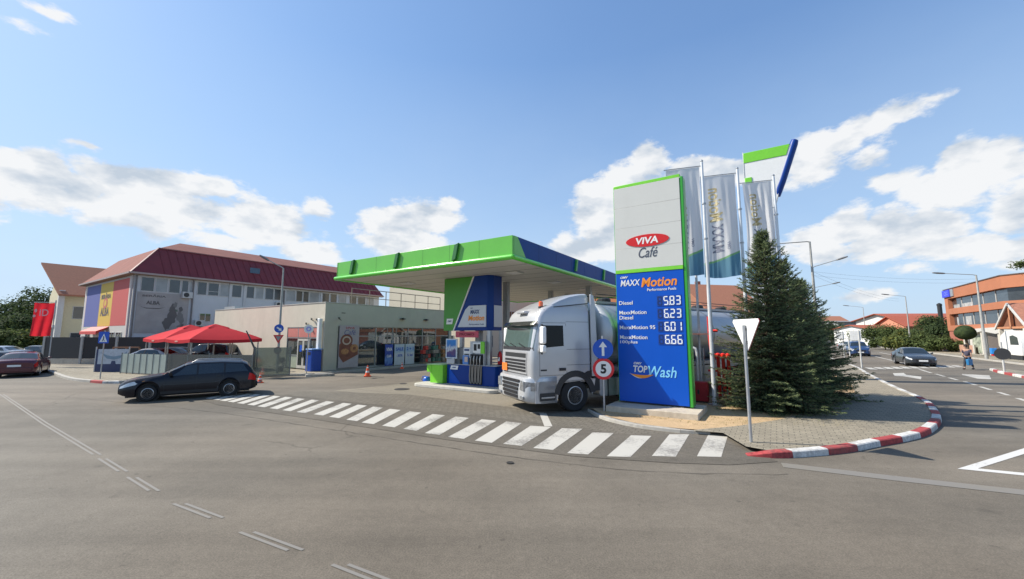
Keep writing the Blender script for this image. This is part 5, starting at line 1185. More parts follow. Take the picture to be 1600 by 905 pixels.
# ------------------------------------------------------------------ spruces
def spruce(name, label, loc, h, rad, seed, z0=.12, n_lev=46, full=1.0, lean=0):
    r = random.Random(seed); t = thing(name, label, 'spruce', loc, r.uniform(0,6))
    bark = mat('bark', (.10,.075,.05), .9, var=.3, bump=.5)
    MB().tube([(0,0,-.05),(0,0,h*.3),(lean*.5,0,h*.7),(lean,0,h*.97)], [.13,.10,.05,.01], 10).build('trunk', bark, t, smooth=True)
    V_ = []; F = []; MI = []; tw = MB()
    def needle(p, d, l, w, mi):
        # slim blade pair
        up = Vector((r.uniform(-1,1), r.uniform(-1,1), r.uniform(-.2,1))); s = d.cross(up)
        if s.length < .01: return
        s.normalize(); o = len(V_); q = p+d*l
        V_.extend([p-s*w, p+s*w, q+s*w*.25, q-s*w*.25]); F.append((o,o+1,o+2,o+3)); MI.append(mi)
    def sprig(p, d, l, mi):
        n = max(5, int(l/.022)); side = d.cross(Vector((0,0,1)))
        if side.length < .05: side = Vector((1,0,0))
        side.normalize(); u = side.cross(d).normalized()
        for k in range(n):
            f = k/n; a = r.uniform(0, 2*PI); out = side*math.cos(a)+u*math.sin(a)*.8
            dd = (d*.8+out*.75).normalized(); needle(p+d*l*f, dd, r.uniform(.05,.085), .011, mi if r.random() < .8 else 1-mi)
        needle(p+d*l*.9, d, .07, .012, 1)
    for L in range(n_lev):
        f = (L+.5)/n_lev; z = z0+(h-z0-.12)*f**1.02
        prof = (1-f)**.86*(1 if f > .12 else .80+.20*f/.12)
        R_ = rad*prof+.05; nb = max(6, int(25*full*(.42+.58*(1-f))))
        for k in range(nb):
            a = r.uniform(0,2*PI); bl = R_*r.uniform(.55,1.18)*(1+.10*math.sin(a*3+seed+z)); el0 = lerp(-.30,.75,f**1.6)+r.uniform(-.12,.12)
            d0 = Vector((math.cos(a)*math.cos(el0), math.sin(a)*math.cos(el0), math.sin(el0)))
            P = []; ns = max(3, int(bl/.16)); zz = z+r.uniform(-.035,.035)
            for i in range(ns+1):
                s_ = i/ns; P.append(Vector((lean*f,0,zz))+d0*bl*s_+Vector((0,0,(s_**2)*bl*.16-(s_*(1-s_))*bl*.12)))
            tw.tube(P, [.016*(1-i/(ns+1))+.003 for i in range(ns+1)], 4, False)
            for i in range(1 if bl > .5 else 0, ns+1):
                s_ = i/ns
                if s_ < .22 and bl > .9 and r.random() < .6: continue
                p = P[i]; ax = (P[i]-P[i-1]).normalized() if i else d0; side = ax.cross(Vector((0,0,1))).normalized()
                for sg in (-1,1):
                    l = min(.42, (.12+.36*bl*(1-s_)*.9))*r.uniform(.6,1.1)
                    dd = (ax*.75+side*sg*.8+Vector((0,0,r.uniform(-.28,.10)))).normalized()
                    sprig(p, dd, l, 0 if s_ < .75 else (1 if r.random() < .7 else 0))
                    if l > .26:
                        q = p+dd*l*.5; d2 = (dd+side*sg*.3+ax*.7+Vector((0,0,r.uniform(-.2,.1)))).normalized(); sprig(q, d2, l*.6, 1 if r.random() < .3 else 0)
            sprig(P[-1], (P[-1]-P[-2]).normalized(), .14, 1)
    sprig(Vector((lean,0,h-.35)), Vector((0,0,1)), .4, 1)
    m = MB(); m.v = [tuple(v) for v in V_]; m.f = F
    o = m.build('foliage', leaf_mat('spruce_dark', (.058,.088,.050), .45, 1.5, .35), t, recalc=False)
    o.data.materials.append(leaf_mat('spruce_tip', (.18,.22,.105), .35, 2, .35)); o.data.polygons.foreach_set('material_index', MI)
    tw.build('branches', bark, t, recalc=False)
    return t
spruce('spruce_tree', 'tallest dark green spruce, its tip in front of the third flag', Vector((8.52,13.45,.085)), 5.95, 1.85, 3, n_lev=33, full=1.25)
spruce('spruce_tree', 'shorter spruce to the right of the tallest one, spreading low over the pavement', Vector((11.5,16.1,.085)), 4.65, 2.0, 8, n_lev=27, full=1.25)
spruce('spruce_tree', 'slim spruce just behind and right of the tallest one', Vector((9.9,14.6,.085)), 5.15, 1.85, 21, n_lev=28, full=1.2)
spruce('spruce_tree', 'low spruce filling the gap behind and left of the shorter one', Vector((10.2,15.5,.085)), 3.7, 1.35, 12, n_lev=20, full=.9)

# ------------------------------------------------------------------ broadleaf trees
def leafy(seed, h, r_, n, leaf=.28, trunk=True, squash=.8, z0f=.25):
    r = random.Random(seed); L = MB(); cl = []
    for k in range(int(14+r_*5)):
        a = r.uniform(0,2*PI); e = r.uniform(-.6,1.2); rr = r_*r.uniform(.35,.95)
        cl.append((Vector((math.cos(a)*rr*math.cos(e), math.sin(a)*rr*math.cos(e), h*(z0f+(1-z0f)/2)+(h*(1-z0f)/2*.85)*math.sin(e)*r.uniform(.6,1))), r_*r.uniform(.22,.42)))
    V_, F, MI = [], [], []
    for i in range(n):
        c, cr = cl[r.randrange(len(cl))]; d = Vector((r.gauss(0,1), r.gauss(0,1), r.gauss(0,1))).normalized(); p = c+d*cr*r.uniform(.55,1.1)*Vector((1,1,squash)).length/1.6
        nn = (d+Vector((r.uniform(-.7,.7), r.uniform(-.7,.7), r.uniform(-.2,.9)))).normalized(); s = nn.cross(Vector((r.uniform(-1,1),r.uniform(-1,1),r.uniform(-1,1)))).normalized(); u = s.cross(nn)
        l = leaf*r.uniform(.5,1.2); o = len(V_); V_ += [tuple(p-s*l*.5), tuple(p-u*l*.32), tuple(p+s*l*.5), tuple(p+u*l*.32)]; F.append((o,o+1,o+2,o+3)); MI.append(0 if r.random() < .6 else 1)
    return V_, F, MI, [c for c, _ in cl]
G1 = leaf_mat('leaf_green', (.075,.105,.040)); G2 = leaf_mat('leaf_light', (.12,.155,.055))
G3 = leaf_mat('leaf_deep', (.058,.085,.040)); G4 = leaf_mat('leaf_yellowish', (.16,.17,.045))
def tree(label, loc, h, r_, seed, n=5000, leaf=.3, ms=(None,None), group='broadleaf trees', name='leafy_tree', z0f=.25, cat='tree'):
    ms = (ms[0] or G1, ms[1] or G2); V_, F, MI, cl = leafy(seed, h, r_, n, leaf, z0f=z0f); t = thing(name, label, cat, loc, 0, group)
    m = MB(); m.v = V_; m.f = F; o = m.build('crown', ms[0], t, recalc=False); o.data.materials.append(ms[1]); o.data.polygons.foreach_set('material_index', MI)
    b = MB().tube([(0,0,-.05),(.05,0,h*.3),(0,.05,h*.6)], [.04*h*.5+.05,.03*h*.5+.03,.03], 8)
    for c in cl[:8]: b.tube([(.03,.02,h*.28), Vector((c.x*.5,c.y*.5,h*.28+(c.z-h*.28)*.6)), c], [.05,.03,.015], 5)
    b.build('trunk', mat('bark', (.10,.075,.05), .9), t, smooth=True); return t
def at(px, py, Y): return H(px, py, Y)
def tr(px, Y, topy, r_, seed, label, **k):
    p = H(px, topy, Y); return tree(label, Vector((p.x, Y, 0)), p.z, r_, seed, **k)
# left horizon trees
for i, (px, Y, ty, r_, lab, ms) in enumerate(((-40,62,470,6,'dark tree beyond the far left edge of the parked cars',(G3,G1)),(10,60,492,4.2,'low dark tree at the left edge behind the pale car',(G3,G1)),(35,66,468,4.6,'dark bushy tree left of the red banner flag',(G3,G1)),
        (68,70,449,4.4,'tallest dark tree directly behind the red banner flag',(G3,G1)),(92,74,470,4,'dark tree between the red banner flag and the yellow house',(G3,G1)),(20,50,524,3.0,'lighter green shrub bank behind the left parked cars',(G1,G2)),(62,52,520,3.0,'yellow-green shrub under the red banner flag',(G1,G4)))):
    tr(px, Y, ty, r_, 40+i, lab, n=3800, leaf=.42, ms=ms, group='trees at the left horizon', z0f=.1)
# right side trees and hedges
for i, (px, Y, ty, r_, lab, ms) in enumerate(((1344,88,514,3.0,'green tree left of the row before the long red roof, under its white end',(G1,G2)),(1372,80,508,3.4,'round tree before the middle of the long red roofed building',(G1,G2)),(1398,76,510,3.2,'dense green tree right of the round one before the red roof',(G1,G2)),
        (1424,72,513,2.6,'loose yellowish tree left of the tall one by the orange building',(G1,G4)),(1450,68,493,3.0,'tallest tree of the right row, just left of the orange building',(G3,G2)),(1470,64,505,2.4,'narrow tree touching the left edge of the orange building',(G3,G1)),
        (1412,62,527,2.6,'low yellow-green bush behind the dark saloon roof',(G2,G4)),(1440,60,526,2.6,'low green bush above the oncoming dark saloon',(G1,G2)),(1468,57,528,2.2,'low dark bush at the foot of the orange building',(G1,G2)),(1382,66,530,1.8,'small low bush by the grey car farthest up the street',(G1,G2)))):
    tr(px, Y, ty, r_, 70+i, lab, n=3200, leaf=.34, ms=ms, group='trees along the right street', z0f=.12)
for i, (px, Y, ty, r_) in enumerate(((1297,95,512,4),(1285,105,506,5),(1330,120,515,4))):
    tr(px, Y, ty, r_, 90+i, ('dark tree low behind the right spruce', 'distant tree left of the white lamp mast', 'small distant tree beside the white houses')[i], n=2200, leaf=.5, ms=(G3,G1), group='trees along the right street', z0f=.1)
# clipped topiary tree
def topiary():
    p = H(1508, 520, 46); r = random.Random(5); t = thing('topiary_tree', 'small tree clipped to a flat mushroom crown before the orange building', 'tree', Vector((p.x,46,.11)))
    V_, F, MI = [], [], []
    for i in range(5200):
        d = Vector((r.gauss(0,1),r.gauss(0,1),r.gauss(0,1))).normalized(); k = r.uniform(.82,1.02); zz = d.z*.95 if d.z > 0 else d.z*.75
        q = Vector((d.x*.88*k, d.y*.88*k, 2.5+zz*k*.95)); s = d.cross(Vector((r.uniform(-1,1),r.uniform(-1,1),r.uniform(-1,1)))).normalized(); u = s.cross((d+s*.4).normalized()); l = r.uniform(.08,.18); o = len(V_)
        V_ += [tuple(q-s*l), tuple(q-u*l*.6), tuple(q+s*l), tuple(q+u*l*.6)]; F.append((o,o+1,o+2,o+3)); MI.append(r.random() > .6)
    m = MB(); m.v = V_; m.f = F; o = m.build('crown', G3, t, recalc=False); o.data.materials.append(G1); o.data.polygons.foreach_set('material_index', [int(x) for x in MI])
    MB().tube([(0,0,0),(.1,0,1.1),(0,0,2.1)], [.16,.12,.12], 8).build('trunk', mat('bark', (.1,.075,.05), .9), t, smooth=True)
topiary()
# ------------------------------------------------------------------ buildings
WIN = mat('window_dark', (.035,.042,.048), .08, var=.4, scale=.5, spec=.9); FRAME = mat('window_frame', (.50,.50,.48), .5); CURT = mat('window_blind', (.26,.28,.29), .35, var=.3, scale=.9, spec=.8)
def window(parent, o, a, n, x0, x1, z0, z1, nx=1, fw=.05, glass_=None, zs=None, fm=None):
    """frame + pane on a wall through o with direction a (unit), outward normal n"""
    o, a, n = Vector(o), Vector(a), Vector(n); up = (0,0,1); f = MB()
    def bar(xa, xb, za, zb, d=.05): f.prism([(xa,za),(xb,za),(xb,zb),(xa,zb)], o-n*.02, a, up, n, d+.02)
    bar(x0,x0+fw,z0,z1); bar(x1-fw,x1,z0,z1); bar(x0+fw,x1-fw,z0,z0+fw); bar(x0+fw,x1-fw,z1-fw,z1)
    for k in range(1, nx): x = x0+(x1-x0)*k/nx; bar(x-fw/2,x+fw/2,z0+fw,z1-fw,.045)
    if zs: bar(x0+fw,x1-fw,zs-fw/2,zs+fw/2,.04)
    fo = f.build('window', fm or FRAME, parent)
    MB().prism([(x0+fw,z0+fw),(x1-fw,z0+fw),(x1-fw,z1-fw),(x0+fw,z1-fw)], o-n*.01, a, up, n, .022).build('pane', glass_ or WIN, fo)
    return fo
# --- the shop (station frame)
def shop():
    t = thing('station_shop', 'low flat-roofed cream filling station shop with a glazed front under a plain band', 'shop', W(0,0), UA)
    x0, x1, y0, y1, H_ = 3.4, 16.0, 17.1, 34, 4.62
    wallS = mat('shop_grey_wall', (.47,.45,.37), .7, var=.05, scale=1, dirt=.12)
    MB().box(x0,x0+.25,y0+4.62,y1,.1,H_).box(x0,x0+.25,y0+.02,y0+4.62,3.0,H_).box(x0,x0+.25,y0+.02,y0+.55,.1,3.0).build('side_wall', CREAM, t)
    MB().box(x0+.01,x1,y0,y0+.35,3.05,H_-.01).build('front_band', wallS, t); MB().box(x0+.01,x0+1.0,y0,y0+.3,.1,3.05).build('front_pier', wallS, t)
    MB().box(x1-.3,x1,y0+.35,y1,.1,H_-.02).box(x0+.25,x1-.3,y1-.3,y1,.1,H_-.02).build('rear_wall', CREAM, t)
    MB().box(x0-.03,x1+.02,y0-.03,y1+.03,H_,H_+.05).build('roof_coping', mat('coping', (.45,.44,.40), .6), t)
    MB().box(x0+.25,x1-.3,y0+.35,y1-.3,H_-.5,H_-.3).build('roof', mat('roof_felt', (.12,.12,.12), .9), t)
    MB().box(x0+.25,x1-.3,y0+.3,y0+9,.12,.14).build('shop_floor', mat('floor_tiles', (.3,.29,.27), .4), t); MB().box(x0+.3,x1-.3,y0+8.8,y0+9,.1,4.1).build('inner_wall', mat('inner_wall', (.30,.22,.16), .8, var=.3, scale=.8), t)
    # roller and interior shelves, counters of goods
    r = random.Random(3)
    for k in range(7):
        xx = x0+2.4+k*1.6; MB().box(xx,xx+1.1,y0+2.2+(k%3),y0+2.6+(k%3),.14,1.6).build('shelf_unit', mat('shelf_wood', (.14,.10,.07), .7), t)
        for q in range(3):
            c = r.choice([(.5,.05,.03),(.5,.3,.1),(.1,.3,.15),(.6,.55,.4),(.05,.1,.3),(.35,.12,.05)]); mb = MB()
            for w_ in range(6): mb.box(xx+.05+w_*.17, xx+.17+w_*.17, y0+2.1+(k%3), y0+2.3+(k%3), .35+q*.42, .35+q*.42+r.uniform(.18,.34))
            mb.build('shelf_goods', mat('goods_%d%d%d' % tuple(int(v*100) for v in c), c, .5, var=.3), t)
    gl = glass('shop_glass', (.55,.60,.58), .72, .01)
    # front glazing with mullions and transom at 2.35
    edges = [4.4,4.5,6.05,7.6,9.2,10.8,12.4,14.0,15.7]
    mull = mat('mullion_grey', (.33,.35,.34), .4, .3)
    fr = MB()
    for e in edges[1:]: fr.box(e-.035,e+.035,y0+.06,y0+.16,.12,3.05)
    fr.box(4.4,15.7,y0+.07,y0+.15,2.33,2.40).box(4.4,15.7,y0+.06,y0+.16,.10,.2).box(4.4,15.7,y0+.06,y0+.16,2.99,3.05); fr.build('glazing_bars', mull, t)
    for a, b in zip(edges[1:], edges[2:]):
        MB().box(a+.036,b-.036,y0+.10,y0+.115,.2,2.33).build('glass_pane', gl, t); MB().box(a+.036,b-.036,y0+.10,y0+.115,2.4,2.99).build('glass_pane', gl, t)
    MB().box(15.7,15.99,y0+.0,y0+.3,.1,3.05).build('front_pier', wallS, t)
    MB().box(6.1,7.5,y0+.3,y0+.33,2.42,2.98).build('upper_blind', mat('teal_panel', (.02,.10,.08), .3), t)
    MB().box(8.0,11.9,y0+.2,y0+.23,2.42,2.97).build('window_banner', mat('beige_banner', (.42,.34,.27), .6), t)
    text('VIVA  Café  Bistro', mat('banner_red', (.40,.09,.06), .6), t, (9.9, y0+.19, 2.7), (1,0,0), (0,0,1), w=3.2, h=.26, bold=.01)
    # side (-x) doorway glazing: from y0+.55 .. y0+4.62
    def sp(ya, yb, za, zb, nm, m, d=.05, off=0): return MB().box(x0-off, x0-off+d, ya, yb, za, zb).build(nm, m, t)
    alu = mat('door_frame_pale', (.52,.50,.44), .5); dg = glass('door_glass', (.35,.42,.38), .55, .02)
    b = y0+.02
    f = MB()
    for yy in (.55,1.62,3.15,4.56): f.box(x0+.02,x0+.12,b+yy,b+yy+.06,.12,3.0)
    f.box(x0+.02,x0+.12,b+.55,b+4.62,2.94,3.0).box(x0+.02,x0+.12,b+.61,b+4.56,2.22,2.28).box(x0+.02,x0+.12,b+3.2,b+4.56,1.0,1.06); f.build('side_glazing_bars', mat('mullion_grey', (.33,.35,.34), .4, .3), t)
    MB().box(x0+.06,x0+.075,b+.61,b+1.6,.15,2.22).build('glass_pane', dg, t); MB().box(x0+.06,x0+.075,b+3.2,b+4.55,1.06,2.22).build('glass_pane', dg, t)
    MB().box(x0+.05,x0+.08,b+3.2,b+4.55,.15,1.0).build('lower_panel', mat('lower_panel_green', (.32,.36,.28), .5), t)
    MB().box(x0+.03,x0+.07,b+.61,b+4.55,2.3,2.92).build('red_band', mat('faded_red_band', (.50,.17,.14), .6, var=.15, scale=2), t)
    for k in range(2):
        ya = b+1.68+k*.73; d = MB().box(x0-.02,x0+.05,ya,ya+.09,.15,2.18).box(x0-.02,x0+.05,ya+.61,ya+.70,.15,2.18).box(x0-.02,x0+.05,ya+.09,ya+.61,.15,.35).box(x0-.02,x0+.05,ya+.09,ya+.61,2.05,2.18).build('door', alu, t)
        MB().box(x0+.0,x0+.02,ya+.09,ya+.61,.35,2.05).build('pane', dg, d); MB().box(x0-.07,x0-.02,ya+(.60 if k == 0 else .05),ya+(.63 if k == 0 else .08),.9,1.4).build('handle', DARK, d)
    MB().box(x0-.005,x0,b+2.56,b+2.85,1.3,1.75).build('door_poster', SIGNB, t)
    # white downpipe column at the corner, cameras, spotlights
    MB().box(x0-.3,x0-.06,y0+.15,y0+.42,.1,3.55).build('corner_post', WHITE, t, bevel=.03)
    for (x, y, z) in ((x0-.15,y0+1.3,3.5),(x0-.2,y0+.6,3.45),(x0-.1,y0+2.0,3.2),(x0+.9,y0-.25,3.55)):
        MB().beam((x+.15,y,z-.1),(x-.05,y,z),.04).beam((x-.12,y-.16,z+.02),(x+.02,y+.1,z+.08),.11,.09).build('spotlight', mat('spot_dark', (.10,.10,.085), .5), t)
    MB().box(x0+1.2,x0+1.5,y0-.012,y0,3.95,4.0).build('vent_slot', DARK, t)
    for xx in (9.8,12.4): MB().box(xx,xx+.5,y0-.16,y0,3.7,3.76).box(xx+.1,xx+.2,y0-.3,y0-.1,3.66,3.8).build('wall_camera', DARK, t)
    MB().box(x1-.5,x1,y0-.02,y0,3.06,H_-.02).build('end_panel', mat('brown_panel', (.12,.09,.06), .6), t)
    MB().box(x0+.3,x0+.95,y1-3,y1-1,H_+.05,H_+.3).build('roof_unit', GREYM, t)
    for k in range(8): MB().tube([(x0+3+k*1.6,y0+1.5,H_),(x0+3+k*1.6,y0+1.5,H_+1.35)], .035, 6).build('roof_rail_post', mat('rail_brown', (.20,.16,.12), .6), t)
    MB().tube([(x0+3,y0+1.5,H_+1.35),(x1+0,y0+1.5,H_+1.35)], .035, 6).tube([(x0+3,y0+1.5,H_+.7),(x1+0,y0+1.5,H_+.7)], .03, 6).build('roof_rail', mat('rail_brown', (.20,.16,.12), .6), t)
    return t
shop()
# poster with coffee and pastries at the corner
t = thing('cafe_poster', 'tall pale poster with coffee cup and pastries left of the shop glazing', 'poster', W(4.45,17.03,.12), UA)
MB().box(-.0,1.55,-.05,0,.1,3.0).build('panel', mat('poster_mauve', (.40,.36,.37), .5), t)
def blob(pts, m, d, nm='print'): MB().prism(pts, (0,-.05-d,0), (1,0,0), (0,0,1), (0,1,0), .006).build(nm, m, t)
cB = mat('print_brown', (.20,.07,.045), .5, var=.3, scale=5); cC = mat('print_cream', (.52,.42,.34), .5); cO = mat('print_caramel', (.42,.20,.08), .5, var=.4, scale=8)
blob([(.0,.9),(.35,.45),(1.5,.95),(1.5,1.3),(1.0,1.7),(.3,1.9),(.0,1.7)], cB, .006); blob(ell(.55,1.95,.48,.44), cB, .014); blob(ell(.55,1.95,.34,.30), cC, .022); blob(ell(.55,1.95,.24,.2), cB, .03)
blob(ell(1.18,1.4,.33,.29), cO, .02); blob(ell(1.18,1.4,.12,.1), cB, .028); blob(ell(.45,1.2,.3,.2), cO, .02)
text('Café', mat('print_blue', (.10,.12,.30), .5), t, (.8,-.06,2.52), (1,0,0), (0,0,1), w=.9, shear=.3); text('VIVA', mat('print_red', (.40,.10,.10), .5), t, (.8,-.06,2.82), (1,0,0), (0,0,1), w=.7, h=.15, shear=.2, bold=.02)
# advertising boards in front of the glazing
pb = print_mat('board_blue', [(0,(.01,.05,.3)),(.3,(.12,.25,.55)),(.5,(.01,.06,.33)),(1,(.01,.07,.4))]); pw = print_mat('board_pale', [(0,(.5,.55,.58)),(.5,(.6,.64,.66)),(.75,(.35,.5,.65)),(1,(.55,.62,.66))])
for i, (u, w_, m, lab, col) in enumerate(((8.15,.75,pb,'deep blue leaning board in front of the shop glass, left of the two pale ones',SIGNW),(9.05,1.0,pw,'pale board with blue print in the middle before the shop glass',SIGNB),(10.15,.95,pw,'pale board with blue print nearest the goods at the shop glass',SIGNB))):
    t = thing('advertising_board', lab, 'board', W(u,16.75,.11), UA, 'boards before the shop window'); MB().box(0,w_,-.03,.0,.02,1.62).build('panel', m, t, bevel=.01); MB().box(.03,w_-.03,.0,.35,0,.05).build('foot', GREYM, t)
    text(('VIVA','SALE','2 + 1')[i], col, t, (w_/2,-.036,1.25), (1,0,0), (0,0,1), w=w_*.75, h=.26, bold=.03); text(('Café','-30%','5 lei')[i], col, t, (w_/2,-.036,.75), (1,0,0), (0,0,1), w=w_*.6, h=.2, bold=.02)
# goods stacked outside further right
r = random.Random(9)
for i, (u, c, lab) in enumerate(((11.7,(.55,.06,.04),'stack of red goods cartons outside the shop glass, just right of the pale boards'),(12.9,(.08,.2,.14),'stack of dark green crates outside the shop glass'),(14.1,(.40,.20,.08),'stack of orange-brown cartons at the far end of the shop glass'))):
    t = thing('goods_stack', lab, 'goods', W(u,16.7,.11), UA, 'goods stacked outside the shop'); n = 0
    MB().box(-.02,.95,-.42,.02,0,.12).build('pallet', mat('pallet_wood', (.25,.18,.11), .8), t)
    for q in range(4):
        for w_ in range(3):
            if q == 3 and (w_+i) % 3 == 0: continue
            kk = r.randrange(4); cc = [c, tuple(v*.5 for v in c), (.34,.30,.24), (.10,.09,.08)][kk]; hh = r.uniform(.24,.32); dx = r.uniform(-.01,.015)
            MB().box(.02+w_*.30+dx,.30+w_*.30+dx,-.38+r.uniform(0,.06),-.02,.12+q*.33,.12+q*.33+hh).build('carton', mat('carton_%d_%d' % (i, kk), cc, .6, var=.5, scale=9), t, bevel=.012)
# blue bin
t = thing('waste_bin', 'tall blue bin with a lid beside the shop door', 'bin', W(2.95,17.45,.11), UA)
MB().prism(rrect(-.35,.35,-.35,.35,.06), (0,0,0), (1,0,0), (0,1,0), (0,0,1), 1.35).build('body', mat('bin_blue', (.01,.06,.34), .4), t, bevel=.02); MB().prism(rrect(-.38,.38,-.38,.38,.06), (0,0,1.37), (1,0,0), (0,1,0), (0,0,1), .08).build('lid', mat('bin_lid', (.15,.3,.6), .4), t, bevel=.02); MB().box(-.36,-.352,-.22,.22,1.05,1.25).build('slot', BLACK, t)
t = thing('potted_shrub', 'small dark pot plant between the shop door and the terrace panels', 'plant', W(1.6,18.9,.11)); MB().lathe([(.16,0),(.22,.35),(.2,.35),(.1,.3)], (0,0,0)).build('pot', DARK, t)
V_, F, MI, _ = leafy(2, .9, .35, 350, .12); m = MB(); m.v = V_; m.f = F; m.build('foliage', G3, t, recalc=False)
# cones
def cone(loc, s, label):
    t = thing('traffic_cone', label, 'traffic cone', loc, .3, 'orange cones on the forecourt'); o_ = mat('cone_orange', (.80,.10,.02), .45)
    MB().prism(rrect(-.19,.19,-.19,.19,.05), (0,0,0), (1,0,0), (0,1,0), (0,0,1), .04).lathe([(.15,.04),(.105,.22)], n=18).lathe([(.088,.32),(.056,.47)], n=18).lathe([(.044,.53),(.026,.62),(.01,.625)], n=18).build('cone_body', o_, t)
    MB().lathe([(.104,.221),(.09,.319)], n=18).lathe([(.055,.471),(.045,.529)], n=18).build('reflective_band', SIGNW, t); t.scale = (s, s, s)
cone(G(406,598.5)+Vector((0,0,.006)), .78, 'orange cone just behind the rear of the navy estate car'); cone(G(574,588.5)+Vector((0,0,.006)), 1.05, 'orange and white cone in the forecourt before the shop glass'); cone(G(628,579)+Vector((0,0,.12)), .7, 'small cone on the pavement before the pale boards')

# --- big building with maroon mansard roof
def big():
    t = thing('commercial_building', 'long grey-white building with a steep maroon metal roof and a tricolour mural', 'building', W(0,0), UA)
    x0, x1, y0, y1, he = -.8, 26.0, 40.0, 56.5, 8.0
    wl = mat('pale_facade', (.54,.56,.58), .8, var=.06, scale=.7, dirt=.12); rs = mat('maroon_metal', (.19,.032,.032), .5, .0, var=.12, scale=1, spec=.3); rs2 = mat('maroon_metal_lit', (.26,.125,.105), .9, 0, var=.12, scale=1, spec=.08)  # rs2: same roof metal coloured paler for the sunlit left and upper slopes
    MB().box(x0,x1,y0,y1,0,he-.02).build('wall', wl, t)
    # roof: steep skirt, shallow hip above
    e = .45; s1 = 2.0; z1 = he+2.85; z2 = he+4.35
    A = [(x0-e,y0-e,he),(x1+e,y0-e,he),(x1+e,y1+e,he),(x0-e,y1+e,he)]; B = [(x0+s1,y0+s1,z1),(x1-.4,y0+s1,z1),(x1-.4,y1-s1,z1),(x0+s1,y1-s1,z1)]; ym = (y0+y1)/2; RG = [(x0+4.8,ym-2.5,z2),(x1-.4,ym-2.5,z2)]
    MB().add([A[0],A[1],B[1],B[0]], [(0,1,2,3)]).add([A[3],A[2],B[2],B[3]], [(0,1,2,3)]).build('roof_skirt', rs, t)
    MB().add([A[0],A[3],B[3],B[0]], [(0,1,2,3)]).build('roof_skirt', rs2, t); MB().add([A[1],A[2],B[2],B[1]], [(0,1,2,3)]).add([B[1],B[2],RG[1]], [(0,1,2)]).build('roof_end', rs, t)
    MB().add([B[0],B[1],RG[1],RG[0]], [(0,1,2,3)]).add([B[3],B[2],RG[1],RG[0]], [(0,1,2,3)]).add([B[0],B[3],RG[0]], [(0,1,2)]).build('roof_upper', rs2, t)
    # standing seams and edge flashings
    f = MB()
    for k in range(1, 40):
        x = x0+k*(x1-x0)/40; k0 = Vector((x,y0-e,he)); k1 = Vector((max(x,x0+s1),y0+s1,z1))
        if x > x0+s1: f.beam(k0+Vector((0,-.01,.02)), k1+Vector((0,-.01,.02)), .03, .03)
    f.build('roof_seam', rs, t)
    MB().beam(Vector(B[0])+Vector((0,0,.03)), Vector(B[1])+Vector((0,0,.03)), .16, .1).beam(A[0],B[0],.12,.1).build('roof_flashing', mat('flashing', (.22,.08,.08), .5), t)
    MB().beam((x0-e,y0-e-.03,he-.02),(x1+e,y0-e-.03,he-.02),.12,.16).beam((x0-e-.03,y0-e,he-.02),(x0-e-.03,y1+e,he-.02),.12,.16).build('gutter', mat('gutter_pale', (.35,.28,.26), .5), t)
    MB().box(x0-e+.02,x1+e-.02,y0-e+.02,y0,he-.15,he-.02).box(x0-e+.02,x0,y0,y1+e,he-.15,he-.02).build('eaves_soffit', mat('soffit_wood', (.25,.17,.12), .7), t)
    MB().box(8.9,9.9,y0+.55,y0+.60,he+1.3,he+1.9).build('roof_hatch', mat('hatch_blue', (.05,.09,.14), .3), t)
    # downpipes
    for x in (x0+.12, 3.6): MB().tube([(x,y0-.1,.1),(x,y0-.1,he-.2)], .07, 8).build('downpipe', mat('downpipe', (.16,.15,.15), .5), t)
    MB().tube([(x0-.1,y0+.15,.1),(x0-.1,y0+.15,he-.2)], .08, 8).build('downpipe', mat('downpipe_pale', (.45,.40,.38), .5), t)
    # tricolour mural on the -x side
    fx = x0-.02
    def mpan(ya, yb, za, zb, m, nm='mural_panel', d=0): return MB().box(fx-.02-d, fx-d, ya, yb, za, zb).build(nm, m, t)
    yy = [y0+1.1, y0+5.9, y0+10.2, y1-1.0]
    mpan(yy[0], yy[1], 3.3, he-.35, mat('mural_red', (.50,.085,.075), .7, var=.08)); mpan(yy[1]+.01, yy[2], 3.3, he-.35, mat('mural_yellow', (.60,.42,.07), .7, var=.08)); mpan(yy[2]+.01, yy[3], 3.3, he-.35, mat('mural_blue', (.09,.11,.32), .7, var=.08))
    ink = mat('mural_ink', (.12,.10,.10), .7); inkr = mat('mural_ink_red', (.5,.14,.10), .7)
    text('BERĂRIA', ink, t, (fx-.03, (yy[1]+yy[2])/2, 6.35), (0,-1,0), (0,0,1), w=3.2, h=.6, bold=.03)
    text('ALBA', ink, t, (fx-.03, (yy[1]+yy[2])/2, 4.75), (0,-1,0), (0,0,1), w=2.9, h=.85, bold=.03)
    MB().prism(ell(0,0,.7,.6), (fx-.022,(yy[1]+yy[2])/2,5.6), (0,-1,0), (0,0,1), (-1,0,0), .008).build('mural_emblem', inkr, t); MB().prism(ell(0,0,.35,.3), (fx-.032,(yy[1]+yy[2])/2,5.6), (0,-1,0), (0,0,1), (-1,0,0), .006).build('mural_emblem', mat('mural_yellow', (.6,.42,.07)), t)
    mpan(yy[0]-.5, yy[0]-.01, 0.1, he-.3, mat('mural_edge', (.58,.50,.46), .7)); mpan(yy[3]+.01, yy[3]+.6, 0.1, he-.3, mat('mural_edge', (.58,.50,.46), .7)); mpan(yy[0], yy[3], .1, 3.28, mat('shopfront_pale', (.52,.50,.46), .7), 'shop_front')
    for ya in (y0+1.8, y0+4.0, y0+7.2, y0+12.5): window(t, (fx-.021, ya, 0), (0,1,0), (-1,0,0), 0, 1.7, 1.0, 2.7, 2)
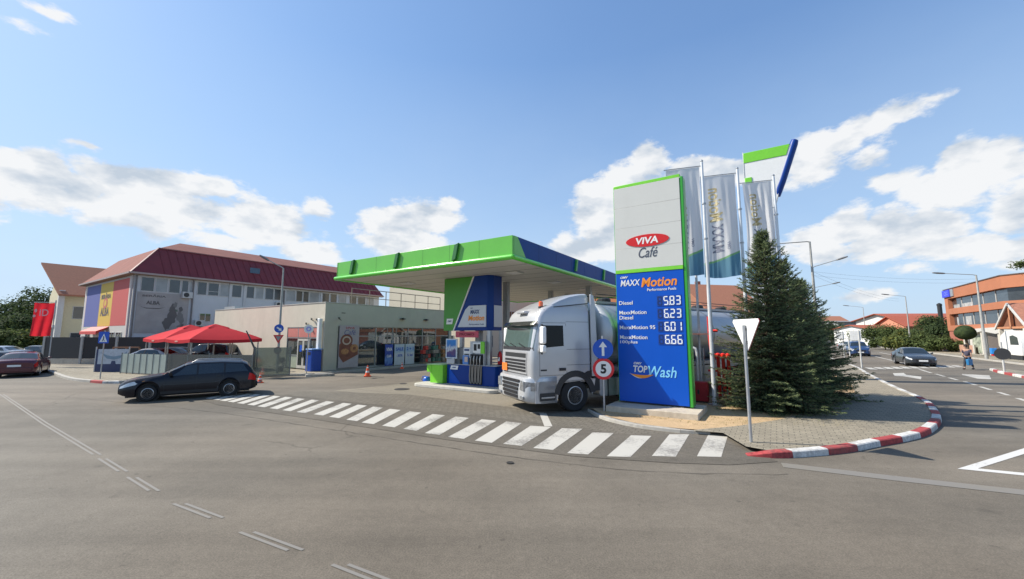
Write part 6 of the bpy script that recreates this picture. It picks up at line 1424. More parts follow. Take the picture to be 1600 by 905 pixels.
    MB().add([(fx-.03,y0+6,3.25),(fx-.03,y1-4.5,3.25),(fx-.9,y1-4.5,2.8),(fx-.9,y0+6,2.8),(fx-.03,y0+6,3.2),(fx-.03,y1-4.5,3.2),(fx-.9,y1-4.5,2.5),(fx-.9,y0+6,2.5)], [(0,1,2,3),(4,5,6,7),(2,3,7,6),(0,3,7,4),(1,2,6,5)]).build('awning', mat('awning_red', (.50,.04,.035), .6), t)
    # painted mural on the long side, first bay
    mr = mat('mural_grey', (.36,.335,.32), .8, var=.12, scale=1.2, dirt=.15)
    MB().box(x0+.3,3.35,y0-.03,y0,2.6,6.35).build('mural_panel', mr, t)
    ik = mat('mural_dark_ink', (.13,.12,.115), .8)
    text('BERĂRIA', ik, t, (.7,y0-.035,6.05), (1,0,0), (0,0,1), w=1.7, h=.24, bold=.03); text('ALBA', ik, t, (.65,y0-.035,5.4), (1,0,0), (0,0,1), w=1.0, h=.34, bold=.05)
    MB().prism([(-.25,5.02),(.2,4.92),(1.1,4.92),(1.6,5.02),(1.1,4.84),(.2,4.84)], (0,y0-.031,0), (1,0,0), (0,0,1), (0,-1,0), .006).build('mural_flourish', ik, t)
    # painted figure group: irregular dark shapes
    rr = random.Random(6)
    for (cx, cz, a, b, m) in ((4.1,4.3,.45,1.1,ik),(4.75,3.9,.4,.9,mat('mural_mid_ink', (.20,.19,.18), .8)),(3.7,3.5,.5,.6,ik),(4.3,5.3,.22,.28,mat('mural_mid_ink', (.20,.19,.18), .8)),(4.8,4.9,.2,.24,ik),(4.95,3.2,.3,.5,ik),(4.2,4.75,.5,.16,mat('mural_green_ink', (.13,.17,.12), .8)),(4.55,3.5,.3,.3,mat('mural_light_ink', (.36,.34,.33), .8))):
        cx = cx*.9-1.55; a *= .8
        rb = [(cx+a*math.cos(2*PI*k/18)*rr.uniform(.6,1.15), cz+b*math.sin(2*PI*k/18)*rr.uniform(.6,1.15)) for k in range(18)]
        MB().prism(rb, (0,y0-.032-rr.uniform(0,.01),0), (1,0,0), (0,0,1), (0,-1,0), .005).build('mural_figure', m, t)
    # strip windows under the eaves
    zA, zB = 6.42, 7.72
    def up(px): k = (px-800)/630*1.0; Y0, X0 = 14.8+.5455*y0, -.8381*y0; return (k*Y0-X0)/(.5455-k*.8381)
    pxs = [(215.5,237),(239,258),(260,278),(280,291),(292.5,297.5),(305,320),(322,339),(341,355.5),(359.5,375),(382.5,395),(397.5,409.5),(412,425.5),(426.5,437),(446,459.5),(461,471),(472,481),(482,497),(502,513),(515,525),(528,540),(545,556),(558,570),(572,583)]
    segs = [(up(p), up(q)) for p, q in pxs]
    for i, (a, b) in enumerate(segs): window(t, (0,y0,0), (1,0,0), (0,-1,0), a, b, zA, zB, 2 if b-a > 1.6 else 1, .04, CURT if i % 3 == 1 else WIN, zs=(zA+.42 if i in (6,) else None))
    for (a, b) in ((4.3,5.3),(5.6,7.4),(8.6,10.6),(12.6,14.6),(16,18)): window(t, (0,y0,0), (1,0,0), (0,-1,0), a, b, 3.75, 4.6, 2, .06, WIN)
    MB().box(7.2,14,y0-.15,y0,4.75,4.9).build('ledge', mat('ledge_dark', (.12,.12,.12), .7), t)
    for x in (up(357)-.1,up(378),up(499)): MB().box(x,x+.25,y0-.12,y0,.1,zB+.1).build('pilaster', mat('pilaster', (.50,.51,.52), .7), t)
    for x, z in ((up(428),5.6),(up(281),6.0),(3.9,3.3)): MB().box(x,x+.8,y0-.35,y0-.03,z,z+.6).build('air_conditioner', mat('ac_white', (.5,.5,.48), .5), t); 
    for x, z in ((up(428),5.6),(up(281),6.0),(3.9,3.3)): MB().lathe([(.001,0),(.22,0),(.22,.012),(.001,.012)], (x+.3,y0-.363,z+.3), 'y').build('fan_grille', DARK, t)
    MB().tube([(11.9,y0-.1,5.0),(12.2,y0-.6,5.4),(13.0,y0-1.3,5.75)], .04, 6).box(12.9,13.5,y0-1.6,y0-1.3,5.7,5.8).build('wall_lamp', DARK, t)
    MB().tube([(up(441.5),y0-.12,5.0),(up(441.5),y0-.12,7.6)], .09, 8).build('downpipe', mat('downpipe', (.16,.15,.15), .5), t)
big()

# --- yellow house with brown roof, left
def house(name, label, base, rz, sx, sy, he, hr, wallm, roofm, cat='house', over=.5, wins=((.2,.5),(.6,.9)), gable='x', floors=1, chim=False, group=None):
    """ridge along local x; gable ends on +-x"""
    t = thing(name, label, cat, base, rz, group)
    MB().prism([(-sy/2,0),(sy/2,0),(sy/2,he),(0,he+hr-.06),(-sy/2,he)], (-sx/2,0,0), (0,1,0), (0,0,1), (1,0,0), sx).build('wall', wallm, t)
    s = hr/(sy/2); m = MB()
    for sg in (-1,1):
        a = [(-sx/2-over, sg*(sy/2+over), he-s*over), (sx/2+over, sg*(sy/2+over), he-s*over), (sx/2+over, 0, he+hr), (-sx/2-over, 0, he+hr)]
        b = [(x, y, z+.14) for x, y, z in a]; m.add(a+b, [(0,1,2,3),(4,5,6,7),(0,1,5,4),(1,2,6,5),(2,3,7,6),(3,0,4,7)])
    ro = m.build('roof', roofm, t)
    if chim: MB().box(-sx*.2,-sx*.2+.6,.5,1.1,he+hr*.4,he+hr+.7).build('chimney', mat('brick_stack', (.28,.12,.08), .8), ro)
    for fl in range(floors):
        z = 1.0+fl*2.9
        for (a, b) in wins:
            window(t, (-sx/2, -sy/2, 0), (1,0,0), (0,-1,0), a*sx, b*sx, z, z+1.4, 2)
            window(t, (-sx/2, sy/2, 0), (0,-1,0), (-1,0,0), a*sy, b*sy, z, z+1.4, 2)
    return t
tile_brown = mat('roof_tile_brown', (.36,.15,.085), .8, var=.18, scale=5, stretch=(1,1,6)); tile_red = mat('roof_tile_red', (.34,.085,.045), .8, var=.15, scale=4, stretch=(1,1,6)); YEL = mat('yellow_render', (.62,.56,.38), .85, var=.05, dirt=.1); WHT = mat('white_render', (.62,.61,.58), .85, var=.04, dirt=.1)
p = H(118,420,50)
h1 = thing('yellow_house', 'yellowish two-storey house with a steep brown roof behind the dark fence', 'house', Vector((-52.4,47,0))+U*4, UA)
MB().prism([(-4,0),(4,0),(4,7.3),(-4,7.3)], (0,0,0), (1,0,0), (0,0,1), (0,1,0), 8).build('wall', YEL, h1)
MB().prism([(0,7.3),(8,7.3),(4,10.7)], (-3.99,0,0), (0,1,0), (0,0,1), (1,0,0), .3).build('gable', YEL, h1)
for sg in (0,1):
    y_e = -.9 if sg == 0 else 8.9; zE = 6.9
    a = [(-4.6 if sg == 0 else -1.5,y_e,zE),(4.6,y_e,zE),(4.6,4,10.9),(-5.6,4,10.9)]; b_ = [(x,y,z+.2) for x, y, z in a]
    MB().add(a+b_, [(0,1,2,3),(4,5,6,7),(0,1,5,4),(1,2,6,5),(2,3,7,6),(3,0,4,7)]).build('roof', tile_brown, h1)
for z in (1.2,4.3): window(h1, (0,0,0), (1,0,0), (0,-1,0), .6, 3.2, z, z+1.5, 2); window(h1, (0,0,0), (1,0,0), (0,-1,0), -3.2, -1.8, z, z+1.5, 1); window(h1, (-4,0,0), (0,1,0), (-1,0,0), 1.2, 3.4, z, z+1.6, 2); window(h1, (-4,0,0), (0,1,0), (-1,0,0), 4.6, 6.6, z, z+1.6, 2)
MB().box(-4.5,-4.0,-.4,.1,0,7.6).build('corner_column', mat('white_render', (.62,.61,.58)), h1); MB().box(-4.6,-4.0,0,6,3.3,3.6).build('balcony_slab', WHT, h1)
# dark panel fence with pale posts
def fence(pts, label, h, pm, post, sp=2.6, base=.45, th=.06):
    t = thing('panel_fence', label, 'fence', (0,0,0)); 
    for a, b in zip(pts, pts[1:]):
        a = Vector(a); b = Vector(b); d = (b-a); L_ = d.length; d.normalize(); n = max(1, round(L_/sp)); nn = Vector((-d.y,d.x,0))
        for k in range(n):
            p = a+d*L_*k/n; q = a+d*L_*(k+1)/n
            MB().beam(p+d*.1+Vector((0,0,base+(h-base)/2)), q-d*.1+Vector((0,0,base+(h-base)/2)), th, h-base).build('fence_panel', pm, t)
            if base > .1: MB().beam(p+d*.1+Vector((0,0,base/2)), q-d*.1+Vector((0,0,base/2)), .16, base-.01).build('fence_base', CONC, t)
            MB().beam(p, p+Vector((0,0,h+.08)), .18, .18).build('post', post, t)
    return t
pc = mat('fence_dark', (.028,.026,.026), .6, var=.2, stretch=(8,8,1)); pp = mat('post_concrete', (.42,.40,.36), .8)
fence([G(66,568), G(125,569), G(232,567), G(352,564)], 'dark brown panel fence with pale concrete posts behind the terrace', 2.25, pc, pp, 3.0)
fence([G(-80,566), G(-10,565)], 'low dark fence at the far left edge behind the parked cars', 1.6, pc, pp, 3.0)
# red banner flag
t = thing('banner_flag', 'bright red hanging flag with faint white marks left of the yellow house', 'flag', Vector((-33.6,31.0,0)))
rows = []
for j in range(15):
    z = 4.55-2.45*j/14; rows.append([(1.25*i/16-.0-(.03*j/14)*(1-i/16)*1.4, .045*math.sin(i*.9+j*.25)*(.3+j/14), z-.05*math.sin(i/16*PI)) for i in range(17)])
MB().grid(rows).build('cloth', leaf_mat('flag_red', (.75,.035,.05), .08, 3, .5), t, smooth=True, recalc=False)
MB().tube([(1.3,0,-.3),(1.3,0,4.75)], .035, 8).build('pole', GREYM, t); MB().tube([(-.05,0,4.58),(1.35,0,4.58)], .02, 6).build('arm', GREYM, t)
text('ID', mat('flag_pink', (.78,.36,.36), .7), t, (.82,-.22,3.8), (1,0,0), (0,0,1), w=.55, h=.5, bold=.01); MB().prism(ell(.28,3.95,.08,.14), (0,-.2,0), (1,0,0), (0,0,1), (0,1,0), .006).prism(ell(.22,3.55,.09,.1), (0,-.2,0), (1,0,0), (0,0,1), (0,1,0), .006).build('mark', mat('flag_pink', (.78,.36,.36), .7), t)
t.rotation_euler = (0,0,R(12)); t.location = Vector((-35.6,30.0,.3))
# blue and white banner by the terrace
t = thing('roadside_banner', 'blue and white banner board standing left of the terrace', 'banner', G(146,584)+Vector((0,0,.1)), R(6))
MB().box(0,2.0,-.02,.02,.0,.5).box(0,.0+.16,-.02,.02,.5,1.45).build('board', mat('banner_blue', (.045,.055,.12), .6), t); MB().box(.16,2.0,-.015,.015,.5,1.45).build('board_top', mat('banner_pale', (.45,.48,.52), .6, var=.15), t)
MB().prism([(.3,1.25),(.7,1.05),(1.1,.98),(1.5,1.05),(1.85,1.3),(1.8,1.1),(1.45,.85),(1.1,.78),(.7,.85)], (0,-.017,0), (1,0,0), (0,0,1), (0,-1,0), .006).build('print', mat('banner_teal', (.20,.28,.34), .6), t); MB().prism([(.9,.3),(1.3,.3),(1.2,.7),(1.0,.7)], (0,-.022,0), (1,0,0), (0,0,1), (0,-1,0), .006).build('emblem', mat('banner_blue', (.045,.055,.12)), t)
for x in (0.03,1.97): MB().box(x-.03,x+.03,-.03,.03,-.05,1.6).build('post', STEEL, t)
t = thing('wooden_cabinet', 'low brown wooden frame behind the blue and white banner', 'cabinet', G(172,574)+Vector((0,0,.1)), R(4)); wd = mat('frame_wood', (.30,.15,.08), .7)
m = MB().box(0,2.0,0,.08,1.35,1.45).box(0,2.0,0,.08,.75,.83).box(0,.08,0,.08,0,1.45).box(.95,1.05,0,.08,0,1.4).box(1.92,2.0,0,.08,0,1.45); m.build('frame', wd, t); MB().box(.08,1.92,.02,.05,.1,.75).build('back_panel', mat('panel_brown', (.15,.09,.06), .7), t)
# terrace panels
tg = glass('terrace_glass', (.66,.74,.68), .55, .1); tp = mat('terrace_post', (.20,.21,.20), .5, .5)
def panels(pts, label, h, sp, m, posts=True, z=.11):
    t = thing('terrace_screen', label, 'glass screen', (0,0,0), 0, 'screens round the terrace')
    for a, b in zip(pts, pts[1:]):
        a = Vector((a[0],a[1],z)); b = Vector((b[0],b[1],z)); d = b-a; L_ = d.length; d.normalize(); n = max(1, round(L_/sp))
        for k in range(n):
            p = a+d*L_*k/n; q = a+d*L_*(k+1)/n; mm = MB().beam(p+d*.03+Vector((0,0,.08+h/2)), q-d*.03+Vector((0,0,.08+h/2)), .02, h); mm.build('panel', m, t)
            MB().beam(p, p+Vector((0,0,h+.14)), .05, .05).build('post', tp, t)
        MB().beam(b, b+Vector((0,0,h+.14)), .05, .05).build('post', tp, t); MB().beam(a+Vector((0,0,.06)), b+Vector((0,0,.06)), .04, .04).build('bottom_rail', tp, t)
pw2 = mat('frosted_panel', (.36,.41,.36), .35, var=.08, scale=2)
panels([G(188,583.5,.11), G(258,587,.11)], 'frosted green-white terrace screen at the left end, before the navy car nose', 1.12, .62, pw2)
panels([G(259,587,.11), G(393,589.5,.11)], 'clear terrace screen behind the navy estate car', 1.15, 1.5, tg)
panels([G(396,589,.11), G(452,586.5,.11)], 'tall clear terrace screen between the lamp post and the estate car', 1.55, 1.5, tg)
t = thing('leaning_pole', 'dark bent barrier pole leaning by the cream shop wall', 'pole', G(391,585,.11)); MB().tube([(.1,0,0),(.15,0,1.55),(-.55,.2,2.6)], [.06,.06,.035], 8).build('pole', mat('pole_dark', (.06,.05,.04), .6), t)
# parasols
def parasol():
    t = thing('parasol', 'front red square parasol, nearer the shop, with a two-tier top', 'parasol', (-20,27.3,.11), UA, 'large red parasols on the terrace')
    red = mat('parasol_red', (.47,.032,.040), .9, var=.06, scale=2, spec=.1); z0, z1, s = 2.10, 3.0, 2.05
    def tier(s, z0, z1, s1, nm, val):
        nrm_ = 10; m = MB()
        for q in range(4):
            rot = Matrix.Rotation(q*PI/2, 3, 'Z'); rows = []
            for j in range(7):
                f = j/6; w = s+(s1-s)*f; z = z0+(z1-z0)*(f**.9)
                rows.append([rot @ Vector((-w+2*w*i/nrm_, -w, z-.10*(1-f)*math.sin(PI*i/nrm_)*.8)) for i in range(nrm_+1)])
            m.grid(rows)
            if val: m.grid([[rot @ Vector((-s+2*s*i/nrm_, -s-.0, z0-.08*math.sin(PI*i/nrm_)-val*j)) for i in range(nrm_+1)] for j in (0,1)])
        return m.build(nm, red, t, smooth=True, recalc=False, weld=True)
    tier(s, z0, 2.88, .42, 'canopy', .2); tier(.62, 2.83, 3.08, .02, 'vent_cap', .0)
    MB().tube([(0,0,0),(0,0,3.02)], .04, 10).build('pole', mat('pole_alu', (.4,.38,.36), .4, .5), t); MB().box(-.5,.5,-.5,.5,0,.12).build('base', CONC, t, bevel=.02)
    for q in range(4):
        c, s_ = math.cos(PI/4+q*PI/2), math.sin(PI/4+q*PI/2); MB().beam((0,0,2.8),(c*s*1.38,s_*s*1.38,z0+.02),.03).build('rib', mat('rib_dark', (.2,.19,.18), .5), t)
        MB().box(c*s*1.3-.03,c*s*1.3+.03,s_*s*1.3-.03,s_*s*1.3+.03,0,z0).build('corner_pole', mat('pole_alu', (.4,.38,.36)), t)
    MB().prism(ell(0,z0-.15,.26,.05), (-s-.012,0,0), (0,-1,0), (0,0,1), (-1,0,0), .006).build('logo_patch', mat('faded_logo', (.62,.30,.25), .7), t)
    return t
p0 = parasol(); dup(p0, (-23.5,29.6,.11), UA, 'rear red square parasol, farther left behind the front one')
# timber bits of furniture under the parasols
def terrace_table(loc, label):
    t = thing('terrace_table', label, 'table', loc, UA, 'tables under the parasols'); m = mat('furniture_dark', (.10,.07,.05), .6)
    MB().box(-.6,.6,-.4,.4,.72,.76).build('table_top', m, t)
    for x in (-.5,.5):
        for y in (-.3,.3): MB().box(x-.03,x+.03,y-.03,y+.03,0,.72).build('leg', m, t)
terrace_table(Vector((-20.6,28.2,.11)), 'dark terrace table under the front parasol'); terrace_table(Vector((-24.2,30.4,.11)), 'dark terrace table under the rear parasol')

# --- buildings behind
house('cream_building', 'cream building behind the shop roof, seen through the gap under the canopy', W(30,26), UA, 16, 14, 9.6, .8, mat('cream_far', (.60,.54,.42), .85, var=.04, dirt=.1), mat('grey_roof', (.2,.19,.18), .8), wins=((.12,.2),(.4,.48),(.7,.78)), floors=2)
house('orange_house', 'orange-walled house between the clad column and the truck cab', W(34,7), UA, 9, 9, 7.0, 2.0, mat('orange_render', (.52,.20,.09), .85, var=.08), tile_red, floors=2)
p = H(1125,452,58)
house('brick_house', 'brown brick house with a hipped gable behind the flagpoles', Vector((p.x+.5,62,0)), R(12), 9, 12, 5.4, 4.6, mat('brick_brown', (.30,.135,.085), .85, var=.1), tile_brown, wins=((.3,.45),(.6,.75)), floors=2, chim=True)
# long white building with the red roof on the right
a = H(1333,490,105)
t = house('long_building', 'long white building with a low red tiled roof behind the right street trees', Vector((a.x+16,100,0)), R(-4), 27, 14, 6.0, 1.5, WHT, tile_red, 'building', .8, ((.1,.14),(.3,.34),(.5,.54),(.7,.74)), floors=1)
house('white_house', 'small bright white house at the left end of the long red roof', Vector((H(1352,520,88).x,88,0)), R(8), 7, 8, 3.6, .8, mat('bright_white', (.72,.72,.70), .8), tile_red, wins=((.5,.68),), group='white houses down the right street')
house('white_house', 'low white house with pinkish roof, left of the bright white one', Vector((H(1322,520,96).x,96,0)), R(20), 8, 7, 2.6, 1.0, mat('bright_white', (.72,.72,.70), .8), mat('pale_tile', (.42,.24,.17), .8), wins=((.3,.48),), group='white houses down the right street')
house('far_house', 'far pale house just right of the low spruce crown', Vector((H(1290,520,130).x,130,0)), R(5), 10, 9, 5.8, 2.4, mat('pale_far', (.5,.46,.40), .8), tile_brown, wins=((.2,.35),(.6,.75)), floors=2, group='distant houses down the right street')
house('far_house', 'dark grey and white block beside the lamp mast far down the street', Vector((H(1308,520,118).x,118,0)), R(5), 5.5, 7, 5.9, .4, mat('grey_far', (.28,.29,.31), .8), mat('grey_roof', (.2,.19,.18)), wins=((.2,.35),(.6,.75)), floors=2, group='distant houses down the right street')
house('far_house', 'low orange-roofed house between the trees and the orange building', Vector((H(1432,520,86).x,86,0)), R(-8), 10, 9, 4.2, 2.0, mat('salmon_far', (.5,.22,.14), .8), tile_red, wins=((.2,.35),(.6,.75)), group='distant houses down the right street')
# wall with pale posts along the right pavement
fence([W(62,-28.8), W(100,-28.8)], 'low salmon wall with pale posts under the right street trees', 1.1, mat('salmon_wall', (.42,.24,.17), .85), pp, 2.4, .2, .2)

# --- orange office building
def office():
    t = thing('office_building', 'orange three-storey office building with dark ribbon windows at the right edge', 'building', W(0,0), UA)
    # facade along the street: from the far corner (66,-28.6) towards the camera to (49,-29.4), then turning away
    or_ = mat('orange_cladding', (.39,.145,.072), .7, var=.06, scale=.6, dirt=.05); or2 = mat('orange_shade_free', (.50,.13,.045), .7, var=.06)
    A, B, Cc, D = (72.5,-29.3), (54.3,-29.3), (50.3,-33), (50.3,-46)
    poly = [A, B, Cc, D, (72.5,-46)]; Hh = 8.95
    def band(z0, z1, e=0.0, m=or_, nm='wall_band'):
        q = [(A[0]+e, A[1]+e), (B[0]-e*.4, B[1]+e), (Cc[0]-e, Cc[1]+e*.4), (D[0]-e, D[1]), (72.5+e,-46)]
        MB().prism(q, (0,0,z0), (1,0,0), (0,1,0), (0,0,1), z1-z0).build(nm, m, t)
    band(0, 3.0, -.1, mat('plinth_brick', (.34,.12,.08), .8), 'ground_storey'); band(3.0, 3.75, .0); band(3.75, 5.35, -.45, WIN, 'ribbon_window'); band(5.35, 6.15, 0); band(6.15, 7.6, -.45, WIN, 'ribbon_window'); band(7.6, Hh, .0); band(Hh, Hh+.1, .08, mat('roof_edge_dark', (.10,.07,.06), .6), 'roof_edge')
    fr = mat('window_frame', (.5,.5,.48))
    for z0, z1 in ((3.75,5.35),(6.15,7.6)):
        for k in range(1, 5):
            x = A[0]-1.4+(B[0]-A[0]+1)*k/5; MB().box(x-.05,x+.05,A[1]-.46,A[1]-.40,z0,z1).build('mullion', fr, t)
        for k in range(1, 4): f = k/4; MB().box(Cc[0]+.40,Cc[0]+.46,Cc[1]-.6-12*f-.05,Cc[1]-.6-12*f+.05,z0,z1).build('mullion', fr, t)
        MB().box(A[0]-1.3,A[0],A[1]-.6,A[1],z0,z1).build('corner_pier', or_, t)
    MB().box(A[0]-2.9,A[0]-.0,A[1]+.01,A[1]+.2,7.85,8.85).build('sign_panel', mat('office_sign_blue', (.03,.04,.60), .4), t); text('CEC', mat('sign_light_blue', (.12,.16,.9), .4), t, (A[0]-1.6, A[1]+.205, 8.35), (-1,0,0), (0,0,1), w=1.6, h=.55, bold=.03, name='lettering')
    MB().box(A[0]-4.0,A[0]-2.95,A[1]+.01,A[1]+.12,7.85,8.85).build('sign_end', GREYM, t)
    for (a, b, m) in ((A[0]-8.5,A[0]-5,'curtain_pale'),(A[0]-4,A[0]-1.8,'curtain_pale')): MB().box(a,b,A[1]-.445,A[1]-.43,6.2,6.7).box(a+1,b-.6,A[1]-.445,A[1]-.43,3.8,4.9).build('blind', mat('curtain_pale', (.33,.34,.34), .6, var=.4, scale=2), t)
    return t
office()
tree('small green shrub growing on the roof of the orange building', W(53,-31,9.2), 1.1, 1.2, 55, 700, .2, (G1,G2), None, 'roof_shrub', cat='shrub')
# white low shop with wavy canopy, gable in front
def kiosk():
    t = thing('white_shop', 'low white shop with an arched white canopy and porch gable before the orange building', 'shop', W(0,0), UA)
    wh = mat('kiosk_white', (.52,.51,.48), .6, var=.04, dirt=.08)
    MB().box(44,66,-31.2,-29.2,0,2.9).build('wall', wh, t)
    q = [(0,3.45),(20.5,3.1),(20.5,2.75),(17,2.6),(13.5,2.85),(10,2.55),(6.5,2.85),(3,2.6),(0,2.9)]
    MB().prism(q, (45.0,-28.6,0), (1,0,0), (0,0,1), (0,-1,0), 2.6).build('canopy', wh, t, bevel=.02)
    for x in (45.2,50,54.5,59,64.5): MB().box(x,x+.35,-29.0,-28.7,0,2.7).build('pillar', mat('pillar_pale', (.55,.52,.45), .7), t)
    for x in (46.2,51,56): MB().box(x,x+2.8,-29.19,-29.12,0.2,2.5).build('shutter', mat('shutter_dark', (.12,.10,.09), .5, stretch=(1,1,20)), t)
    MB().box(60.2,63.5,-29.19,-29.12,.2,2.4).build('shop_window', mat('window_goods', (.30,.33,.26), .4, var=.6, scale=3), t)
    # porch gable
    rf = mat('porch_tile', (.32,.14,.09), .8, var=.2, scale=5)
    for sg in (-1,1):
        a = [(47.6+sg*3.2,-27.4,3.0),(47.6,-27.4,5.35),(47.6,-31,5.35),(47.6+sg*3.2,-31,3.0)]; b = [(x,y,z+.2) for x,y,z in a]
        MB().add(a+b, [(0,1,2,3),(4,5,6,7),(0,1,5,4),(1,2,6,5),(2,3,7,6),(3,0,4,7)]).build('porch_roof', rf, t)
        MB().beam((47.6+sg*3.3,-27.36,3.02),(47.6,-27.36,5.5),.1,.2).build('barge_board', wh, t)
    MB().prism([(45.0,3.1),(50.2,3.1),(47.6,5.1)], (0,-27.7,0), (1,0,0), (0,0,1), (0,-1,0), .1).build('porch_infill', mat('porch_dark_wood', (.22,.10,.06), .8), t)  # gable infill in dark brown wood
    MB().beam((44.7,-27.5,3.15),(50.5,-27.5,3.15),.2,.2).beam((47.6,-27.5,3.1),(47.6,-27.5,5.1),.3,.2).build('tie_beam', mat('beam_orange', (.45,.2,.1), .7), t)
    for x in (45.0,50.0): MB().box(x,x+.3,-27.7,-27.4,0,3.1).build('post', mat('pillar_pale', (.55,.52,.45), .7), t)
kiosk()
t = thing('white_van', 'white rounded van-like kiosk behind the round sign at the right edge', 'kiosk', W(44.6,-26.9,.11), UA); t.scale = (1.35,1,1)
sec = [(0,.4),(0,2.0),(.25,2.5),(.8,2.75),(2.0,2.7),(2.8,2.3),(3.1,1.5),(3.15,.4)]
MB().prism(sec, (0,0,0), (1,0,0), (0,0,1), (0,-1,0), 1.7).build('body', mat('kiosk_body', (.70,.70,.68), .35), t, bevel=.06)
MB().prism([(.2,1.4),(.3,2.1),(.9,2.3),(1.4,2.2),(1.4,1.4)], (0,.01,0), (1,0,0), (0,0,1), (0,-1,0), .02).build('window', WIN, t); MB().box(.2,2.9,-1.5,-.1,0,.4).build('plinth', DARK, t); pass
t = thing('blue_barrel', 'blue bin with a red foot fixed low on the lamp before the orange building', 'bin', W(45.7,-25.5,.45), UA); t.scale = (.42,.42,.5)
MB().prism(rrect(-.4,.4,-.3,.3,.08), (0,0,0), (1,0,0), (0,1,0), (0,0,1), .35).build('stand', RED, t); MB().prism(rrect(-.55,.55,-.45,.45,.1), (0,0,.35), (1,0,0), (0,1,0), (0,0,1), 1.1).build('body', mat('bin_bright_blue', (.02,.2,.55), .4), t, bevel=.03)

# utility wires high over the right street
w = thing('overhead_wires', 'thin dark cables strung between the street lamps over the right street', 'cables', (0,0,0))
def cable(a, b, sag):
    a, b = Vector(a), Vector(b); return [a.lerp(b, k/14)+Vector((0,0,-sag*4*(k/14)*(1-k/14))) for k in range(15)]
for dz in (0,.35): MB().tube(cable(W(32.4,-11.2,8.1-dz), W(46.4,-25.3,8.0-dz), .3), .006, 5).tube(cable(W(32.4,-11.2,8.1-dz), W(75,-24.9,8.1-dz), .5), .007, 5).build('cable', DARK, w)
# dark tall stack behind trees
t = thing('steel_chimney', 'thin dark chimney pipe rising left of the orange building', 'chimney', Vector((H(1468,480,72).x,72,0))); MB().tube([(0,0,0),(0,0,H(1468,478,72).z)], .32, 10).build('flue', DARK, t); MB().lathe([(.36,0),(.36,.3),(.1,.5)], (0,0,H(1468,478,72).z)).build('cap', DARK, t)

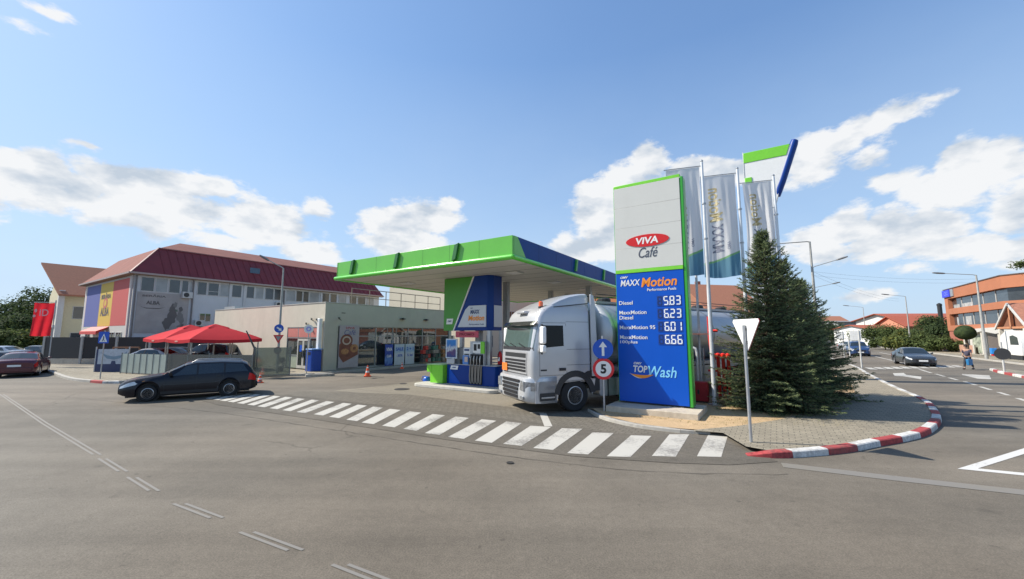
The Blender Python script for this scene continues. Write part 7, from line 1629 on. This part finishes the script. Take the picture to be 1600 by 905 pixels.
# ------------------------------------------------------------------ pedestrian
def person(loc, rz, label):
    t = thing('person', label, 'person', loc, rz)
    skin = mat('skin', (.38,.22,.15), .6); top = mat('shirt_mauve', (.06,.055,.085), .9); skirt = mat('trousers_dark', (.02,.022,.03), .8)
    def skinned(nm, verts, edges, rad, m, lv=2):
        me = bpy.data.meshes.new(nm); me.from_pydata(verts, edges, []); o = bpy.data.objects.new(nm, me); C.objects.link(o)
        s = o.modifiers.new('skin', 'SKIN'); s.use_smooth_shade = True
        for i, r_ in enumerate(rad): me.skin_vertices[0].data[i].radius = (r_, r_) if not isinstance(r_, tuple) else r_
        me.skin_vertices[0].data[0].use_root = True
        u = o.modifiers.new('sub', 'SUBSURF'); u.levels = lv; u.render_levels = lv
        dg = bpy.context.evaluated_depsgraph_get(); m2 = bpy.data.meshes.new_from_object(o.evaluated_get(dg)); bpy.data.objects.remove(o)
        m2.materials.clear(); m2.materials.append(m); m2.name = nm; q = bpy.data.objects.new(nm, m2); C.objects.link(q); q.parent = t; m2.polygons.foreach_set('use_smooth', [True]*len(m2.polygons)); return q
    # walking towards -x, slight stoop
    J = [(0,0,.92),(-.02,0,1.15),(-.04,0,1.36),(-.06,0,1.46),(-.09,0,1.56),(-.10,0,1.66),
         (0,.10,.88),(-.16,.11,.50),(-.26,.11,.10),(-.38,.11,.04),(0,-.10,.88),(.10,-.11,.48),(.34,-.11,.14),(.26,-.11,.04),
         (-.04,.18,1.38),(.06,.23,1.12),(-.06,.25,.90),(-.04,-.18,1.38),(-.10,-.24,1.12),(-.12,-.26,.88)]
    E_ = [(0,1),(1,2),(2,3),(3,4),(4,5),(0,6),(6,7),(7,8),(8,9),(0,10),(10,11),(11,12),(12,13),(2,14),(14,15),(15,16),(2,17),(17,18),(18,19)]
    rd = [.12,.11,.12,.05,.075,.07,.08,.055,.035,.03,.08,.055,.035,.03,.05,.038,.026,.05,.038,.026]
    skinned('body', J, E_, rd, skin)
    skinned('shirt', [(0,0,.90),(-.02,0,1.12),(-.04,0,1.38),(-.045,.19,1.37),(.05,.235,1.15),(-.045,-.19,1.37),(-.09,-.245,1.15)], [(0,1),(1,2),(2,3),(3,4),(2,5),(5,6)], [.155,.145,.14,.065,.055,.065,.055], top)
    skinned('trousers', [(0,0,.93),(0,.09,.84),(-.155,.11,.50),(-.25,.11,.16),(0,-.09,.84),(.10,-.11,.48),(.32,-.11,.18)], [(0,1),(1,2),(2,3),(0,4),(4,5),(5,6)], [.15,.10,.075,.06,.10,.075,.06], skirt)
    MB().lathe([(.001,.13),(.06,.12),(.095,.06),(.10,-.02),(.07,-.09),(.03,-.1)], (-.075,0,1.66), n=16).build('hair', mat('hair_dark', (.03,.02,.018), .8), t, smooth=True)
    for s_ in (-1,1): MB().lathe([(.001,0),(.012,0),(.001,.006)], (-.165,s_*.03,1.64), 'x', 8).build('eye', BLACK, t)
    MB().tube([(-.165,0,1.64),(-.195,0,1.60)], [.010,.014], 6).build('nose', skin, t)
    for sx, sy in ((-.34,.11),(.28,-.11)): MB().tube([(sx+.1,sy,.06),(sx,sy,.045),(sx-.13,sy,.04)], [.05,.05,.035], 8).build('shoe', BLACK, t, smooth=True)
    return t
gp_ = G(1514,577.5); person(gp_+Vector((0,0,.01)), R(20), 'pedestrian in a mauve top and dark trousers walking over the right street')
t = thing('carrier_bag', 'bright blue carrier bag held by the pedestrian', 'bag', gp_+Vector((-.25,-.30,.32)), R(20)); MB().prism([(-.24,0),(.22,0),(.28,.42),(-.28,.42)], (0,-.09,0), (1,0,0), (0,0,1), (0,1,0), .16).build('bag_body', mat('bag_blue', (.02,.17,.38), .5), t, bevel=.03); MB().tube([(-.12,-.01,.42),(-.05,0,.56),(.05,0,.56),(.12,-.01,.42)], .012, 6).build('handle', mat('bag_blue', (.02,.17,.38)), t)
t = thing('handbag', 'dark shoulder bag at the back of the pedestrian', 'bag', gp_+Vector((.16,.05,1.0)), R(20)); MB().prism(rrect(-.12,.16,0,.3,.05), (0,-.07,0), (1,0,0), (0,0,1), (0,1,0), .14).build('bag_body', DARK, t, bevel=.02); MB().tube([(-.1,0,.28),(-.12,-.02,.46),(.1,0,.28)], .012, 6).build('strap', DARK, t)
